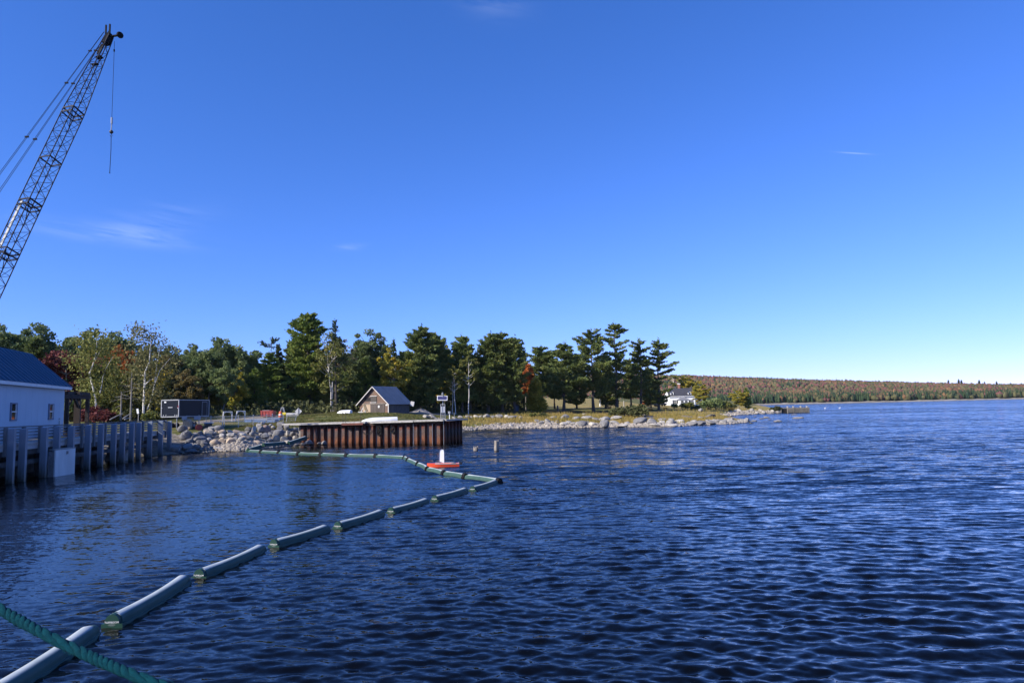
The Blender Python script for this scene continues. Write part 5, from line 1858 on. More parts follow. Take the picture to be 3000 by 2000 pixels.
# ---- shingled shed
def shed():
    G = P(1139, 1210, 128.0)
    z0 = ground(G.x, G.y) - 0.15
    D = 128.0
    org = Vector((G.x, G.y, z0))                      # near right corner of the gable wall
    left = P(1054, 1211, 131.5)
    d = Vector((left.x - org.x, left.y - org.y, 0))
    W = d.length
    rz = math.atan2(-d.y, -d.x)                       # local +x runs from left corner to right corner
    t = thing('shed', 'brown shingled shed with blue metal roof and plank sliding doors on the bank', 'shed', tuple(org), rz)
    H = P(1139, 1179, D).z - z0
    RZ = P(1097, 1133, 130).z - z0
    L = 6.1
    mw, nt, b = new_mat('weathered shingles')
    tc = mapped(nt, (1, 1, 1))
    br = node(nt, 'ShaderNodeTexBrick')
    br.inputs['Scale'].default_value = 1.0
    br.inputs['Brick Width'].default_value = 0.16
    br.inputs['Row Height'].default_value = 0.15
    br.inputs['Mortar Size'].default_value = 0.008
    br.inputs['Color1'].default_value = (0.25, 0.135, 0.085, 1)
    br.inputs['Color2'].default_value = (0.13, 0.085, 0.062, 1)
    br.inputs['Mortar'].default_value = (0.04, 0.03, 0.025, 1)
    sp = node(nt, 'ShaderNodeSeparateXYZ')
    nt.links.new(tc, sp.inputs[0])
    cb = node(nt, 'ShaderNodeCombineXYZ')
    ad = node(nt, 'ShaderNodeMath', operation='ADD')
    nt.links.new(sp.outputs[0], ad.inputs[0])
    nt.links.new(sp.outputs[1], ad.inputs[1])
    nt.links.new(ad.outputs[0], cb.inputs[0])
    nt.links.new(sp.outputs[2], cb.inputs[1])
    nt.links.new(cb.outputs[0], br.inputs['Vector'])
    n = noise(nt, tc, 1.1, 5, 0.7)
    mx = node(nt, 'ShaderNodeMixRGB')
    nt.links.new(ramp(nt, n.outputs['Fac'], [(0.42, (0, 0, 0)), (0.6, (1, 1, 1))]), mx.inputs[0])
    nt.links.new(br.outputs['Color'], mx.inputs[1])
    n2 = noise(nt, tc, 6, 4, 0.8)
    nt.links.new(ramp(nt, n2.outputs['Fac'], [(0.4, (0.075, 0.060, 0.052)), (0.6, (0.19, 0.135, 0.105))]), mx.inputs[2])
    nt.links.new(mx.outputs[0], b.inputs['Base Color'])
    b.inputs['Roughness'].default_value = 0.9
    part('gable_wall', MB().prism([(-W, 0), (0, 0), (0, H), (-W / 2, RZ - 0.12), (-W, H)], 0.0, 0.12), mw, t)
    part('gable_wall', MB().prism([(-W, 0), (0, 0), (0, H), (-W / 2, RZ - 0.12), (-W, H)], L - 0.12, L), mw, t)
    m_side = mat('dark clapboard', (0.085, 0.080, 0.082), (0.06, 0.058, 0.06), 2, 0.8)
    nb_ = 12
    for i in range(nb_):
        z = 0.1 + (H - 0.55) * i / nb_
        part('clapboard', MB().add([(0.0, 0.12, z), (0.035, 0.12, z), (0.008, 0.12, z + (H - 0.55) / nb_), (0, 0.12, z + (H - 0.55) / nb_), (0.0, L - 0.02, z), (0.035, L - 0.02, z), (0.008, L - 0.02, z + (H - 0.55) / nb_), (0, L - 0.02, z + (H - 0.55) / nb_)],
                                   [(0, 1, 2, 3), (7, 6, 5, 4), (1, 5, 6, 2), (0, 4, 5, 1), (3, 2, 6, 7), (0, 3, 7, 4)]), m_side, t)
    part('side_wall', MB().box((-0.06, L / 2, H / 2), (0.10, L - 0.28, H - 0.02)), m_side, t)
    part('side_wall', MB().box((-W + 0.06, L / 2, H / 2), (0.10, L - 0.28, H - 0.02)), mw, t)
    part('side_door', MB().box((0.03, 0.95, 0.98), (0.06, 0.85, 1.9)), mat('dark door', (0.06, 0.06, 0.065), (0.08, 0.08, 0.085), 3, 0.7), t)
    part('frieze', MB().box((0.02, L / 2, H - 0.18), (0.04, L - 0.1, 0.36)), mat('grey frieze', (0.22, 0.21, 0.2), (0.16, 0.155, 0.15), 3, 0.8), t)
    # roof
    s = (RZ - H) / (W / 2)
    ov, rk = 0.45, 0.55
    m_roof = mat('slate blue metal roof', (0.055, 0.088, 0.155), (0.040, 0.068, 0.125), 0.7, 0.34, spec=0.35, rand=0.10)
    np_ = 14
    pw = (L + 2 * rk) / np_
    for i in range(np_):
        y = -rk + i * pw
        part('roof_panel', roof_slab(MB(), ov, H - ov * s, -W / 2, RZ, y + 0.008, y + pw - 0.008, 0.06), m_roof, t)
        part('roof_rib', roof_slab(MB(), ov, H - ov * s + 0.05, -W / 2, RZ + 0.05, y - 0.02, y + 0.02, 0.05), m_roof, t)
    part('roof_slope', roof_slab(MB(), -W - ov, H - ov * s, -W / 2, RZ, -rk, L + rk, 0.06), m_roof, t)
    part('ridge_cap', MB().prism([(-W / 2 - 0.18, RZ - 0.08), (-W / 2, RZ + 0.13), (-W / 2 + 0.18, RZ - 0.08), (-W / 2, RZ + 0.08)], -rk - 0.02, L + rk), M_steel, t)
    m_rake = mat('pale rake board', (0.58, 0.56, 0.53), (0.46, 0.44, 0.41), 2, 0.6)
    part('rake_board', roof_slab(MB(), ov, H - ov * s - 0.10, -W / 2, RZ - 0.10, -rk - 0.03, -rk + 0.01, 0.15), m_rake, t)
    part('rake_board', roof_slab(MB(), -W - ov, H - ov * s - 0.10, -W / 2, RZ - 0.10, -rk - 0.03, -rk + 0.01, 0.15), m_rake, t)
    part('corner_board', MB().box((-0.07, -0.03, H / 2), (0.16, 0.06, H)), m_rake, t)
    # the openings of the gable: coordinates along the wall from the photograph
    X = lambda px: -W * (1139 - px) / (1139 - 1055.0)
    Z = lambda py: (1210 - py) / (1210 - 1179) * H
    m_ply = mat('raw plywood', (0.42, 0.32, 0.225), (0.36, 0.27, 0.185), 1.5, 0.8)
    m_plank = mat('grey door planks', (0.11, 0.09, 0.08), (0.065, 0.054, 0.048), 3, 0.9, (6, 6, 0.6), rand=0.2)
    part('plywood_panel', MB().box(((X(1065) + X(1087)) / 2, -0.04, Z(1182.5) / 2), (X(1087) - X(1065), 0.08, Z(1182.5) - 0.05)), m_ply, t)
    dd = part('sliding_door', MB().box(((X(1087) + X(1128)) / 2, -0.035, Z(1182.5) / 2), (X(1128) - X(1087) - 0.03, 0.05, Z(1182.5) - 0.06)), m_plank, t)
    for i in range(9):
        xa = X(1087) + (X(1128) - X(1087)) * (i + 0.5) / 9
        part('plank', MB().box((xa, -0.075, Z(1182.5) / 2 + 0.01 * (i % 3)), ((X(1128) - X(1087)) / 9 - 0.035, 0.03, Z(1182.5) - 0.12)), m_plank, dd)
    part('door_track', MB().box(((X(1064) + X(1130)) / 2, -0.09, Z(1181)), (X(1130) - X(1064), 0.10, 0.12)), mat('track board', (0.30, 0.26, 0.22), (0.2, 0.17, 0.15), 3, 0.8), t)
    part('notice', MB().box((X(1111.5), -0.10, Z(1189)), (0.34, 0.02, 0.42)), M_white, dd)
    part('notice', MB().box((X(1133), -0.02, Z(1185)), (0.42, 0.03, 0.26)), M_white, t)
    lo = part('loft_opening', MB().box(((X(1070) + X(1087)) / 2, -0.015, Z(1168.5)), (X(1087) - X(1070), 0.04, Z(1163.5) - Z(1173.5))), M_dark, t)
    part('loft_door', MB().box(((X(1088) + X(1105)) / 2, -0.07, Z(1168.3)), (X(1105) - X(1088), 0.06, Z(1161) - Z(1175.6))), mat('loft door planks', (0.09, 0.08, 0.072), (0.05, 0.045, 0.04), 5, 0.9, (5, 5, 1)), t)
    part('loft_rail', MB().box(((X(1087) + X(1106)) / 2, -0.11, Z(1160)), (X(1106) - X(1087), 0.06, 0.10)), m_rake, t)
    part('loft_sill', MB().box(((X(1087) + X(1105)) / 2, -0.12, Z(1177.6)), (X(1105) - X(1087), 0.1, 0.12)), m_rake, t)
    part('bracket', MB().beam((0.3, L + 0.1, H - 0.2), (0.9, L + 0.4, H - 0.35), 0.5, 0.9), m_rake, t)
    # leaning table top and legs before the left corner
    q = P(1062, 1211, 127.5)
    zz = ground(q.x, q.y)
    k = thing('leaning_table', 'tan wooden table tipped on end against the shed left corner', 'table', (q.x, q.y, zz), rz)
    R = Matrix.Rotation(math.radians(-16), 3, 'Y') @ Matrix.Rotation(math.radians(14), 3, 'X')
    part('table_top', MB().box((0.55, 0.2, 0.85), (0.08, 0.75, 1.55), M=R @ Matrix.Rotation(math.radians(70), 3, 'Z')), mat('tan board', (0.22, 0.18, 0.12), (0.17, 0.14, 0.095), 2, 0.8), k)
    for a_, b_ in (((0.2, 0, 0.95), (-0.35, -0.1, 0.02)), ((-0.35, -0.1, 0.04), (-0.95, -0.1, 0.12)), ((0.75, -0.2, 0.35), (0.95, -0.3, 0.0)), ((-0.35, -0.1, 0.04), (0.35, -0.15, 0.06))):
        part('leg', MB().beam(a_, b_, 0.10, 0.10), M_offwhite, k)


shed()


# ---- black enclosed trailer
def trailer():
    lb = P(482, 1223, 80.0)
    rb = P(523, 1221, 78.6)
    fr = P(611.5, 1216, 84.5)
    rear = Vector((rb.x - lb.x, rb.y - lb.y, 0))
    W = 2.15
    side = Vector((fr.x - rb.x, fr.y - rb.y, 0))
    rz = math.atan2(side.y, side.x)
    L = side.length
    g = ground(rb.x + side.x * 0.4, rb.y + side.y * 0.4)
    z0 = P(523, 1220, 78.6).z
    H = P(523, 1171, 78.6).z - z0
    t = thing('cargo_trailer', 'black enclosed cargo trailer with white edge trim parked on the gravel', 'trailer', (rb.x, rb.y, g), rz)
    b = z0 - g
    m_b = mat('black trailer skin', (0.005, 0.009, 0.018), (0.007, 0.011, 0.020), 1.2, 0.45, spec=0.15)
    m_tr = mat('bright trim', (0.36, 0.37, 0.38), (0.30, 0.31, 0.32), 3, 0.4)
    part('body', MB().box((L / 2, W / 2, b + H / 2), (L - 0.08, W - 0.08, H - 0.08)), m_b, t)
    e = 0.09
    tr = MB()
    for y in (0.0, W):
        for z in (b, b + H):
            tr.beam((0, y, z), (L, y, z), e * 0.7, e)
        for x in (0.0, L):
            tr.beam((x, y, b - e / 2), (x, y, b + H + e / 2), e, e)
    for x in (0, L):
        for z in (b, b + H):
            tr.beam((x, 0, z), (x, W, z), e, e * 1.25)
    part('trim', tr, m_tr, t)
    rd = part('ramp_door', MB().box((0.0, W / 2, b + H / 2), (0.05, W - 0.26, H - 0.26)), m_b, t)
    part('handle', MB().box((-0.04, W / 2 - 0.05, b + H * 0.56), (0.05, 0.55, 0.10)), m_tr, rd)
    part('plate', MB().box((-0.035, W * 0.78, b + H * 0.88), (0.02, 0.24, 0.16)), M_white, rd)
    for y in (0.16, 0.42, W - 0.62, W - 0.30):
        part('hinge', MB().box((-0.05, y, b + 0.14), (0.05, 0.07, 0.20)), m_tr, rd)
    for y in (0.05, W - 0.05):
        part('latch', MB().box((-0.05, y, b + H * 0.52), (0.07, 0.16, 0.10)), m_tr, t)
    part('tail_light', MB().box((-0.05, 0.04, b + H * 0.58), (0.04, 0.07, 0.32)), mat('red lamp', (0.35, 0.02, 0.02), (0.3, 0.015, 0.015), 3, 0.3), t)
    do = part('side_door', MB().box((L * 0.84, -0.005, b + H * 0.46), (L * 0.17, 0.05, H * 0.86)), m_b, t)
    fr_ = MB()
    x0, x1, za, zb = L * 0.755, L * 0.925, b + 0.05, b + H * 0.885
    fr_.beam((x0, -0.02, za), (x0, -0.02, zb), 0.05, 0.04).beam((x1, -0.02, za), (x1, -0.02, zb), 0.05, 0.04).beam((x0, -0.02, zb), (x1, -0.02, zb), 0.05, 0.04)
    part('door_frame', fr_, m_tr, do)
    wl = []
    for x in (L * 0.34, L * 0.34 + 0.86):
        w_ = part('wheel', MB().lathe([(0.02, -0.11), (0.20, -0.11), (0.33, -0.10), (0.36, 0.0), (0.33, 0.10), (0.02, 0.10)], (x, 0.02, 0.36), 16, Matrix.Rotation(math.pi / 2, 3, 'X')), M_black, t, smooth=True)
        part('rim', MB().lathe([(0.01, 0.0), (0.17, 0.0), (0.19, 0.03), (0.01, 0.05)], (x, -0.06, 0.36), 12, Matrix.Rotation(math.pi / 2, 3, 'X')), m_tr, w_)
        part('wheel', MB().lathe([(0.02, -0.11), (0.20, -0.11), (0.33, -0.10), (0.36, 0.0), (0.33, 0.10), (0.02, 0.10)], (x, W - 0.05, 0.36), 16, Matrix.Rotation(math.pi / 2, 3, 'X')), M_black, t, smooth=True)
    fe = MB()
    for x in (L * 0.34, L * 0.34 + 0.86):
        rings = [[Vector((x + r_ * math.cos(a), y, 0.40 + r_ * math.sin(a))) for r_, y in ((0.43, -0.16), (0.47, -0.16), (0.47, 0.02), (0.43, 0.02))] for a in np.linspace(0.1, 3.04, 10)]
        fe.loft(rings)
    part('fender', fe, M_steel, t)
    m_sk = mat('grey skirt', (0.30, 0.33, 0.38), (0.26, 0.29, 0.33), 3, 0.5)
    part('skirt', MB().box((L * 0.60, -0.03, b - 0.22), (L * 0.22, 0.04, 0.42)), m_sk, t)
    part('skirt', MB().box((L * 0.18, -0.03, b - 0.20), (L * 0.16, 0.04, 0.36)), m_sk, t)
    part('frame_rail', MB().beam((0.1, 0.35, b - 0.10), (L, 0.35, b - 0.10), 0.12, 0.16).beam((0.1, W - 0.35, b - 0.10), (L, W - 0.35, b - 0.10), 0.12, 0.16), M_dark, t)
    part('tongue', MB().beam((L, 0.35, b - 0.1), (L + 1.3, W / 2, b - 0.1), 0.1, 0.12).beam((L, W - 0.35, b - 0.1), (L + 1.3, W / 2, b - 0.1), 0.1, 0.12), M_dark, t)
    part('jack', MB().tube([(L + 1.15, W / 2, 0.02), (L + 1.15, W / 2, b + 0.3)], 0.05, 6), M_steel, t)
    part('stand', MB().tube([(0.15, 0.3, 0.0), (0.15, 0.3, b)], 0.05, 6), M_steel, t)
    # generator box before its front corner
    q = P(610, 1238, 81.5)
    gz_ = ground(q.x, q.y)
    k = thing('generator', 'dark boxy generator with pale lid on the grass by the trailer door', 'generator', (q.x, q.y, gz_), rz * 0.3)
    part('housing', MB().box((0, 0, 0.42), (0.85, 0.7, 0.62)), mat('dark green housing', (0.02, 0.028, 0.026), (0.03, 0.035, 0.033), 3, 0.5), k)
    part('lid', MB().box((0.05, 0, 0.80), (1.05, 0.8, 0.12)), mat('pale blue lid', (0.40, 0.45, 0.50), (0.34, 0.38, 0.43), 3, 0.5), k)
    part('skid', MB().box((0, -0.3, 0.06), (0.9, 0.08, 0.1)).box((0, 0.3, 0.06), (0.9, 0.08, 0.1)), M_steel, k)
    q = P(583, 1242, 79.5)
    k = thing('red_cable_reel', 'red cable reel standing on the grass in front of the trailer', 'cable reel', (q.x, q.y, ground(q.x, q.y)), 0.6)
    Rx = Matrix.Rotation(math.pi / 2, 3, 'X')
    for y in (-0.2, 0.2):
        part('flange', MB().lathe([(0.02, -0.02), (0.36, -0.02), (0.36, 0.02), (0.02, 0.02)], (0, y, 0.36), 16, Rx), mat('reel red', (0.28, 0.035, 0.03), (0.2, 0.03, 0.025), 3, 0.5), k)
    part('drum', MB().lathe([(0.25, -0.18), (0.27, 0), (0.25, 0.18)], (0, 0, 0.36), 14, Rx), mat('pale cable', (0.5, 0.45, 0.4), (0.35, 0.3, 0.27), 9, 0.7), k)


trailer()


# ---- chain link fence
def fence():
    pts_px = [(537, 1252, 1216), (583, 1250, 1217), (618, 1247, 1219), (652, 1247, 1218), (698, 1248, 1217), (742, 1243, 1216), (782, 1240, 1214), (798, 1238, 1213), (830, 1237, 1217), (838, 1238.5, 1216), (864, 1237, 1220)]
    ds = [80, 80.5, 81.5, 82, 83, 86, 88.5, 89.5, 91, 90, 91]
    P0 = [P(a, b, d) for (a, b, c), d in zip(pts_px, ds)]
    P1 = [P(a + (4 if i > 8 else 0), c, d) for i, ((a, b, c), d) in enumerate(zip(pts_px, ds))]
    t = thing('chain_link_fence', 'grey chain link fence along the grass above the boulders', 'fence', tuple(P0[3]))
    for i, (a, b) in enumerate(zip(P0, P1)):
        a = a.copy()
        a.z = min(a.z, ground(a.x, a.y)) - 0.05
        part('post', MB().tube([a, b], 0.045, 7).lathe([(0.01, 0.08), (0.055, 0.03), (0.055, -0.03), (0.01, -0.05)], b, 7), M_galv, t, world=True)
    for i in range(len(P0) - 1):
        if i == 8:
            continue
        h0 = P1[i] - Vector((0, 0, 0.06))
        h1 = P1[i + 1] - Vector((0, 0, 0.06))
        part('top_rail', MB().tube([h0, h1], 0.026, 5), M_galv, t, world=True)
    # gate between second and fourth posts has a middle rail
    part('gate_rail', MB().tube([P0[2].lerp(P1[2], 0.5), P0[3].lerp(P1[3], 0.5)], 0.022, 5), M_galv, t, world=True)
    part('gate_post', MB().tube([P0[3] + Vector((0.18, 0.05, -0.1)), P1[3] + Vector((0.18, 0.05, 0.0))], 0.045, 7), M_galv, t, world=True)
    w = MB()
    for i in range(len(P0) - 1):
        if i == 8:
            continue
        Lf = (P0[i + 1] - P0[i]).length
        n = max(3, int(Lf / 0.16))
        Hh = (P1[i] - P0[i]).length
        k = int(Hh / 0.16)
        for j in range(-k, n + 1):
            for sg in (1, -1):
                f0, f1 = j / n, (j + k) / n
                g0, g1 = max(0.0, f0), min(1.0, f1)
                if g1 <= g0:
                    continue
                v0, v1 = (g0 - f0) / (f1 - f0), (g1 - f0) / (f1 - f0)
                if sg < 0:
                    v0, v1 = 1 - v0, 1 - v1
                a = P0[i].lerp(P0[i + 1], g0).lerp(P1[i].lerp(P1[i + 1], g0), v0 * 0.94 + 0.02)
                b = P0[i].lerp(P0[i + 1], g1).lerp(P1[i].lerp(P1[i + 1], g1), v1 * 0.94 + 0.02)
                w.tube([a, b], 0.0055, 3, False)
    o = part('wire_mesh', w, M_galv, t, world=True)
    o['kind'] = 'stuff'


fence()


# ---- things standing about the yard
def yard_things():
    m_al = mat('white painted tube', (0.62, 0.61, 0.58), (0.5, 0.49, 0.46), 4, 0.5)
    for (xa, xb, yt, yb, D, lean, lab) in ((652, 679, 1206, 1226, 92, 3, 'left of two white portal boat cradles, the lower one'), (689, 717, 1204, 1222, 93, 6, 'right of two white portal boat cradles, the taller one')):
        c = P((xa + xb) / 2, yb, D)
        t = thing('boat_cradle', lab, 'boat cradle', (c.x, c.y, ground(c.x, c.y)), 0, 'white boat cradles behind the fence')
        a0, b0 = P(xa, yb, D), P(xb, yb - 1, D + 0.6)
        a0.z = ground(a0.x, a0.y)
        b0.z = ground(b0.x, b0.y)
        a1, b1 = P(xa + lean, yt, D), P(xb + 1, yt, D + 0.6)
        part('post', MB().beam(a0, a1, 0.11, 0.11), m_al, t, world=True)
        part('post', MB().beam(b0, b1, 0.11, 0.11), m_al, t, world=True)
        part('crossbar', MB().beam(a1 - Vector((0.06, 0, 0)), b1 + Vector((0.06, 0, 0)), 0.12, 0.13), m_al, t, world=True)
        part('brace', MB().beam(b1.lerp(a1, 0.28), b1.lerp(b0, 0.32), 0.06, 0.06), m_al, t, world=True)
        part('brace', MB().beam(a1.lerp(b1, 0.22), a1.lerp(a0, 0.3), 0.06, 0.06), m_al, t, world=True)
        part('foot_bar', MB().beam(a0 + Vector((-0.2, -0.5, 0.06)), a0 + Vector((1.2, 0.7, 0.06)), 0.09, 0.09), m_al, t, world=True)
    # blue floating platforms stored flat
    m_bl = mat('faded blue plastic', (0.10, 0.17, 0.32), (0.14, 0.21, 0.36), 3, 0.5)
    for xa, xb, y, D, hgt, lab in ((722, 790, 1222, 93, 0.35, 'long low blue float lying on the gravel behind the fence, left one'), (760, 812, 1227, 91, 0.40, 'blue slab of dock float lying on the grass behind the fence'), (790, 826, 1221, 95, 0.35, 'small blue float farthest right behind the fence')):
        a, b = P(xa, y, D), P(xb, y, D)
        g = ground((a.x + b.x) / 2, D)
        t = thing('dock_float', lab, 'dock float', ((a.x + b.x) / 2, D, g), 0, 'blue dock floats stored behind the fence')
        Lh = (b.x - a.x)
        part('deck', MB().box((0, 0, hgt), (Lh, 1.6, 0.08)), mat('float deck', (0.30, 0.34, 0.42), (0.24, 0.28, 0.35), 2, 0.7), t)
        n = max(2, int(Lh / 1.0))
        for i in range(n):
            part('drum', MB().box((-Lh / 2 + Lh * (i + 0.5) / n, 0, hgt / 2 - 0.03), (Lh / n - 0.12, 1.5, hgt - 0.03)), m_bl, t)
    # red skip
    a, b = P(768, 1219, 103), P(804, 1219, 103)
    g = ground((a.x + b.x) / 2, 103)
    t = thing('skip', 'faded red metal skip standing by the road', 'skip', ((a.x + b.x) / 2, 103, g), 0.08)
    w, h = b.x - a.x, P(790, 1203, 103).z - g
    m_r = mat('faded red paint', (0.42, 0.070, 0.050), (0.33, 0.055, 0.042), 2, 0.6)
    part('body', MB().loft([[Vector((sx * (w / 2 - 0.05 + 0.05 * k), sy * (0.8 + 0.05 * k), 0.12 + (h - 0.12) * k)) for sx, sy in ((-1, -1), (1, -1), (1, 1), (-1, 1))] for k in (0, 1)]), m_r, t)
    for i in range(4):
        part('rib', MB().box((-w / 2 + w * (i + 0.5) / 4, -0.86, h / 2 + 0.06), (0.08, 0.06, h - 0.16)), m_r, t)
    part('rim', MB().box((0, -0.84, h), (w + 0.08, 0.1, 0.09)).box((0, 0.84, h), (w + 0.08, 0.1, 0.09)).box((w / 2, 0, h), (0.1, 1.6, 0.09)).box((-w / 2, 0, h), (0.1, 1.6, 0.09)), m_r, t)
    part('tarp', MB().box((-0.3, 0.1, h + 0.07), (w * 0.55, 1.2, 0.10), 0.06), mat('grey tarp', (0.3, 0.29, 0.28), (0.2, 0.2, 0.19), 3, 0.8), t)
    # back of a diamond road sign
    q = P(874, 1215, 104)
    g = ground(q.x, q.y)
    t = thing('road_sign', 'bare grey back of a diamond road sign on a steel post', 'road sign', (q.x, q.y, g))
    c = P(874, 1204.5, 104)
    sz = 2 * 10.5 / 2000 * 104 / math.sqrt(2)
    part('post', MB().box((q.x, q.y, (g - 0.1 + P(874, 1195, 104).z) / 2), (0.08, 0.06, P(874, 1195, 104).z - g + 0.1)), M_steel, t, world=True)
    part('plate', MB().box((c.x, c.y + 0.06, c.z), (sz, 0.012, sz), M=Matrix.Rotation(math.radians(45), 3, 'Y')), mat('bare sign metal', (0.46, 0.46, 0.45), (0.40, 0.40, 0.39), 3, 0.5), t, world=True)
    # marker barrel, yellow drum and pale pipes
    q = P(822, 1217, 100)
    g = ground(q.x, q.y)
    m_o = mat('traffic orange', (0.62, 0.12, 0.03), (0.55, 0.10, 0.025), 3, 0.5)
    t = thing('traffic_barrel', 'orange traffic barrel beside the yellow drum', 'barrel', (q.x, q.y, g))
    part('body', MB().lathe([(0.30, 0.08), (0.28, 0.4), (0.25, 0.75), (0.20, 0.95), (0.05, 0.98)], (0, 0, 0), 14), m_o, t, smooth=True)
    part('base', MB().lathe([(0.36, 0.0), (0.36, 0.08), (0.30, 0.09)], (0, 0, 0), 14), M_black, t)
    part('stripe', MB().lathe([(0.283, 0.42), (0.272, 0.56), (0.20, 0.57)], (0, 0, 0), 14), M_white, t)
    q = P(829, 1216, 101)
    g = ground(q.x, q.y)
    t = thing('yellow_drum', 'bright yellow drum lying in front of the pale pipes', 'drum', (q.x, q.y, g), 0.2)
    part('shell', MB().lathe([(0.02, -0.42), (0.28, -0.42), (0.29, -0.14), (0.28, 0.0), (0.29, 0.14), (0.28, 0.42), (0.02, 0.42)], (0, 0, 0.45), 14, Matrix.Rotation(math.pi / 2, 3, 'Y')), mat('yellow paint', (0.62, 0.50, 0.04), (0.55, 0.44, 0.04), 3, 0.45), t, smooth=True)
    part('chock', MB().box((0, 0.0, 0.10), (0.8, 0.3, 0.2)), M_wood_grey, t)
    g0 = P(848, 1215, 103)
    zz = ground(g0.x, g0.y)
    t = thing('pipe_pile', 'low heap of pale grey pipes left of the road sign', 'pipes', (g0.x, g0.y, zz))
    m_p = mat('pale pipes', (0.50, 0.49, 0.46), (0.36, 0.35, 0.33), 5, 0.6)
    r = random.Random(2)
    for i in range(12):
        xx, zz2 = r.uniform(-0.4, 0.4), 0.10 + 0.16 * (i // 4)
        ll = 1.1 - 0.25 * (i // 4)
        part('pipe', MB().tube([(xx - ll, -0.5 + 0.3 * (i % 4), zz2), (xx + ll, -0.5 + 0.3 * (i % 4) + r.uniform(-0.1, 0.1), zz2 + r.uniform(-0.03, 0.05))], 0.085, 8), m_p, t, smooth=True)
    q = P(826, 1216, 104)
    t = thing('hoist_stand', 'small grey A shaped stand behind the yellow drum', 'stand', (q.x, q.y, ground(q.x, q.y)))
    for a_, b_ in (((-0.35, 0, 0), (-0.1, 0, 1.3)), ((0.45, 0, 0), (0.25, 0, 1.3)), ((-0.1, 0, 1.3), (0.25, 0, 1.3)), ((0.1, 0, 1.3), (0.1, 0.5, 0))):
        part('leg', MB().beam(a_, b_, 0.09, 0.09), M_galv, t)
    # white board on a stake, fallen poles
    q = P(405, 1231, 92)
    g = ground(q.x, q.y)
    t = thing('notice_board', 'narrow white board on a stake among the bushes left of the trailer', 'sign', (q.x, q.y, g))
    part('stake', MB().box((q.x, q.y, (g + P(405, 1211, 92).z) / 2), (0.06, 0.06, P(405, 1211, 92).z - g)), M_wood_grey, t, world=True)
    part('board', MB().box(P(404, 1204, 92) + Vector((0, -0.05, 0)), (0.26, 0.03, 0.66), M=Matrix.Rotation(math.radians(-10), 3, 'Y')), M_white, t, world=True)
    for k, (p0, p1, lab) in enumerate((((322, 1229), (360, 1211), 'long fallen pale pole slanting up beside the forked birch, left one'), ((360, 1226), (384, 1211), 'shorter fallen pale pole slanting up, right one'), ((365, 1228), (384, 1223), 'fallen pale pole lying almost flat under the slanting ones'))):
        a, b = P(*p0, 93), P(*p1, 94.5)
        o = link('fallen_pole', MB().tube([Vector((0, 0, 0)), (b - a) * 0.5 + Vector((0, 0, 0.05)), b - a], [0.09, 0.075, 0.05], 7).mesh('fallen_pole', BARK['dead'], True))
        o.location = a
        tag(o, lab, 'pole', 'fallen poles by the pier')
    for k, (x_, top_, bot_, lab) in enumerate(((353, 1146, 1232, 'dead grey standing trunk left of two behind the fallen poles'), (382, 1092, 1232, 'dead grey standing trunk right of two behind the fallen poles'))):
        a, b = P(x_, bot_, 96), P(x_, top_, 96)
        mb = MB().tube([(0, 0, 0), (0.03, 0, (b.z - a.z) * 0.5), (0, 0, b.z - a.z)], [0.14, 0.12, 0.05], 7)
        rr_ = random.Random(k)
        for i in range(9):
            h_ = rr_.uniform(0.4, 0.95) * (b.z - a.z)
            sd = rr_.choice((-1, 1))
            mb.tube([(0, 0, h_), (sd * rr_.uniform(0.6, 1.5), rr_.uniform(-0.6, 0.3), h_ - rr_.uniform(-0.1, 0.5))], [0.035, 0.01], 4)
        o = link('dead_trunk', mb.mesh('dead_trunk', BARK['grey'], True))
        o.location = a
        tag(o, lab, 'dead tree', 'dead trunks by the pier')


yard_things()


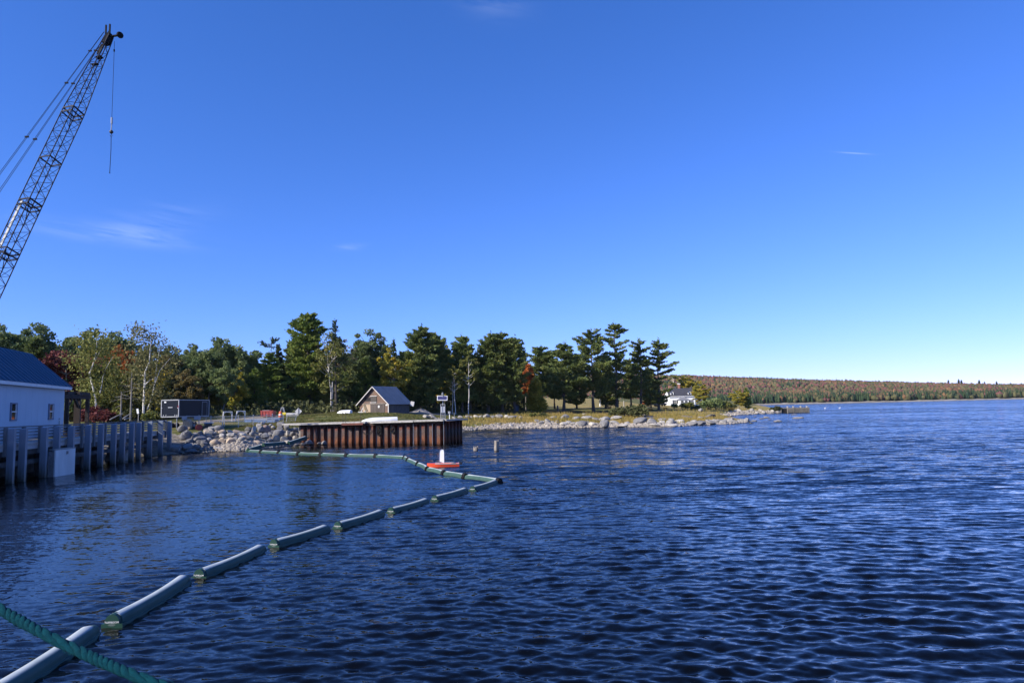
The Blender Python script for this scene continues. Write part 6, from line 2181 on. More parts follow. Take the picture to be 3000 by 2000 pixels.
# ---- white house on the point, with its vehicles
def house():
    D = 262.0
    a, b = P(1962, 1185, D), P(2037, 1184, D + 0.3)
    z0 = ground(a.x, a.y) - 0.4
    d = Vector((b.x - a.x, b.y - a.y, 0))
    W = d.length
    rz = math.atan2(d.y, d.x)
    t = thing('house', 'white clapboard house with dark roof, two dormers and brick chimney on the point', 'house', (a.x, a.y, z0), rz)
    H = P(2000, 1158.5, D).z - z0
    RZ = P(2000, 1137.5, D + 4).z - z0
    Dp = 7.4
    m_w = mat('white clapboards', (0.80, 0.80, 0.78), (0.76, 0.76, 0.74), 1, 0.5)
    m_rf = mat('charcoal shingles', (0.035, 0.036, 0.045), (0.048, 0.048, 0.058), 1.5, 0.85)
    m_rf2 = mat('grey porch shingles', (0.20, 0.20, 0.21), (0.16, 0.16, 0.17), 1.5, 0.85)
    part('wall', MB().box((W / 2, 0.05, H / 2), (W, 0.1, H)), m_w, t)
    part('wall', MB().box((W / 2, Dp - 0.05, H / 2), (W, 0.1, H)), m_w, t)
    for x in (0.05, W - 0.05):
        part('gable_wall', MB().prism([(0.1, 0), (Dp - 0.1, 0), (Dp - 0.1, H), (Dp / 2, RZ - 0.1), (0.1, H)], x - 0.05, x + 0.05, 'x'), m_w, t)
    ov = 0.35
    s = (RZ - H) / (Dp / 2)
    rf = MB()
    for sg in (0, 1):
        y0 = -ov if sg == 0 else Dp + ov
        pl = [(y0, H - ov * s), (Dp / 2, RZ), (Dp / 2, RZ + 0.16), (y0, H - ov * s + 0.16)]
        rf.prism(pl, -0.3, W + 0.3, 'x')
    r_ = part('roof', rf, m_rf, t)
    part('eave_board', MB().box((W / 2, -ov - 0.01, H - ov * s - 0.05), (W + 0.6, 0.05, 0.22)), m_w, t)
    for cx, tall in ((W * 0.12, 1.1), (W * 0.50, 1.7)):
        ch = part('chimney', MB().box((cx, Dp / 2 + 0.2, RZ + tall / 2 - 0.3), (0.75, 0.75, tall + 0.6)), mat('chimney brick', (0.36, 0.17, 0.12), (0.28, 0.12, 0.085), 6, 0.9), r_)
    part('chimney_pot', MB().box((W * 0.50, Dp / 2 + 0.2, RZ + 1.8), (0.86, 0.86, 0.3)), m_w, r_)
    for i, cx in enumerate((W * 0.12, W * 0.805)):
        zf = H + 0.05
        zr = H + (RZ - H) * 0.80
        dm = part('dormer', MB().prism([(cx - 0.62, zf), (cx + 0.62, zf), (cx + 0.62, zf + 1.25), (cx, zf + 1.75), (cx - 0.62, zf + 1.25)], 0.35, Dp / 2 - 0.4), m_w, t)
        part('dormer_roof', MB().prism([(cx - 0.85, zf + 1.12), (cx, zf + 1.85), (cx + 0.85, zf + 1.12), (cx, zf + 1.72)], 0.15, Dp / 2), m_rf, dm)
        part('window', MB().box((cx, 0.33, zf + 0.75), (0.62, 0.06, 0.85)).box((cx, 0.31, zf + 0.75), (0.6, 0.06, 0.06)), M_glass, dm)
    # windows of the front wall
    for px_, w_ in ((1979, 0.9), (1983.5, 0.0), (2023, 1.15)):
        if w_ == 0:
            continue
        cx = (px_ - 1962) / 75.0 * W
        w0 = part('window', MB().box((cx, -0.01, H * 0.42), (w_, 0.04, 1.35)), M_glass, t)
        part('frame', MB().box((cx, -0.03, H * 0.42), (0.06, 0.05, 1.35)).box((cx, -0.03, H * 0.42), (w_, 0.05, 0.06)).box((cx, -0.02, H * 0.42 + 0.72), (w_ + 0.2, 0.06, 0.1)).box((cx, -0.02, H * 0.42 - 0.72), (w_ + 0.2, 0.06, 0.1)), m_w, w0)
        for sg in (-1, 1):
            part('shutter', MB().box((cx + sg * (w_ / 2 + 0.36), -0.025, H * 0.42), (0.42, 0.05, 1.42)), M_dark, t)
    # porch
    px0, px1 = (1987 - 1962) / 75.0 * W, (2014 - 1962) / 75.0 * W
    pw = px1 - px0
    ph = H * 0.60
    part('porch_wall', MB().box(((px0 + px1) / 2, -1.0, ph / 2), (pw, 1.95, ph)), m_w, t)
    apex = H * 0.90
    part('porch_roof', MB().add([(px0 - 0.4, -2.2, ph), (px1 + 0.4, -2.2, ph), (px1 + 0.4, -0.02, ph), (px0 - 0.4, -0.02, ph), ((px0 + px1) / 2 - 0.3, -0.7, apex), ((px0 + px1) / 2 + 0.3, -0.7, apex), ((px0 + px1) / 2 + 0.3, -0.02, apex), ((px0 + px1) / 2 - 0.3, -0.02, apex)],
                                [(0, 1, 5, 4), (1, 2, 6, 5), (2, 3, 7, 6), (3, 0, 4, 7), (4, 5, 6, 7), (3, 2, 1, 0)]), m_rf2, t)
    for k in range(2):
        cx = px0 + pw * (0.30 + 0.42 * k)
        w0 = part('window', MB().box((cx, -1.985, ph * 0.55), (pw * 0.27, 0.04, ph * 0.62)), M_glass, t)
        part('frame', MB().box((cx, -2.01, ph * 0.55), (pw * 0.27, 0.05, 0.09)), m_w, w0)
    part('porch_steps', MB().box((px1 + 1.2, -1.6, 0.5), (1.6, 1.4, 0.35)).box((px1 + 1.2, -2.1, 0.3), (1.6, 1.0, 0.3)), M_wood_grey, t)
    # lower wing at the right
    part('wing_wall', MB().box((W + 1.5, Dp * 0.5, H * 0.36), (3.0, Dp * 0.7, H * 0.72)), m_w, t)
    part('wing_roof', MB().prism([(Dp * 0.1, H * 0.70), (Dp * 0.5, H * 1.25), (Dp * 0.9, H * 0.70)], W + 0.2, W + 3.2, 'x'), m_rf, t)

    def car(px, py, D_, rz_, label, kind, group):
        c = P(px, py, D_)
        g = ground(c.x, c.y)
        k = thing('parked_car' if kind == 'suv' else 'pickup_truck', label, 'car' if kind == 'suv' else 'pickup', (c.x, c.y, g), rz_, group)
        mb_ = mat('dark car paint', (0.012, 0.014, 0.020), (0.016, 0.018, 0.026), 2, 0.2)
        if kind == 'suv':
            pr = [(-2.3, 0.45), (2.25, 0.45), (2.3, 0.95), (1.35, 1.08), (0.75, 1.68), (-1.9, 1.72), (-2.3, 1.1)]
        else:
            pr = [(-2.7, 0.55), (2.6, 0.55), (2.65, 1.10), (1.55, 1.20), (0.95, 1.85), (-0.55, 1.88), (-0.75, 1.22), (-2.7, 1.20)]
        part('body', MB().prism(pr, -0.9, 0.9), mb_, k)
        gl = [(0.68, 1.55), (1.15, 1.14), (-0.5, 1.14), (-0.5, 1.60)] if kind == 'suv' else [(0.85, 1.75), (1.32, 1.26), (-0.4, 1.26), (-0.4, 1.78)]
        part('side_window', MB().prism(gl, -0.915, -0.90), M_glass, k)
        part('side_window', MB().prism(gl, 0.90, 0.915), M_glass, k)
        for x in (-1.5, 1.5):
            for y in (-0.82, 0.82):
                w0 = part('wheel', MB().lathe([(0.02, -0.12), (0.30, -0.12), (0.36, -0.06), (0.36, 0.06), (0.30, 0.12), (0.02, 0.12)], (x, y, 0.36), 12, Matrix.Rotation(math.pi / 2, 3, 'X')), M_black, k, smooth=True)
                part('rim', MB().lathe([(0.01, -0.13), (0.2, -0.13), (0.01, 0.13)], (x, y, 0.36), 10, Matrix.Rotation(math.pi / 2, 3, 'X')), M_steel, w0)
        for y in (-0.6, 0.6):
            part('headlight', MB().box(((2.28 if kind == 'suv' else 2.63), y, 0.82), (0.06, 0.3, 0.14)), M_white, k)
    car(1911, 1188, 232, 0.1, 'dark pickup parked in the shade between the right pines', 'pickup', 'dark vehicles by the white house')
    car(1933, 1187, 240, 0.35, 'dark car parked nearest the white house gable', 'suv', 'dark vehicles by the white house')
    # orange machine
    c = P(1881, 1186, 222)
    g = ground(c.x, c.y)
    k = thing('tractor', 'small bright orange tractor parked behind the point pines', 'tractor', (c.x, c.y, g), 0.15)
    m_o = mat('tractor orange', (0.72, 0.20, 0.03), (0.62, 0.17, 0.025), 2, 0.4)
    part('hood', MB().prism([(-0.75, 0.45), (0.15, 0.45), (0.15, 1.02), (-0.65, 0.98)], -0.35, 0.35), m_o, k)
    part('fender', MB().prism([(0.1, 0.45), (0.95, 0.45), (0.95, 0.95), (0.75, 1.1), (0.15, 1.0)], -0.6, 0.6), m_o, k)
    part('seat', MB().box((0.45, 0, 1.25), (0.35, 0.45, 0.4)), m_o, k)
    part('roll_bar', MB().tube([(0.75, -0.4, 0.9), (0.75, -0.4, 1.75), (0.75, 0.4, 1.75), (0.75, 0.4, 0.9)], 0.07, 6), m_o, k)
    part('canopy', MB().box((0.45, 0, 1.78), (0.9, 0.95, 0.10)), m_o, k)
    for x, r0 in ((-0.5, 0.32), (0.6, 0.48)):
        for y in (-0.5, 0.5):
            part('wheel', MB().lathe([(0.02, -0.12), (r0 * 0.85, -0.12), (r0, -0.05), (r0, 0.05), (r0 * 0.85, 0.12), (0.02, 0.12)], (x, y, r0), 12, Matrix.Rotation(math.pi / 2, 3, 'X')), M_black, k, smooth=True)


house()


def far_things():
    # timber crib dock at the end of the spit
    D = 219.0
    a, b = P(2307, 1207.5, D), P(2372, 1206.5, D + 1.0)
    d = Vector((b.x - a.x, b.y - a.y, 0))
    W = d.length
    rz = math.atan2(d.y, d.x)
    t = thing('crib_dock', 'old grey timber crib dock with pale bollards at the tip of the spit', 'dock', (a.x, a.y, 0), rz)
    top = P(2340, 1194.5, D).z
    m_t = mat('old dock timber', (0.26, 0.235, 0.19), (0.15, 0.135, 0.11), 2, 0.9, (0.5, 4, 4), rand=0.15)
    for i in range(5):
        z = top - 0.1 - i * 0.30
        for (x0, x1) in ((0, W * 0.30), (W * 0.31, W * 0.55), (W * 0.56, W * 0.78), (W * 0.79, W)) if i < 4 else ((0, W * 0.3), (W * 0.31, W)):
            part('timber', MB().box(((x0 + x1) / 2, 0.02 * (i % 2), z), (x1 - x0 - 0.05, 0.24, 0.20 if i else 0.30)), m_t, t)
    for y in (0.14, 3.5):
        for x in (0.15, W * 0.3, W * 0.55, W * 0.78, W - 0.12):
            part('crib_post', MB().box((x, y, top / 2 - 0.5), (0.26, 0.22, top + 1.0)), m_t, t)
    part('deck', MB().box((W / 2, 1.85, top + 0.06), (W, 3.9, 0.12)), m_t, t)
    part('fill', MB().box((W / 2, 1.9, top / 2 - 0.4), (W - 0.4, 3.0, top + 0.6)), M_dark, t)
    for x in (0.22, W * 0.285, W * 0.62, W * 0.90):
        part('bollard', MB().box((x, 0.2, top + 0.34), (0.30, 0.30, 0.56)).box((x, 0.2, top + 0.58), (0.42, 0.42, 0.10)), mat('pale bollard', (0.50, 0.46, 0.38), (0.38, 0.35, 0.29), 3, 0.8), t)
    part('ladder', MB().box((W * 0.27, -0.2, top / 2), (0.06, 0.06, top + 0.4)).box((W * 0.33, -0.2, top / 2), (0.06, 0.06, top + 0.4)).box((W * 0.30, -0.2, top * 0.3), (0.4, 0.05, 0.06)).box((W * 0.30, -0.2, top * 0.55), (0.4, 0.05, 0.06)).box((W * 0.30, -0.2, top * 0.8), (0.4, 0.05, 0.06)), m_t, t)
    part('pole', MB().tube([(W - 0.05, 0.3, top), (W - 0.05, 0.3, top + 0.85)], 0.03, 5), M_galv, t)
    g0 = P(2278, 1194, 226)
    g1 = P(2307, 1194.5, 221)
    o = link('gangplank', MB().beam(Vector((0, 0, 0)), g1 - g0, 0.9, 0.12).beam(Vector((0, -0.4, 0.1)), g1 - g0 + Vector((0, -0.4, 0.1)), 0.08, 0.2).mesh('gangplank', mat('dark gangplank', (0.05, 0.045, 0.04), (0.035, 0.03, 0.03), 3, 0.8)))
    o.location = g0
    tag(o, 'thin dark gangplank between the stony spit and the crib dock', 'gangplank')
    # two white water birds
    for px_, py_, lab in ((2417, 1196.5, 'left of two small white birds floating far out beyond the dock'), (2460, 1195.5, 'right of two small white birds floating far out beyond the dock')):
        q = Pz(px_, py_)
        k = thing('white_bird', lab, 'bird', tuple(q), 0.3, 'white birds on the lake')
        s = 0.9
        prof = [(0.02, -0.55), (0.16, -0.42), (0.26, -0.1), (0.24, 0.2), (0.12, 0.45), (0.02, 0.55)]
        part('body', MB().lathe([(r_ * s, z * s) for r_, z in prof], (0, 0, 0.16), 10, Matrix.Rotation(math.pi / 2, 3, 'Y')), M_white, k, smooth=True)
        part('neck', MB().tube([(0.4, 0, 0.2), (0.55, 0, 0.5), (0.52, 0, 0.75), (0.72, 0, 0.74)], [0.10, 0.06, 0.06, 0.03], 7), M_white, k, smooth=True)
    # cottage across the lake
    q = P(2686, 1173, 790)
    zz = float(hill_np(np.array([q.x]), np.array([790.0]))[0])
    k = thing('far_cottage', 'tiny pale cottage at the foot of the wooded hill across the lake', 'cottage', (q.x, 785, max(q.z - 1.0, 0.5)), 0.1)
    part('wall', MB().box((0, 0, 2.0), (7, 5, 4)), mat('pale cottage wall', (0.5, 0.5, 0.48), (0.4, 0.4, 0.38), 1, 0.7), k)
    part('roof', MB().prism([(-3, 3.9), (0, 6.0), (3, 3.9)], -4, 4, 'x'), mat('cottage roof', (0.22, 0.22, 0.23), (0.17, 0.17, 0.18), 1, 0.7), k)
    part('window', MB().box((-1.5, -2.52, 2.1), (1.6, 0.05, 1.5)).box((1.5, -2.52, 2.1), (1.6, 0.05, 1.5)), M_glass, k)
    # small things on the point lawn
    for px_, py0, py1, D_, w_, lab, nm, m_ in ((1634, 1203, 1187, 168, 0.45, 'dark weathered stump post left of the broad lone pine', 'stump', BARK['pine']), (1828, 1192, 1173, 200, 0.32, 'pale square post beside the big willow bush', 'post', M_wood_grey),
                                            (1758, 1179, 1169, 224, 0.5, 'small pale lamp post on the far lawn', 'lamp_post', M_offwhite)):
        a, b = P(px_, py0, D_), P(px_, py1, D_)
        z0 = ground(a.x, D_)
        o = link(nm, MB().lathe([(w_ * 0.6, -0.2), (w_ * 0.5, 0.3), (w_ * 0.45, max(b.z - z0, 0.8) * 0.9), (w_ * 0.25, max(b.z - z0, 0.8))], (0, 0, 0), 8).mesh(nm, m_, True))
        o.location = (a.x, D_, z0)
        tag(o, lab, 'post')
    q = P(1513, 1203, 172)
    zz = ground(q.x, q.y)
    k = thing('portable_toilet', 'blue shelter box in the shade under the pines left of the cedar', 'shelter', (q.x, q.y, zz))
    hh = P(1513, 1188, 172).z - zz
    part('cabin', MB().box((0, 0, hh / 2), (1.1, 1.1, hh)), mat('shelter blue', (0.06, 0.11, 0.20), (0.05, 0.09, 0.17), 2, 0.5), k)
    part('roof', MB().prism([(-0.75, hh), (0.75, hh), (0, hh + 0.5)], -0.75, 0.75), mat('shelter roof', (0.04, 0.04, 0.045), (0.05, 0.05, 0.055), 2, 0.7), k)
    part('door', MB().box((0, -0.56, hh * 0.48), (0.7, 0.03, hh * 0.85)), mat('shelter door', (0.08, 0.14, 0.24), (0.07, 0.12, 0.21), 2, 0.5), k)


far_things()


# gravel mound right of the shed
def mound():
    c = P(1236, 1209, 141)
    r = np.random.default_rng(8)
    n, k = 14, 28
    V, F = [(c.x, c.y, ground(c.x, c.y) + 0.75)], []
    for i in range(1, n + 1):
        t = i / n
        for j in range(k):
            a = 2 * math.pi * j / k
            x, y = c.x + 3.1 * t * math.cos(a), c.y + 1.9 * t * math.sin(a)
            V.append((x, y, ground(x, y) - 0.05 + 0.8 * (1 - smooth01(t)) * (1 + 0.2 * math.sin(3 * a)) + r.normal(0, 0.02)))
    for j in range(k):
        F.append((0, 1 + j, 1 + (j + 1) % k))
    for i in range(n - 1):
        for j in range(k):
            a, b = 1 + i * k + j, 1 + i * k + (j + 1) % k
            F += [(a, a + k, b + k), (a, b + k, b)]
    me = np_mesh('gravel_mound', V, F)
    me.materials.append(mat('grey gravel', (0.30, 0.27, 0.24), (0.17, 0.155, 0.14), 6, 0.95, bump=0.6, bscale=30))
    o = link('gravel_mound', me)
    o['kind'] = 'stuff'
    o['label'] = 'low heap of grey gravel right of the shed'


mound()


# ------------------------------------------------------------------ floating boom
m_boom, nt_, b_ = new_mat('grey green float plastic')
vec_ = mapped(nt_, (1, 1, 1))
n_ = noise(nt_, vec_, 2.5, 5)
# the plastic turns pale towards its crown, deep grey green on the flanks
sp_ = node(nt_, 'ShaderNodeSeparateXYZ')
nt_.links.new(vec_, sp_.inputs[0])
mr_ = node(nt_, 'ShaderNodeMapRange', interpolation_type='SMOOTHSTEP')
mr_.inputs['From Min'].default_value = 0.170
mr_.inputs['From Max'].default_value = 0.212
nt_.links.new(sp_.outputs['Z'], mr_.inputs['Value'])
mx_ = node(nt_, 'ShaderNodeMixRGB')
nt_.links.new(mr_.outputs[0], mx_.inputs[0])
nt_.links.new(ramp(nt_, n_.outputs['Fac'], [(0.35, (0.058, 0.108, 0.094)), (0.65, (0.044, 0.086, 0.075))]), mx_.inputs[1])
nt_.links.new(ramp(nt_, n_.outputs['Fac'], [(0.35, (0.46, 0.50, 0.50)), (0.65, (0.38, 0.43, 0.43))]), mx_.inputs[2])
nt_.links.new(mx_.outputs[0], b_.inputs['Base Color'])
b_.inputs['Roughness'].default_value = 0.5
b_.inputs['Specular IOR Level'].default_value = 0.10
m_cap = mat('green end plastic', (0.016, 0.052, 0.038), (0.012, 0.042, 0.031), 3, 0.45, spec=0.25)

BODY = [(-0.185, -0.14), (-0.19, 0.02), (-0.182, 0.062), (-0.150, 0.070), (-0.146, 0.095)] + \
       [(0.148 * math.cos(a), 0.115 + 0.14 * math.sin(a)) for a in np.linspace(math.pi, 0, 11)] + [(0.146, 0.095), (0.150, 0.070), (0.182, 0.062), (0.19, 0.02), (0.185, -0.14)]
CAPS = [(-0.205, -0.14), (-0.21, 0.02), (-0.205, 0.058), (-0.142, 0.066)] + \
       [(0.140 * math.cos(a), 0.10 + 0.152 * math.sin(a)) for a in np.linspace(math.pi, 0, 9)] + [(0.142, 0.066), (0.205, 0.058), (0.21, 0.02), (0.205, -0.14)]


def boom_float(L, label, cap, text, group, lift0=0.0, lift1=0.0, bow=0.0):
    """origin at the near end on the waterline, running along +y"""
    t = thing('boom_float', label, 'boom float', group=group)
    rings = []
    N = 12
    for i in range(N + 1):
        s = i / N
        y = 0.10 + (L - 0.22) * s
        e = 1.0
        dz = -0.02
        if s > 0.93:
            e = 1 - 0.30 * ((s - 0.93) / 0.07) ** 2
        zz = 0.045 * math.sin(math.pi * s) * -0.6
        rings.append([Vector((x * e + bow * math.sin(math.pi * s), y, z * e + zz + dz)) for x, z in BODY])
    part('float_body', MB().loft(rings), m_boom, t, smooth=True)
    if cap:
        c = part('end_cap', MB().prism([(x * 0.94, z * 0.94) for x, z in CAPS], 0.0, 0.16), m_cap, t)
        if text:
            cu = bpy.data.curves.new('lettering', 'FONT')
            cu.body = 'TUFFBOOM'
            cu.size = 0.05
            cu.align_x = 'CENTER'
            cu.extrude = 0.001
            cu.materials.append(M_white)
            tmp = bpy.data.objects.new('lettering', cu)
            COL.objects.link(tmp)
            tm = bpy.data.meshes.new_from_object(tmp.evaluated_get(bpy.context.evaluated_depsgraph_get()))
            bpy.data.objects.remove(tmp)
            tm.materials.clear()
            tm.materials.append(M_white)
            o = link('lettering', tm, c, Matrix.Translation((0, -0.004, 0.072)) @ Matrix.Rotation(math.pi / 2, 4, 'X'))
            lines = MB()
            for k, w in enumerate((0.11, 0.14, 0.09)):
                lines.box((0, -0.003, 0.054 - k * 0.013), (w, 0.002, 0.003))
            part('small_print', lines, mat('grey print', (0.3, 0.34, 0.32), (0.28, 0.32, 0.3), 3, 0.6), c)
        part('connector', MB().loft([[Vector((x * 0.72, y, z * 0.25 - 0.085)) for x, z in BODY] for y in (L - 0.14, L + 0.30)]), M_black, t)
    else:
        part('connector', MB().loft([[Vector((x * k, y, z * k + 0.004)) for x, z in BODY] for y, k in ((-0.16, 0.96), (-0.10, 1.04), (0.06, 1.06), (0.12, 1.02))]), M_black, t)
    return t


near = [Vector((x, y, 0)) for x, y in BOOM_NEAR] + [Pz(*p) for p in BOOM_NEAR_PX]
far = [near[-1]] + [Pz(*p) for p in BOOM_FAR_PX]
names_near = ['boom float reaching past the bottom edge behind the viewer', 'boom float running out of the bottom left corner', 'boom float just below the bottom left corner',
              'boom float crossed by the teal rope in the bottom left corner', 'boom float right behind the crossed one, starting with the nearest lettered cap',
              'third near-side boom float after the teal rope', 'fourth near-side boom float after the teal rope', 'near-side boom float halfway between teal rope and outer corner',
              'third near-side boom float back from the sharp outer corner', 'second near-side boom float back from the sharp outer corner', 'near-side boom float ending at the sharp outer corner']
for i in range(len(near) - 1):
    a, b = near[i], near[i + 1]
    d = b - a
    gap = 0.22 if i < len(near) - 2 else 0.10
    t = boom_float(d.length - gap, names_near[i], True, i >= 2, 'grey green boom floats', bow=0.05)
    t.location = a + Vector((0.09, 0, 0.015 * math.sin(i * 2.2)))
    t.rotation_euler = (0, 0, math.atan2(d.y, d.x) - math.pi / 2 + 0.16 / d.length)
names_far = ['boom float leaving the sharp outer corner towards the shore', 'second far-side boom float from the sharp outer corner', 'boom float passing in front of the small red boat',
             'boom float left of the red boat with a thin strap', 'short-looking boom float climbing to the far bend', 'short boom float piece at the far bend',
             'first boom float left of the far bend', 'second boom float left of the far bend', 'third boom float left of the far bend', 'fourth boom float left of the far bend',
             'fifth boom float left of the far bend', 'sixth boom float left of the far bend', 'last floating boom section at the gravel beach']
for i in range(len(far) - 1):
    a, b = far[i], far[i + 1]
    d = b - a
    t = boom_float(d.length - 0.05, names_far[i], False, False, 'grey green boom floats', bow=0.12 if i < 4 else 0.03)
    t.location = a
    t.rotation_euler = (0, 0, math.atan2(d.y, d.x) - math.pi / 2)
for (p0, p1, lab) in (((726, 1320, 69.8), (767, 1308, 71.5), 'boom float lying half on the gravel beach, lowest one'), ((771, 1305, 71.6), (838, 1299, 75.0), 'boom float lying along the gravel beach, middle one'),
                      ((845, 1300, 75.2), (899, 1282, 78.5), 'boom float slanting up onto the boulders, highest one')):
    a, b = P(*p0), P(*p1)
    d = b - a
    t = boom_float(d.length, lab, True, False, 'grey green boom floats')
    t.location = a + Vector((0, 0, 0.05))
    t.rotation_euler = d.to_track_quat('Y', 'Z').to_euler()


# ------------------------------------------------------------------ small red boat with a white upright sail
def red_boat():
    a, b = Pz(1253, 1368), Pz(1343, 1364)
    d = b - a
    L = d.length
    c = a.lerp(b, 0.5)
    t = thing('red_dinghy', 'small red flat dinghy with a narrow white sail inside the boom', 'dinghy', (c.x, c.y, 0), math.atan2(d.y, d.x) - 0.16)
    m_r = mat('red boat paint', (0.62, 0.075, 0.030), (0.52, 0.060, 0.026), 1.5, 0.35)
    m_d = mat('red boat inside', (0.30, 0.028, 0.020), (0.24, 0.024, 0.018), 2, 0.5)
    L *= 1.03
    rings, inner = [], []
    N = 12
    for i in range(N + 1):
        s = i / N
        w = 0.50 * (1 - 0.80 * max(0, (0.42 - s) / 0.42) ** 1.8) * (1 - 0.14 * max(0, (s - 0.6) / 0.4))
        sh = 0.20 + 0.06 * (1 - s) ** 2
        x = -L / 2 + L * s
        rings.append([Vector((x, -w, sh)), Vector((x, -w * 0.92, -0.10)), Vector((x, w * 0.92, -0.10)), Vector((x, w, sh)), Vector((x, w * 0.9, sh - 0.005)), Vector((x, 0, sh - (0.02 if s < 0.42 or s > 0.97 else 0.16))), Vector((x, -w * 0.9, sh - 0.005))])
    part('hull', MB().loft(rings), m_r, t)
    part('cockpit', MB().box((L * 0.2, 0, 0.12), (L * 0.46, 0.62, 0.02)), m_d, t)
    part('gunwale', MB().tube([r[0] + Vector((0, -0.01, 0.0)) for r in rings[3:]], 0.018, 5).tube([r[3] + Vector((0, 0.01, 0.0)) for r in rings[3:]], 0.018, 5), M_offwhite, t)
    part('centre_seam', MB().box((0.06, -0.455, 0.08), (0.02, 0.02, 0.24)), M_dark, t)
    part('rudder', MB().box((L / 2 + 0.10, 0, 0.18), (0.22, 0.03, 0.16)).beam((L / 2, 0, 0.3), (L / 2 + 0.2, 0, 0.26), 0.04, 0.04), M_dark, t)
    H = P(1299, 1315, c.y).z
    mx = 0.06
    part('mast', MB().tube([(mx, -0.1, 0.15), (mx, -0.1, H - 0.12)], 0.025, 6), M_offwhite, t)
    # sail: narrow, square headed, with a stitched edge; leaning a little to the left
    out = [(0.03, 0.27), (-0.27, 0.38), (-0.25, H - 0.25), (-0.21, H - 0.05), (-0.10, H), (0.04, H - 0.02), (0.07, H - 0.18)]
    part('sail', MB().prism(out, -0.115, -0.085), mat('sailcloth', (0.86, 0.86, 0.84), (0.80, 0.80, 0.79), 1.5, 0.7), t)
    part('sail_edge', MB().tube([(x, -0.125, z) for x, z in out[1:]], 0.013, 4), M_steel, t)
    part('clew_patch', MB().prism([(-0.27, 0.24), (-0.265, 0.38), (-0.05, 0.30)], -0.112, -0.09), M_steel, t)


red_boat()


# ------------------------------------------------------------------ two old piles in the water
for (px_, py_, top_, w_, lab, seed) in ((1393, 1319, 1305, 0.24, 'short broken pile stump with jagged top right of the bulkhead', 1), (1454, 1319, 1290, 0.24, 'tall weathered pile standing in the water right of the stump', 2)):
    q = Pz(px_, py_)
    H = P(px_, top_, q.y).z
    r = random.Random(seed)
    mb = MB()
    rings = []
    n = 12
    for i in range(7):
        s = i / 6
        z = -1.5 + (H + 1.5) * s
        rings.append([Vector((math.cos(2 * math.pi * k / n) * w_ * (1 - 0.12 * s) * (1 + 0.10 * math.sin(k * 2.7 + seed)), math.sin(2 * math.pi * k / n) * w_ * (1 - 0.12 * s) * (1 + 0.10 * math.sin(k * 2.7 + seed)),
                              z + (r.uniform(-0.28, 0.05) if i == 6 and seed == 1 else (r.uniform(-0.08, 0.03) if i == 6 else 0)))) for k in range(n)])
    mb.loft(rings)
    o = link('old_pile', mb.mesh('old_pile', mat('bleached pile', (0.34, 0.30, 0.25), (0.15, 0.13, 0.11), 4, 0.9, (4, 4, 0.5), 0.5), True))
    o.location = (q.x, q.y, 0)
    o.rotation_euler = (0.02, 0.03 if seed == 2 else 0.12, 0)
    tag(o, lab, 'pile')


# ------------------------------------------------------------------ mooring rope close to the viewer
def rope():
    a, b = P(-120, 1712, 1.30), P(620, 2062, 1.14)
    d = (b - a)
    L = d.length
    u = d.normalized()
    s1 = u.cross(Vector((0, 0, 1))).normalized()
    s2 = s1.cross(u)
    t = thing('mooring_rope', 'thick twisted teal mooring rope slanting across the bottom left corner', 'rope', tuple(a))
    R = 0.0092
    m_ = mat('teal rope fibre', (0.001, 0.062, 0.084), (0.001, 0.044, 0.060), 90, 0.85, (1, 1, 1), 0.6, spec=0.12, bscale=900)
    N = 420
    for k in range(3):
        pts = []
        for i in range(N + 1):
            s = i / N
            ph = -2 * math.pi * (s * L / 0.054 + 0.35 * math.sin(s * 19.0 + 1.0)) + 2 * math.pi * k / 3
            sag = -0.016 * math.sin(math.pi * s)
            pts.append(a + d * s + (s1 * math.cos(ph) + s2 * math.sin(ph)) * R * 0.42 + Vector((0, 0, sag)))
        part('strand', MB().tube(pts, [R * (0.60 + 0.045 * math.sin(i * 0.37 + k * 2.0) + 0.03 * math.sin(i * 0.11 + k)) for i in range(N + 1)], 10), m_, t, smooth='full', world=True)

    rr = np.random.default_rng(14)
    w = MB()
    for k in range(150):
        s = rr.random()
        base = a + d * s + Vector((0, 0, -0.016 * math.sin(math.pi * s)))
        an = rr.random() * 6.283
        out = s1 * math.cos(an) + s2 * math.sin(an)
        p = base + out * R * 0.98
        w.tube([p, p + out * rr.uniform(0.001, 0.003) + u * rr.normal(0, 0.004), p + out * rr.uniform(0.001, 0.004) + u * rr.normal(0, 0.009)], 0.00022, 3, False)
    o = part('loose_fibres', w, m_, t, world=True)
    o['kind'] = 'stuff'


rope()


# ------------------------------------------------------------------ boulders
M_rock = {}
for nm_, c1_, c2_ in (('grey', (0.30, 0.28, 0.255), (0.155, 0.148, 0.135)), ('tan', (0.44, 0.345, 0.25), (0.29, 0.23, 0.17)), ('pale', (0.46, 0.42, 0.36), (0.29, 0.265, 0.23)), ('dark', (0.19, 0.18, 0.175), (0.10, 0.10, 0.10)), ('brown', (0.28, 0.20, 0.165), (0.14, 0.105, 0.09))):
    M_rock[nm_] = mat(nm_ + ' stone', c1_, c2_, 2.2, 0.9, (1, 1, 1), 0.5, lo=0.38, hi=0.66, rand=0.15, bscale=6)


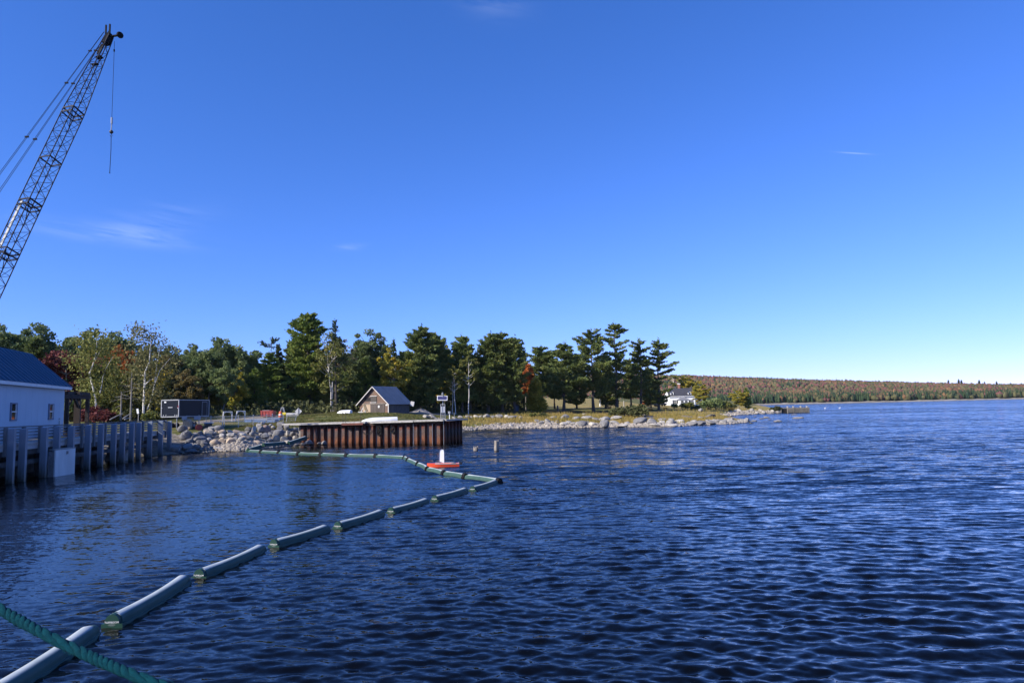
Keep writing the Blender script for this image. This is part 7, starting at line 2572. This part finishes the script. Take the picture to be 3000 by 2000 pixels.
# stones are dark where the lake wets them
for m_ in M_rock.values():
    nt_ = m_.node_tree
    b_ = nt_.nodes['Principled BSDF']
    src_ = b_.inputs['Base Color'].links[0].from_socket
    g_ = node(nt_, 'ShaderNodeNewGeometry')
    s_ = node(nt_, 'ShaderNodeSeparateXYZ')
    nt_.links.new(g_.outputs['Position'], s_.inputs[0])
    r_ = node(nt_, 'ShaderNodeMapRange', interpolation_type='SMOOTHSTEP')
    r_.inputs['From Min'].default_value = 0.06
    r_.inputs['From Max'].default_value = 0.24
    r_.inputs['To Min'].default_value = 0.35
    nt_.links.new(s_.outputs['Z'], r_.inputs['Value'])
    h_ = node(nt_, 'ShaderNodeHueSaturation')
    nt_.links.new(r_.outputs[0], h_.inputs['Value'])
    nt_.links.new(src_, h_.inputs['Color'])
    nt_.links.new(h_.outputs[0], b_.inputs['Base Color'])


def ico_mesh(sub):
    import bmesh
    bm = bmesh.new()
    bmesh.ops.create_icosphere(bm, subdivisions=sub, radius=1.0)
    bm.verts.ensure_lookup_table()
    V = np.array([v.co[:] for v in bm.verts])
    F = np.array([[v.index for v in f.verts] for f in bm.faces])
    bm.free()
    return V, F


ICO_V, ICO_F = ico_mesh(3)


def rock_mesh(name, seed, angular, material):
    r = np.random.default_rng(seed)
    V = ICO_V.copy()
    # planes chop the ball into a boulder
    for k in range(11 if angular else 7):
        n = unit(r.normal(size=3))
        d = r.uniform(0.52, 0.84) if angular else r.uniform(0.80, 0.97)
        over = V @ n - d
        V -= np.where(over > 0, over * 0.92, 0)[:, None] * n
    for sc_, am in ((1.3, 0.10), (3.0, 0.045), (6.0, 0.02)):
        ph = r.random(9) * 6.28
        disp = (np.sin(V[:, 0] * sc_ * 2 + ph[0] + np.sin(V[:, 1] * sc_ + ph[1])) + np.sin(V[:, 1] * sc_ * 2.2 + ph[2]) + np.sin(V[:, 2] * sc_ * 2.4 + ph[3] + V[:, 0])) / 3
        V *= (1 + disp * am)[:, None]
    V /= np.abs(V).max(0)
    me = np_mesh(name, V, ICO_F)
    me.polygons.foreach_set('use_smooth', [True] * len(me.polygons))
    try:
        me.set_sharp_from_angle(angle=math.radians(28 if angular else 45))
    except Exception:
        pass
    me.materials.append(M_rock[material])
    return me


ROCKS = {k: [rock_mesh('boulder', 300 + i * 7 + j * 31, i % 4 != 1, k) for i in range(4)] for j, k in enumerate(('grey', 'tan', 'pale', 'dark', 'brown'))}
rk = random.Random(9)


def boulder(pos, w, h, dep, tone, label, group, tilt=0.25, sink=0.25, idx=None):
    me = ROCKS[tone][rk.randrange(4) if idx is None else idx]
    o = link('boulder', me)
    o.location = (pos[0], pos[1], pos[2] + h * (0.5 - sink))
    o.scale = (w / 2, dep / 2, h / 2)
    o.rotation_euler = (rk.uniform(-tilt, tilt), rk.uniform(-tilt, tilt), rk.uniform(-0.5, 0.5))
    return tag(o, label, 'boulder', group)


def rock_px(x, y, w, h, tone, label, group, D=None, sink=0.2, idx=None, tilt=0.2):
    """a boulder whose centre and size are read from the photograph (pixels)"""
    foot = hit(x, y + h * 0.45, 60, 300)
    if foot is None:
        foot = Pz(x, y + h * 0.45)
    d = D or foot.y
    s = d / FPX
    c = P(x, y, d)
    W_, H_ = w * s, h * s
    o = boulder((c.x, c.y + W_ * 0.3, c.z - H_ * 0.5), W_ * 1.08, H_ * 1.18, max(W_, H_) * 0.95, tone, label, group, tilt, 0.0, idx)
    return o


GR = 'boulders of the bank left of the sheet pile wall'
z6 = lambda x, y, w, h: (640 + x / 7.84, 1170 + y / 7.84, w / 7.84, h / 7.84)
big = [
    (1095, 695, 155, 215, 'brown', 'tall brownish rounded boulder standing upright on the boulder heap'), (1010, 565, 105, 90, 'pale', 'pale boulder topmost left on the boulder heap'),
    (900, 635, 140, 130, 'grey', 'broad grey boulder left of the brownish upright one'), (960, 705, 150, 150, 'dark', None), (680, 695, 180, 95, 'dark', 'dark flat boulder at the grass edge left of the heap'),
    (640, 755, 115, 75, 'dark', None), (270, 835, 215, 125, 'pale', 'smooth pale egg shaped boulder above the gravel beach'), (500, 805, 195, 95, 'pale', 'pale wedge boulder right of the egg shaped one'),
    (55, 850, 160, 125, 'pale', 'pale rounded boulder left of the egg shaped one'), (65, 970, 145, 145, 'tan', 'pinkish tan boulder below the pale rounded one'), (232, 965, 205, 155, 'tan', 'large tan boulder with flat face on the gravel edge'),
    (620, 885, 185, 75, 'grey', None), (500, 920, 150, 100, 'grey', None), (805, 745, 100, 200, 'pale', None), (1040, 850, 190, 130, 'grey', None),
    (1290, 925, 195, 150, 'tan', 'cream tan block shaped boulder above the beached floats'), (1240, 645, 95, 75, 'grey', None), (1405, 600, 155, 135, 'dark', 'dark boulder topmost right on the boulder heap'),
    (1540, 650, 145, 135, 'grey', 'grey boulder touching the left end of the board walkway'), (1720, 705, 175, 95, 'grey', None), (1590, 795, 95, 140, 'pale', 'narrow pale slab standing on edge in the heap'),
    (1480, 925, 175, 125, 'grey', None), (1625, 905, 125, 105, 'brown', None), (1320, 800, 300, 210, 'dark', 'biggest dark boulder in the middle of the heap'), (1890, 820, 185, 200, 'grey', 'grey faceted boulder at the top of the slanting float'),
    (2040, 850, 115, 115, 'pale', None), (1750, 890, 115, 85, 'pale', None), (2050, 1000, 185, 115, 'grey', 'boulder under the upper end of the slanting float'), (2300, 1015, 95, 55, 'tan', 'low tan boulder at the waterline left of the wall'),
    (2410, 1005, 120, 100, 'grey', 'pointed grey boulder in the water against the first sheet piles'), (70, 750, 145, 85, 'tan', None), (250, 755, 155, 85, 'pale', None), (400, 745, 185, 65, 'tan', None), (1170, 800, 100, 80, 'grey', None),
    (870, 880, 90, 70, 'grey', None), (1100, 900, 90, 60, 'grey', None), (960, 800, 80, 60, 'pale', None), (1700, 800, 120, 100, 'dark', None), (1400, 700, 140, 110, 'dark', None), (1180, 600, 100, 80, 'dark', None),
    (1470, 560, 90, 80, 'grey', None), (740, 800, 90, 80, 'grey', None), (560, 980, 100, 60, 'grey', None), (380, 910, 110, 80, 'dark', None), (1880, 960, 110, 90, 'dark', None), (1960, 900, 120, 90, 'dark', None),
]
gen = 'grey boulder among the others in the heap left of the sheet pile wall'
for x, y, w, h, tone, lab in big:
    rock_px(*z6(x, y, w, h), tone, lab or ('dark' if tone == 'dark' else 'pale' if tone in ('pale', 'tan') else 'grey') + gen[4:], GR)
z5 = lambda x, y, w, h: (450 + x / 4.276, 1130 + y / 4.276, w / 4.276, h / 4.276)
for x, y, w, h, tone, lab in ((415, 495, 115, 120, 'tan', 'big sharp tan boulder at the pier end beside the fence'), (350, 545, 110, 85, 'dark', 'dark boulder left of the big sharp tan one'), (330, 545, 70, 40, 'pale', None),
                              (400, 640, 150, 125, 'dark', None), (545, 695, 170, 95, 'dark', None), (420, 710, 120, 90, 'dark', None), (500, 780, 130, 70, 'dark', None), (480, 640, 110, 80, 'dark', None),
                              (560, 600, 80, 60, 'dark', None), (600, 655, 90, 70, 'dark', None), (620, 735, 80, 60, 'dark', None), (665, 585, 90, 55, 'tan', None), (745, 715, 105, 65, 'tan', 'flat pinkish boulder low on the gravel beach'),
                              (790, 793, 135, 42, 'pale', 'flat pale rock at the waterline left end of the gravel beach'), (680, 680, 70, 50, 'pale', None), (590, 800, 80, 35, 'grey', None), (640, 790, 60, 60, 'dark', None),
                              (735, 600, 80, 50, 'pale', None), (845, 580, 100, 45, 'tan', None), (380, 780, 100, 60, 'dark', None), (570, 655, 60, 50, 'pale', None), (520, 620, 70, 50, 'grey', None), (640, 600, 60, 40, 'pale', None)):
    rock_px(*z5(x, y, w, h), tone, lab or ('dark' if tone == 'dark' else 'pale' if tone in ('pale', 'tan') else 'grey') + ' boulder in the shaded bank beside the pier end', 'boulders at the pier end')

# the point's shore
GP = 'boulders along the shore of the point'
z8 = lambda x, y, w, h: (1550 + x / 3.92, 920 + y / 3.92, w / 3.92, h / 3.92)
for x, y, w, h, tone, lab in ((405, 1190, 110, 60, 'grey', 'rounded grey boulder in the marsh grass below the lone pine'), (280, 1190, 110, 30, 'grey', None), (540, 1205, 95, 45, 'grey', None), (665, 1200, 130, 50, 'grey', 'flat grey boulder in the marsh right of the rounded one'),
                              (615, 1270, 110, 70, 'dark', 'dark boulder at the waterline of the point, left of the pointed one'), (725, 1265, 80, 45, 'pale', None), (865, 1265, 110, 95, 'dark', 'pointed dark boulder at the waterline below the willow bush'),
                              (770, 1215, 110, 40, 'grey', None), (870, 1215, 140, 60, 'grey', None), (985, 1245, 110, 35, 'grey', None), (1010, 1195, 140, 45, 'grey', None), (1245, 1165, 80, 40, 'pale', None), (1110, 1165, 90, 25, 'grey', None),
                              (1340, 1160, 90, 35, 'dark', None), (1285, 1230, 160, 65, 'dark', 'large domed grey boulder left of the square one on the shore'), (1415, 1238, 105, 65, 'grey', 'square blocky boulder with a dark right side on the shore'),
                              (1380, 1187, 150, 30, 'grey', None), (1540, 1220, 120, 40, 'grey', None), (1635, 1220, 80, 40, 'grey', None), (1820, 1185, 140, 35, 'dark', None), (1975, 1195, 70, 30, 'grey', None), (2090, 1180, 160, 35, 'dark', None),
                              (1975, 1105, 62, 38, 'grey', 'round grey boulder alone before the dark bushes by the house'), (640, 1150, 70, 18, 'pale', 'flat pale rock in the golden grass left of the willow bushes'), (1090, 1280, 160, 30, 'pale', None), (1640, 1275, 150, 30, 'pale', None),
                              (1460, 1275, 130, 26, 'pale', None), (1870, 1255, 120, 40, 'grey', None), (1990, 1255, 120, 45, 'dark', None), (2085, 1245, 120, 45, 'grey', None), (2200, 1235, 150, 45, 'grey', None), (2300, 1215, 110, 40, 'grey', None)):
    rock_px(*z8(x, y, w, h), tone, lab or ('dark' if tone == 'dark' else 'pale' if tone == 'pale' else 'grey') + ' boulder among the others on the stony shore of the point', GP)
# row of boulders along the foot of the lawn bank right of the wall
z7 = lambda x, y, w, h: (1000 + x / 3.92, 900 + y / 3.92, w / 3.92, h / 3.92)
for i, (x, y, w, h) in enumerate(((1365, 1262, 60, 30), (1445, 1262, 60, 38), (1490, 1265, 40, 30), (1545, 1262, 80, 40), (1600, 1262, 60, 36), (1660, 1258, 90, 50), (1735, 1262, 60, 40), (1810, 1262, 90, 50), (1895, 1258, 60, 40), (1950, 1268, 100, 38), (2005, 1262, 60, 36), (2058, 1272, 45, 36),
                                  (1295, 1275, 60, 26), (1050, 1265, 60, 30), (960, 1255, 60, 40), (1000, 1262, 50, 36), (1030, 1250, 60, 30), (1085, 1278, 50, 20), (1120, 1282, 50, 16))):
    o = rock_px(*z7(x, y, w, h), rk.choice(('grey', 'pale', 'dark', 'grey')), 'grey boulder in the row at the foot of the lawn bank behind the bulkhead', 'row of boulders below the lawn bank')
# rocks awash
zd = lambda x, y, w, h: (2200 + x / 7.84, 1160 + y / 7.84, w / 7.84, h / 7.84)
for x, y, w, h, lab in ((625, 562, 200, 56, 'largest pale rock awash off the tip of the point'), (370, 480, 150, 44, 'pale rock awash between the point tip and the spit'), (250, 512, 100, 28, 'small rock awash left of the largest pale one'), (435, 533, 75, 24, 'smallest rock awash above the largest one'),
                        (1110, 492, 260, 44, 'long low rock awash below the crib dock'), (1005, 420, 150, 24, 'flat thin rock awash close under the crib dock'), (110, 467, 90, 22, 'small flat rock awash in the mouth of the inlet'), (80, 562, 130, 40, 'rounded rock awash at the very tip of the point'), (20, 612, 90, 36, 'dark rock at the waterline of the point tip'),
                        (520, 385, 80, 40, 'dark boulder at the waterline of the stony spit'), (1075, 360, 120, 26, 'pale rock leaning at the foot of the crib dock')):
    X_, Y_, W_, H_ = zd(x, y, w, h)
    q = Pz(X_, Y_ + H_ * 0.5)
    s = q.y / FPX
    boulder((q.x, q.y + W_ * s * 0.3, 0), W_ * s * 1.15, H_ * s * 1.7, W_ * s * 0.8, 'dark' if 'dark' in lab else 'grey', lab, 'rocks awash off the point', 0.05, 0.5)


# scattered boulders between the placed ones, each still a thing of its own
def scatter_line(pts, n, smin, smax, label, group, back, tones, seed):
    r = random.Random(seed)
    pts = [Vector(p) for p in pts]
    for i in range(n):
        f = r.random() * (len(pts) - 1)
        k = min(int(f), len(pts) - 2)
        p = pts[k].lerp(pts[k + 1], f - k)
        p = Vector((p.x + r.uniform(-0.8, 0.8), p.y + r.random() ** 1.5 * back, 0))
        p.z = max(ground(p.x, p.y), 0.0)
        s = smin + (smax - smin) * r.random() ** 2.2
        boulder(p, s, s * r.uniform(0.45, 0.8), s * r.uniform(0.7, 1.1), r.choice(tones), label, group, 0.3, 0.3)


scatter_line([Pz(x, y) for x, y in ((1400, 1258), (1480, 1256), (1550, 1254), (1640, 1252.5))], 16, 0.3, 0.9, 'small grey rock on the thin shore line right of the bulkhead', GP, 1.6, ('grey', 'pale', 'dark'), 31)
scatter_line([Pz(x, y) for x, y in ((1560, 1253), (1700, 1251.5), (1850, 1250.5), (1990, 1248.5))], 46, 0.4, 1.5, 'smaller grey rock between the boulders on the stony shore of the point', GP, 5.0, ('grey', 'pale', 'grey'), 32)
scatter_line([Pz(x, y) for x, y in ((1900, 1250), (2000, 1247.5), (2060, 1243.5), (2150, 1240.5), (2200, 1236.5))], 62, 0.5, 2.0, 'smaller grey rock in the tumble of stones at the point tip', GP, 8.0, ('grey', 'pale', 'grey', 'pale'), 33)
scatter_line([Pz(x, y) for x, y in ((2140, 1220), (2170, 1215), (2215, 1213), (2270, 1210.5), (2305, 1208))], 46, 0.5, 1.9, 'grey rock in the stony spit leading to the crib dock', 'stones of the spit', 8.0, ('grey', 'pale', 'pale'), 34)
scatter_line([Pz(x, y) for x, y in ((560, 1325), (640, 1322), (740, 1318), (850, 1306), (905, 1303))], 26, 0.35, 0.9, 'small pale rock on the gravel beach left of the wall', GR, 7.0, ('grey', 'pale', 'tan'), 35)

scatter_line([Pz(x, y) for x, y in ((506, 1329), (525, 1328), (545, 1327), (566, 1326))], 44, 0.5, 1.5, 'dark angular rock in the shaded bank under the pier end', 'boulders at the pier end', 7.5, ('dark', 'dark', 'grey'), 36)


# pebbles of the beach and of the point's shore: nobody could count them
def pebbles(name, label, line, n, back, smin, smax, seed):
    r = np.random.default_rng(seed)
    base = ico_v * (1 + r.normal(0, 0.15, (12, 1)))
    pts = np.array([p[:2] for p in line])
    f = r.random(n) * (len(pts) - 1)
    k = np.minimum(f.astype(int), len(pts) - 2)
    p = pts[k] + (pts[k + 1] - pts[k]) * (f - k)[:, None]
    p[:, 0] += r.normal(0, 0.4, n)
    p[:, 1] += r.random(n) ** 1.3 * back - 0.3
    z = ground_np(p[:, 0], p[:, 1])
    ok = z > -0.12
    p, z = p[ok], z[ok]
    n = len(p)
    s = smin + (smax - smin) * r.random((n, 1, 1)) ** 3
    a = r.random(n) * 6.283
    V = np.repeat(base[None], n, 0) * r.uniform(0.6, 1.3, (n, 1, 3)) * np.array([1, 1, 0.65]) * s
    c, s_ = np.cos(a)[:, None], np.sin(a)[:, None]
    V = np.stack([V[..., 0] * c - V[..., 1] * s_, V[..., 0] * s_ + V[..., 1] * c, V[..., 2]], -1)
    V += np.concatenate([p, z[:, None]], 1)[:, None, :]
    F = ico_f[None] + (np.arange(n) * 12)[:, None, None]
    me = np_mesh(name, V.reshape(-1, 3), F.reshape(-1, 3))
    m = mat(name + ' stone', (0.42, 0.365, 0.30), (0.15, 0.135, 0.12), 1.6, 0.9, lo=0.3, hi=0.7)
    me.materials.append(m)
    o = link(name, me)
    o['kind'] = 'stuff'
    o['label'] = label


pebbles('beach_pebbles', 'pale pebbles and cobbles of the small gravel beach', [Pz(x, y) for x, y in ((610, 1325), (680, 1323), (740, 1319), (800, 1312), (850, 1306))], 4800, 4.6, 0.05, 0.24, 51)
pebbles('shore_stones', 'grey stones and cobbles lining the shore of the point', [Pz(x, y) for x, y in ((1355, 1262), (1450, 1257), (1550, 1254), (1700, 1252), (1850, 1251), (1990, 1249), (2060, 1244), (2150, 1241), (2205, 1236))], 7500, 3.4, 0.08, 0.36, 52)
pebbles('spit_stones', 'grey stones heaped on the spit', [Pz(x, y) for x, y in ((2140, 1221), (2170, 1215), (2215, 1213), (2270, 1210.5), (2305, 1208))], 2000, 9.0, 0.10, 0.45, 53)


# ------------------------------------------------------------------ grass
def grass(name, label, boxes, n, h0, h1, material, seed, cond, w=0.05):
    r = np.random.default_rng(seed)
    xs, ys = [], []
    for (x0, x1, y0, y1, share) in boxes:
        k = int(n * share)
        xs.append(r.uniform(x0, x1, k))
        ys.append(r.uniform(y0, y1, k))
    x, y = np.concatenate(xs), np.concatenate(ys)
    keep = vnoise(x, y, 2.2, seed) > 0.28
    x, y = x[keep], y[keep]
    z = ground_np(x, y)
    ok = cond(x, y, z)
    x, y, z = x[ok], y[ok], z[ok]
    n = len(x)
    h = r.uniform(h0, h1, n) * (0.5 + vnoise(x, y, 3.0, seed + 5))
    a = r.random(n) * 6.283
    dx, dy = np.cos(a) * w, np.sin(a) * w
    lx, ly = r.normal(0, 0.25, n) * h, r.normal(0, 0.25, n) * h
    base = np.stack([x, y, z - 0.02], -1)
    V = np.stack([base - np.stack([dx, dy, 0 * x], -1), base + np.stack([dx, dy, 0 * x], -1), base + np.stack([lx + dx * 0.25, ly + dy * 0.25, h], -1), base + np.stack([lx - dx * 0.25, ly - dy * 0.25, h], -1)], 1)
    me = np_mesh(name, V.reshape(-1, 3), np.arange(n * 4).reshape(n, 4))
    me.materials.append(material)
    o = link(name, me)
    o['kind'] = 'stuff'
    o['label'] = label


M_marsh = foliage('marsh grass blades', [(0.17, 0.18, 0.045), (0.33, 0.25, 0.070), (0.40, 0.275, 0.10)], 0.35, 0.12, 0.8, 0.0)
M_lawn = foliage('lawn blades', [(0.060, 0.080, 0.020), (0.115, 0.120, 0.032), (0.21, 0.165, 0.06)], 0.3, 0.25, 0.8, 0.0)
grass('marsh_grass', 'golden marsh grass along the shore of the point', [(-10, 62, 121, 168, 0.8), (40, 110, 160, 240, 0.2)], 42000, 0.25, 0.75, M_marsh, 61, lambda x, y, z: (z > 0.22) & (z < 1.9) & (poly_dist(x, y, SHORE) > 2.2), 0.06)
grass('lawn_grass', 'short rough grass of the bank and yard', [(-34, -20, 78, 92, 0.3), (-34, -8, 92, 130, 0.45), (-14, 6, 140, 170, 0.25)], 60000, 0.06, 0.20, M_lawn, 62,
      lambda x, y, z: (z > 1.75) & (poly_dist(x, y, road_line, False) > 2.4), 0.045)


# ------------------------------------------------------------------ the clear air's slight haze
def haze():
    mb = MB().box((300, 1000, 36), (3400, 2200, 84))
    o = link('haze', mb.mesh('haze'))
    m = bpy.data.materials.new('haze')
    m.use_nodes = True
    nt = m.node_tree
    nt.nodes.clear()
    out = nt.nodes.new('ShaderNodeOutputMaterial')
    v = nt.nodes.new('ShaderNodeVolumePrincipled')
    v.inputs['Color'].default_value = (0.72, 0.88, 1.0, 1)
    v.inputs['Density'].default_value = 0.00003
    nt.links.new(v.outputs[0], out.inputs['Volume'])
    o.data.materials.append(m)
    o['kind'] = 'stuff'
    o['label'] = 'thin haze over the lake'


haze()
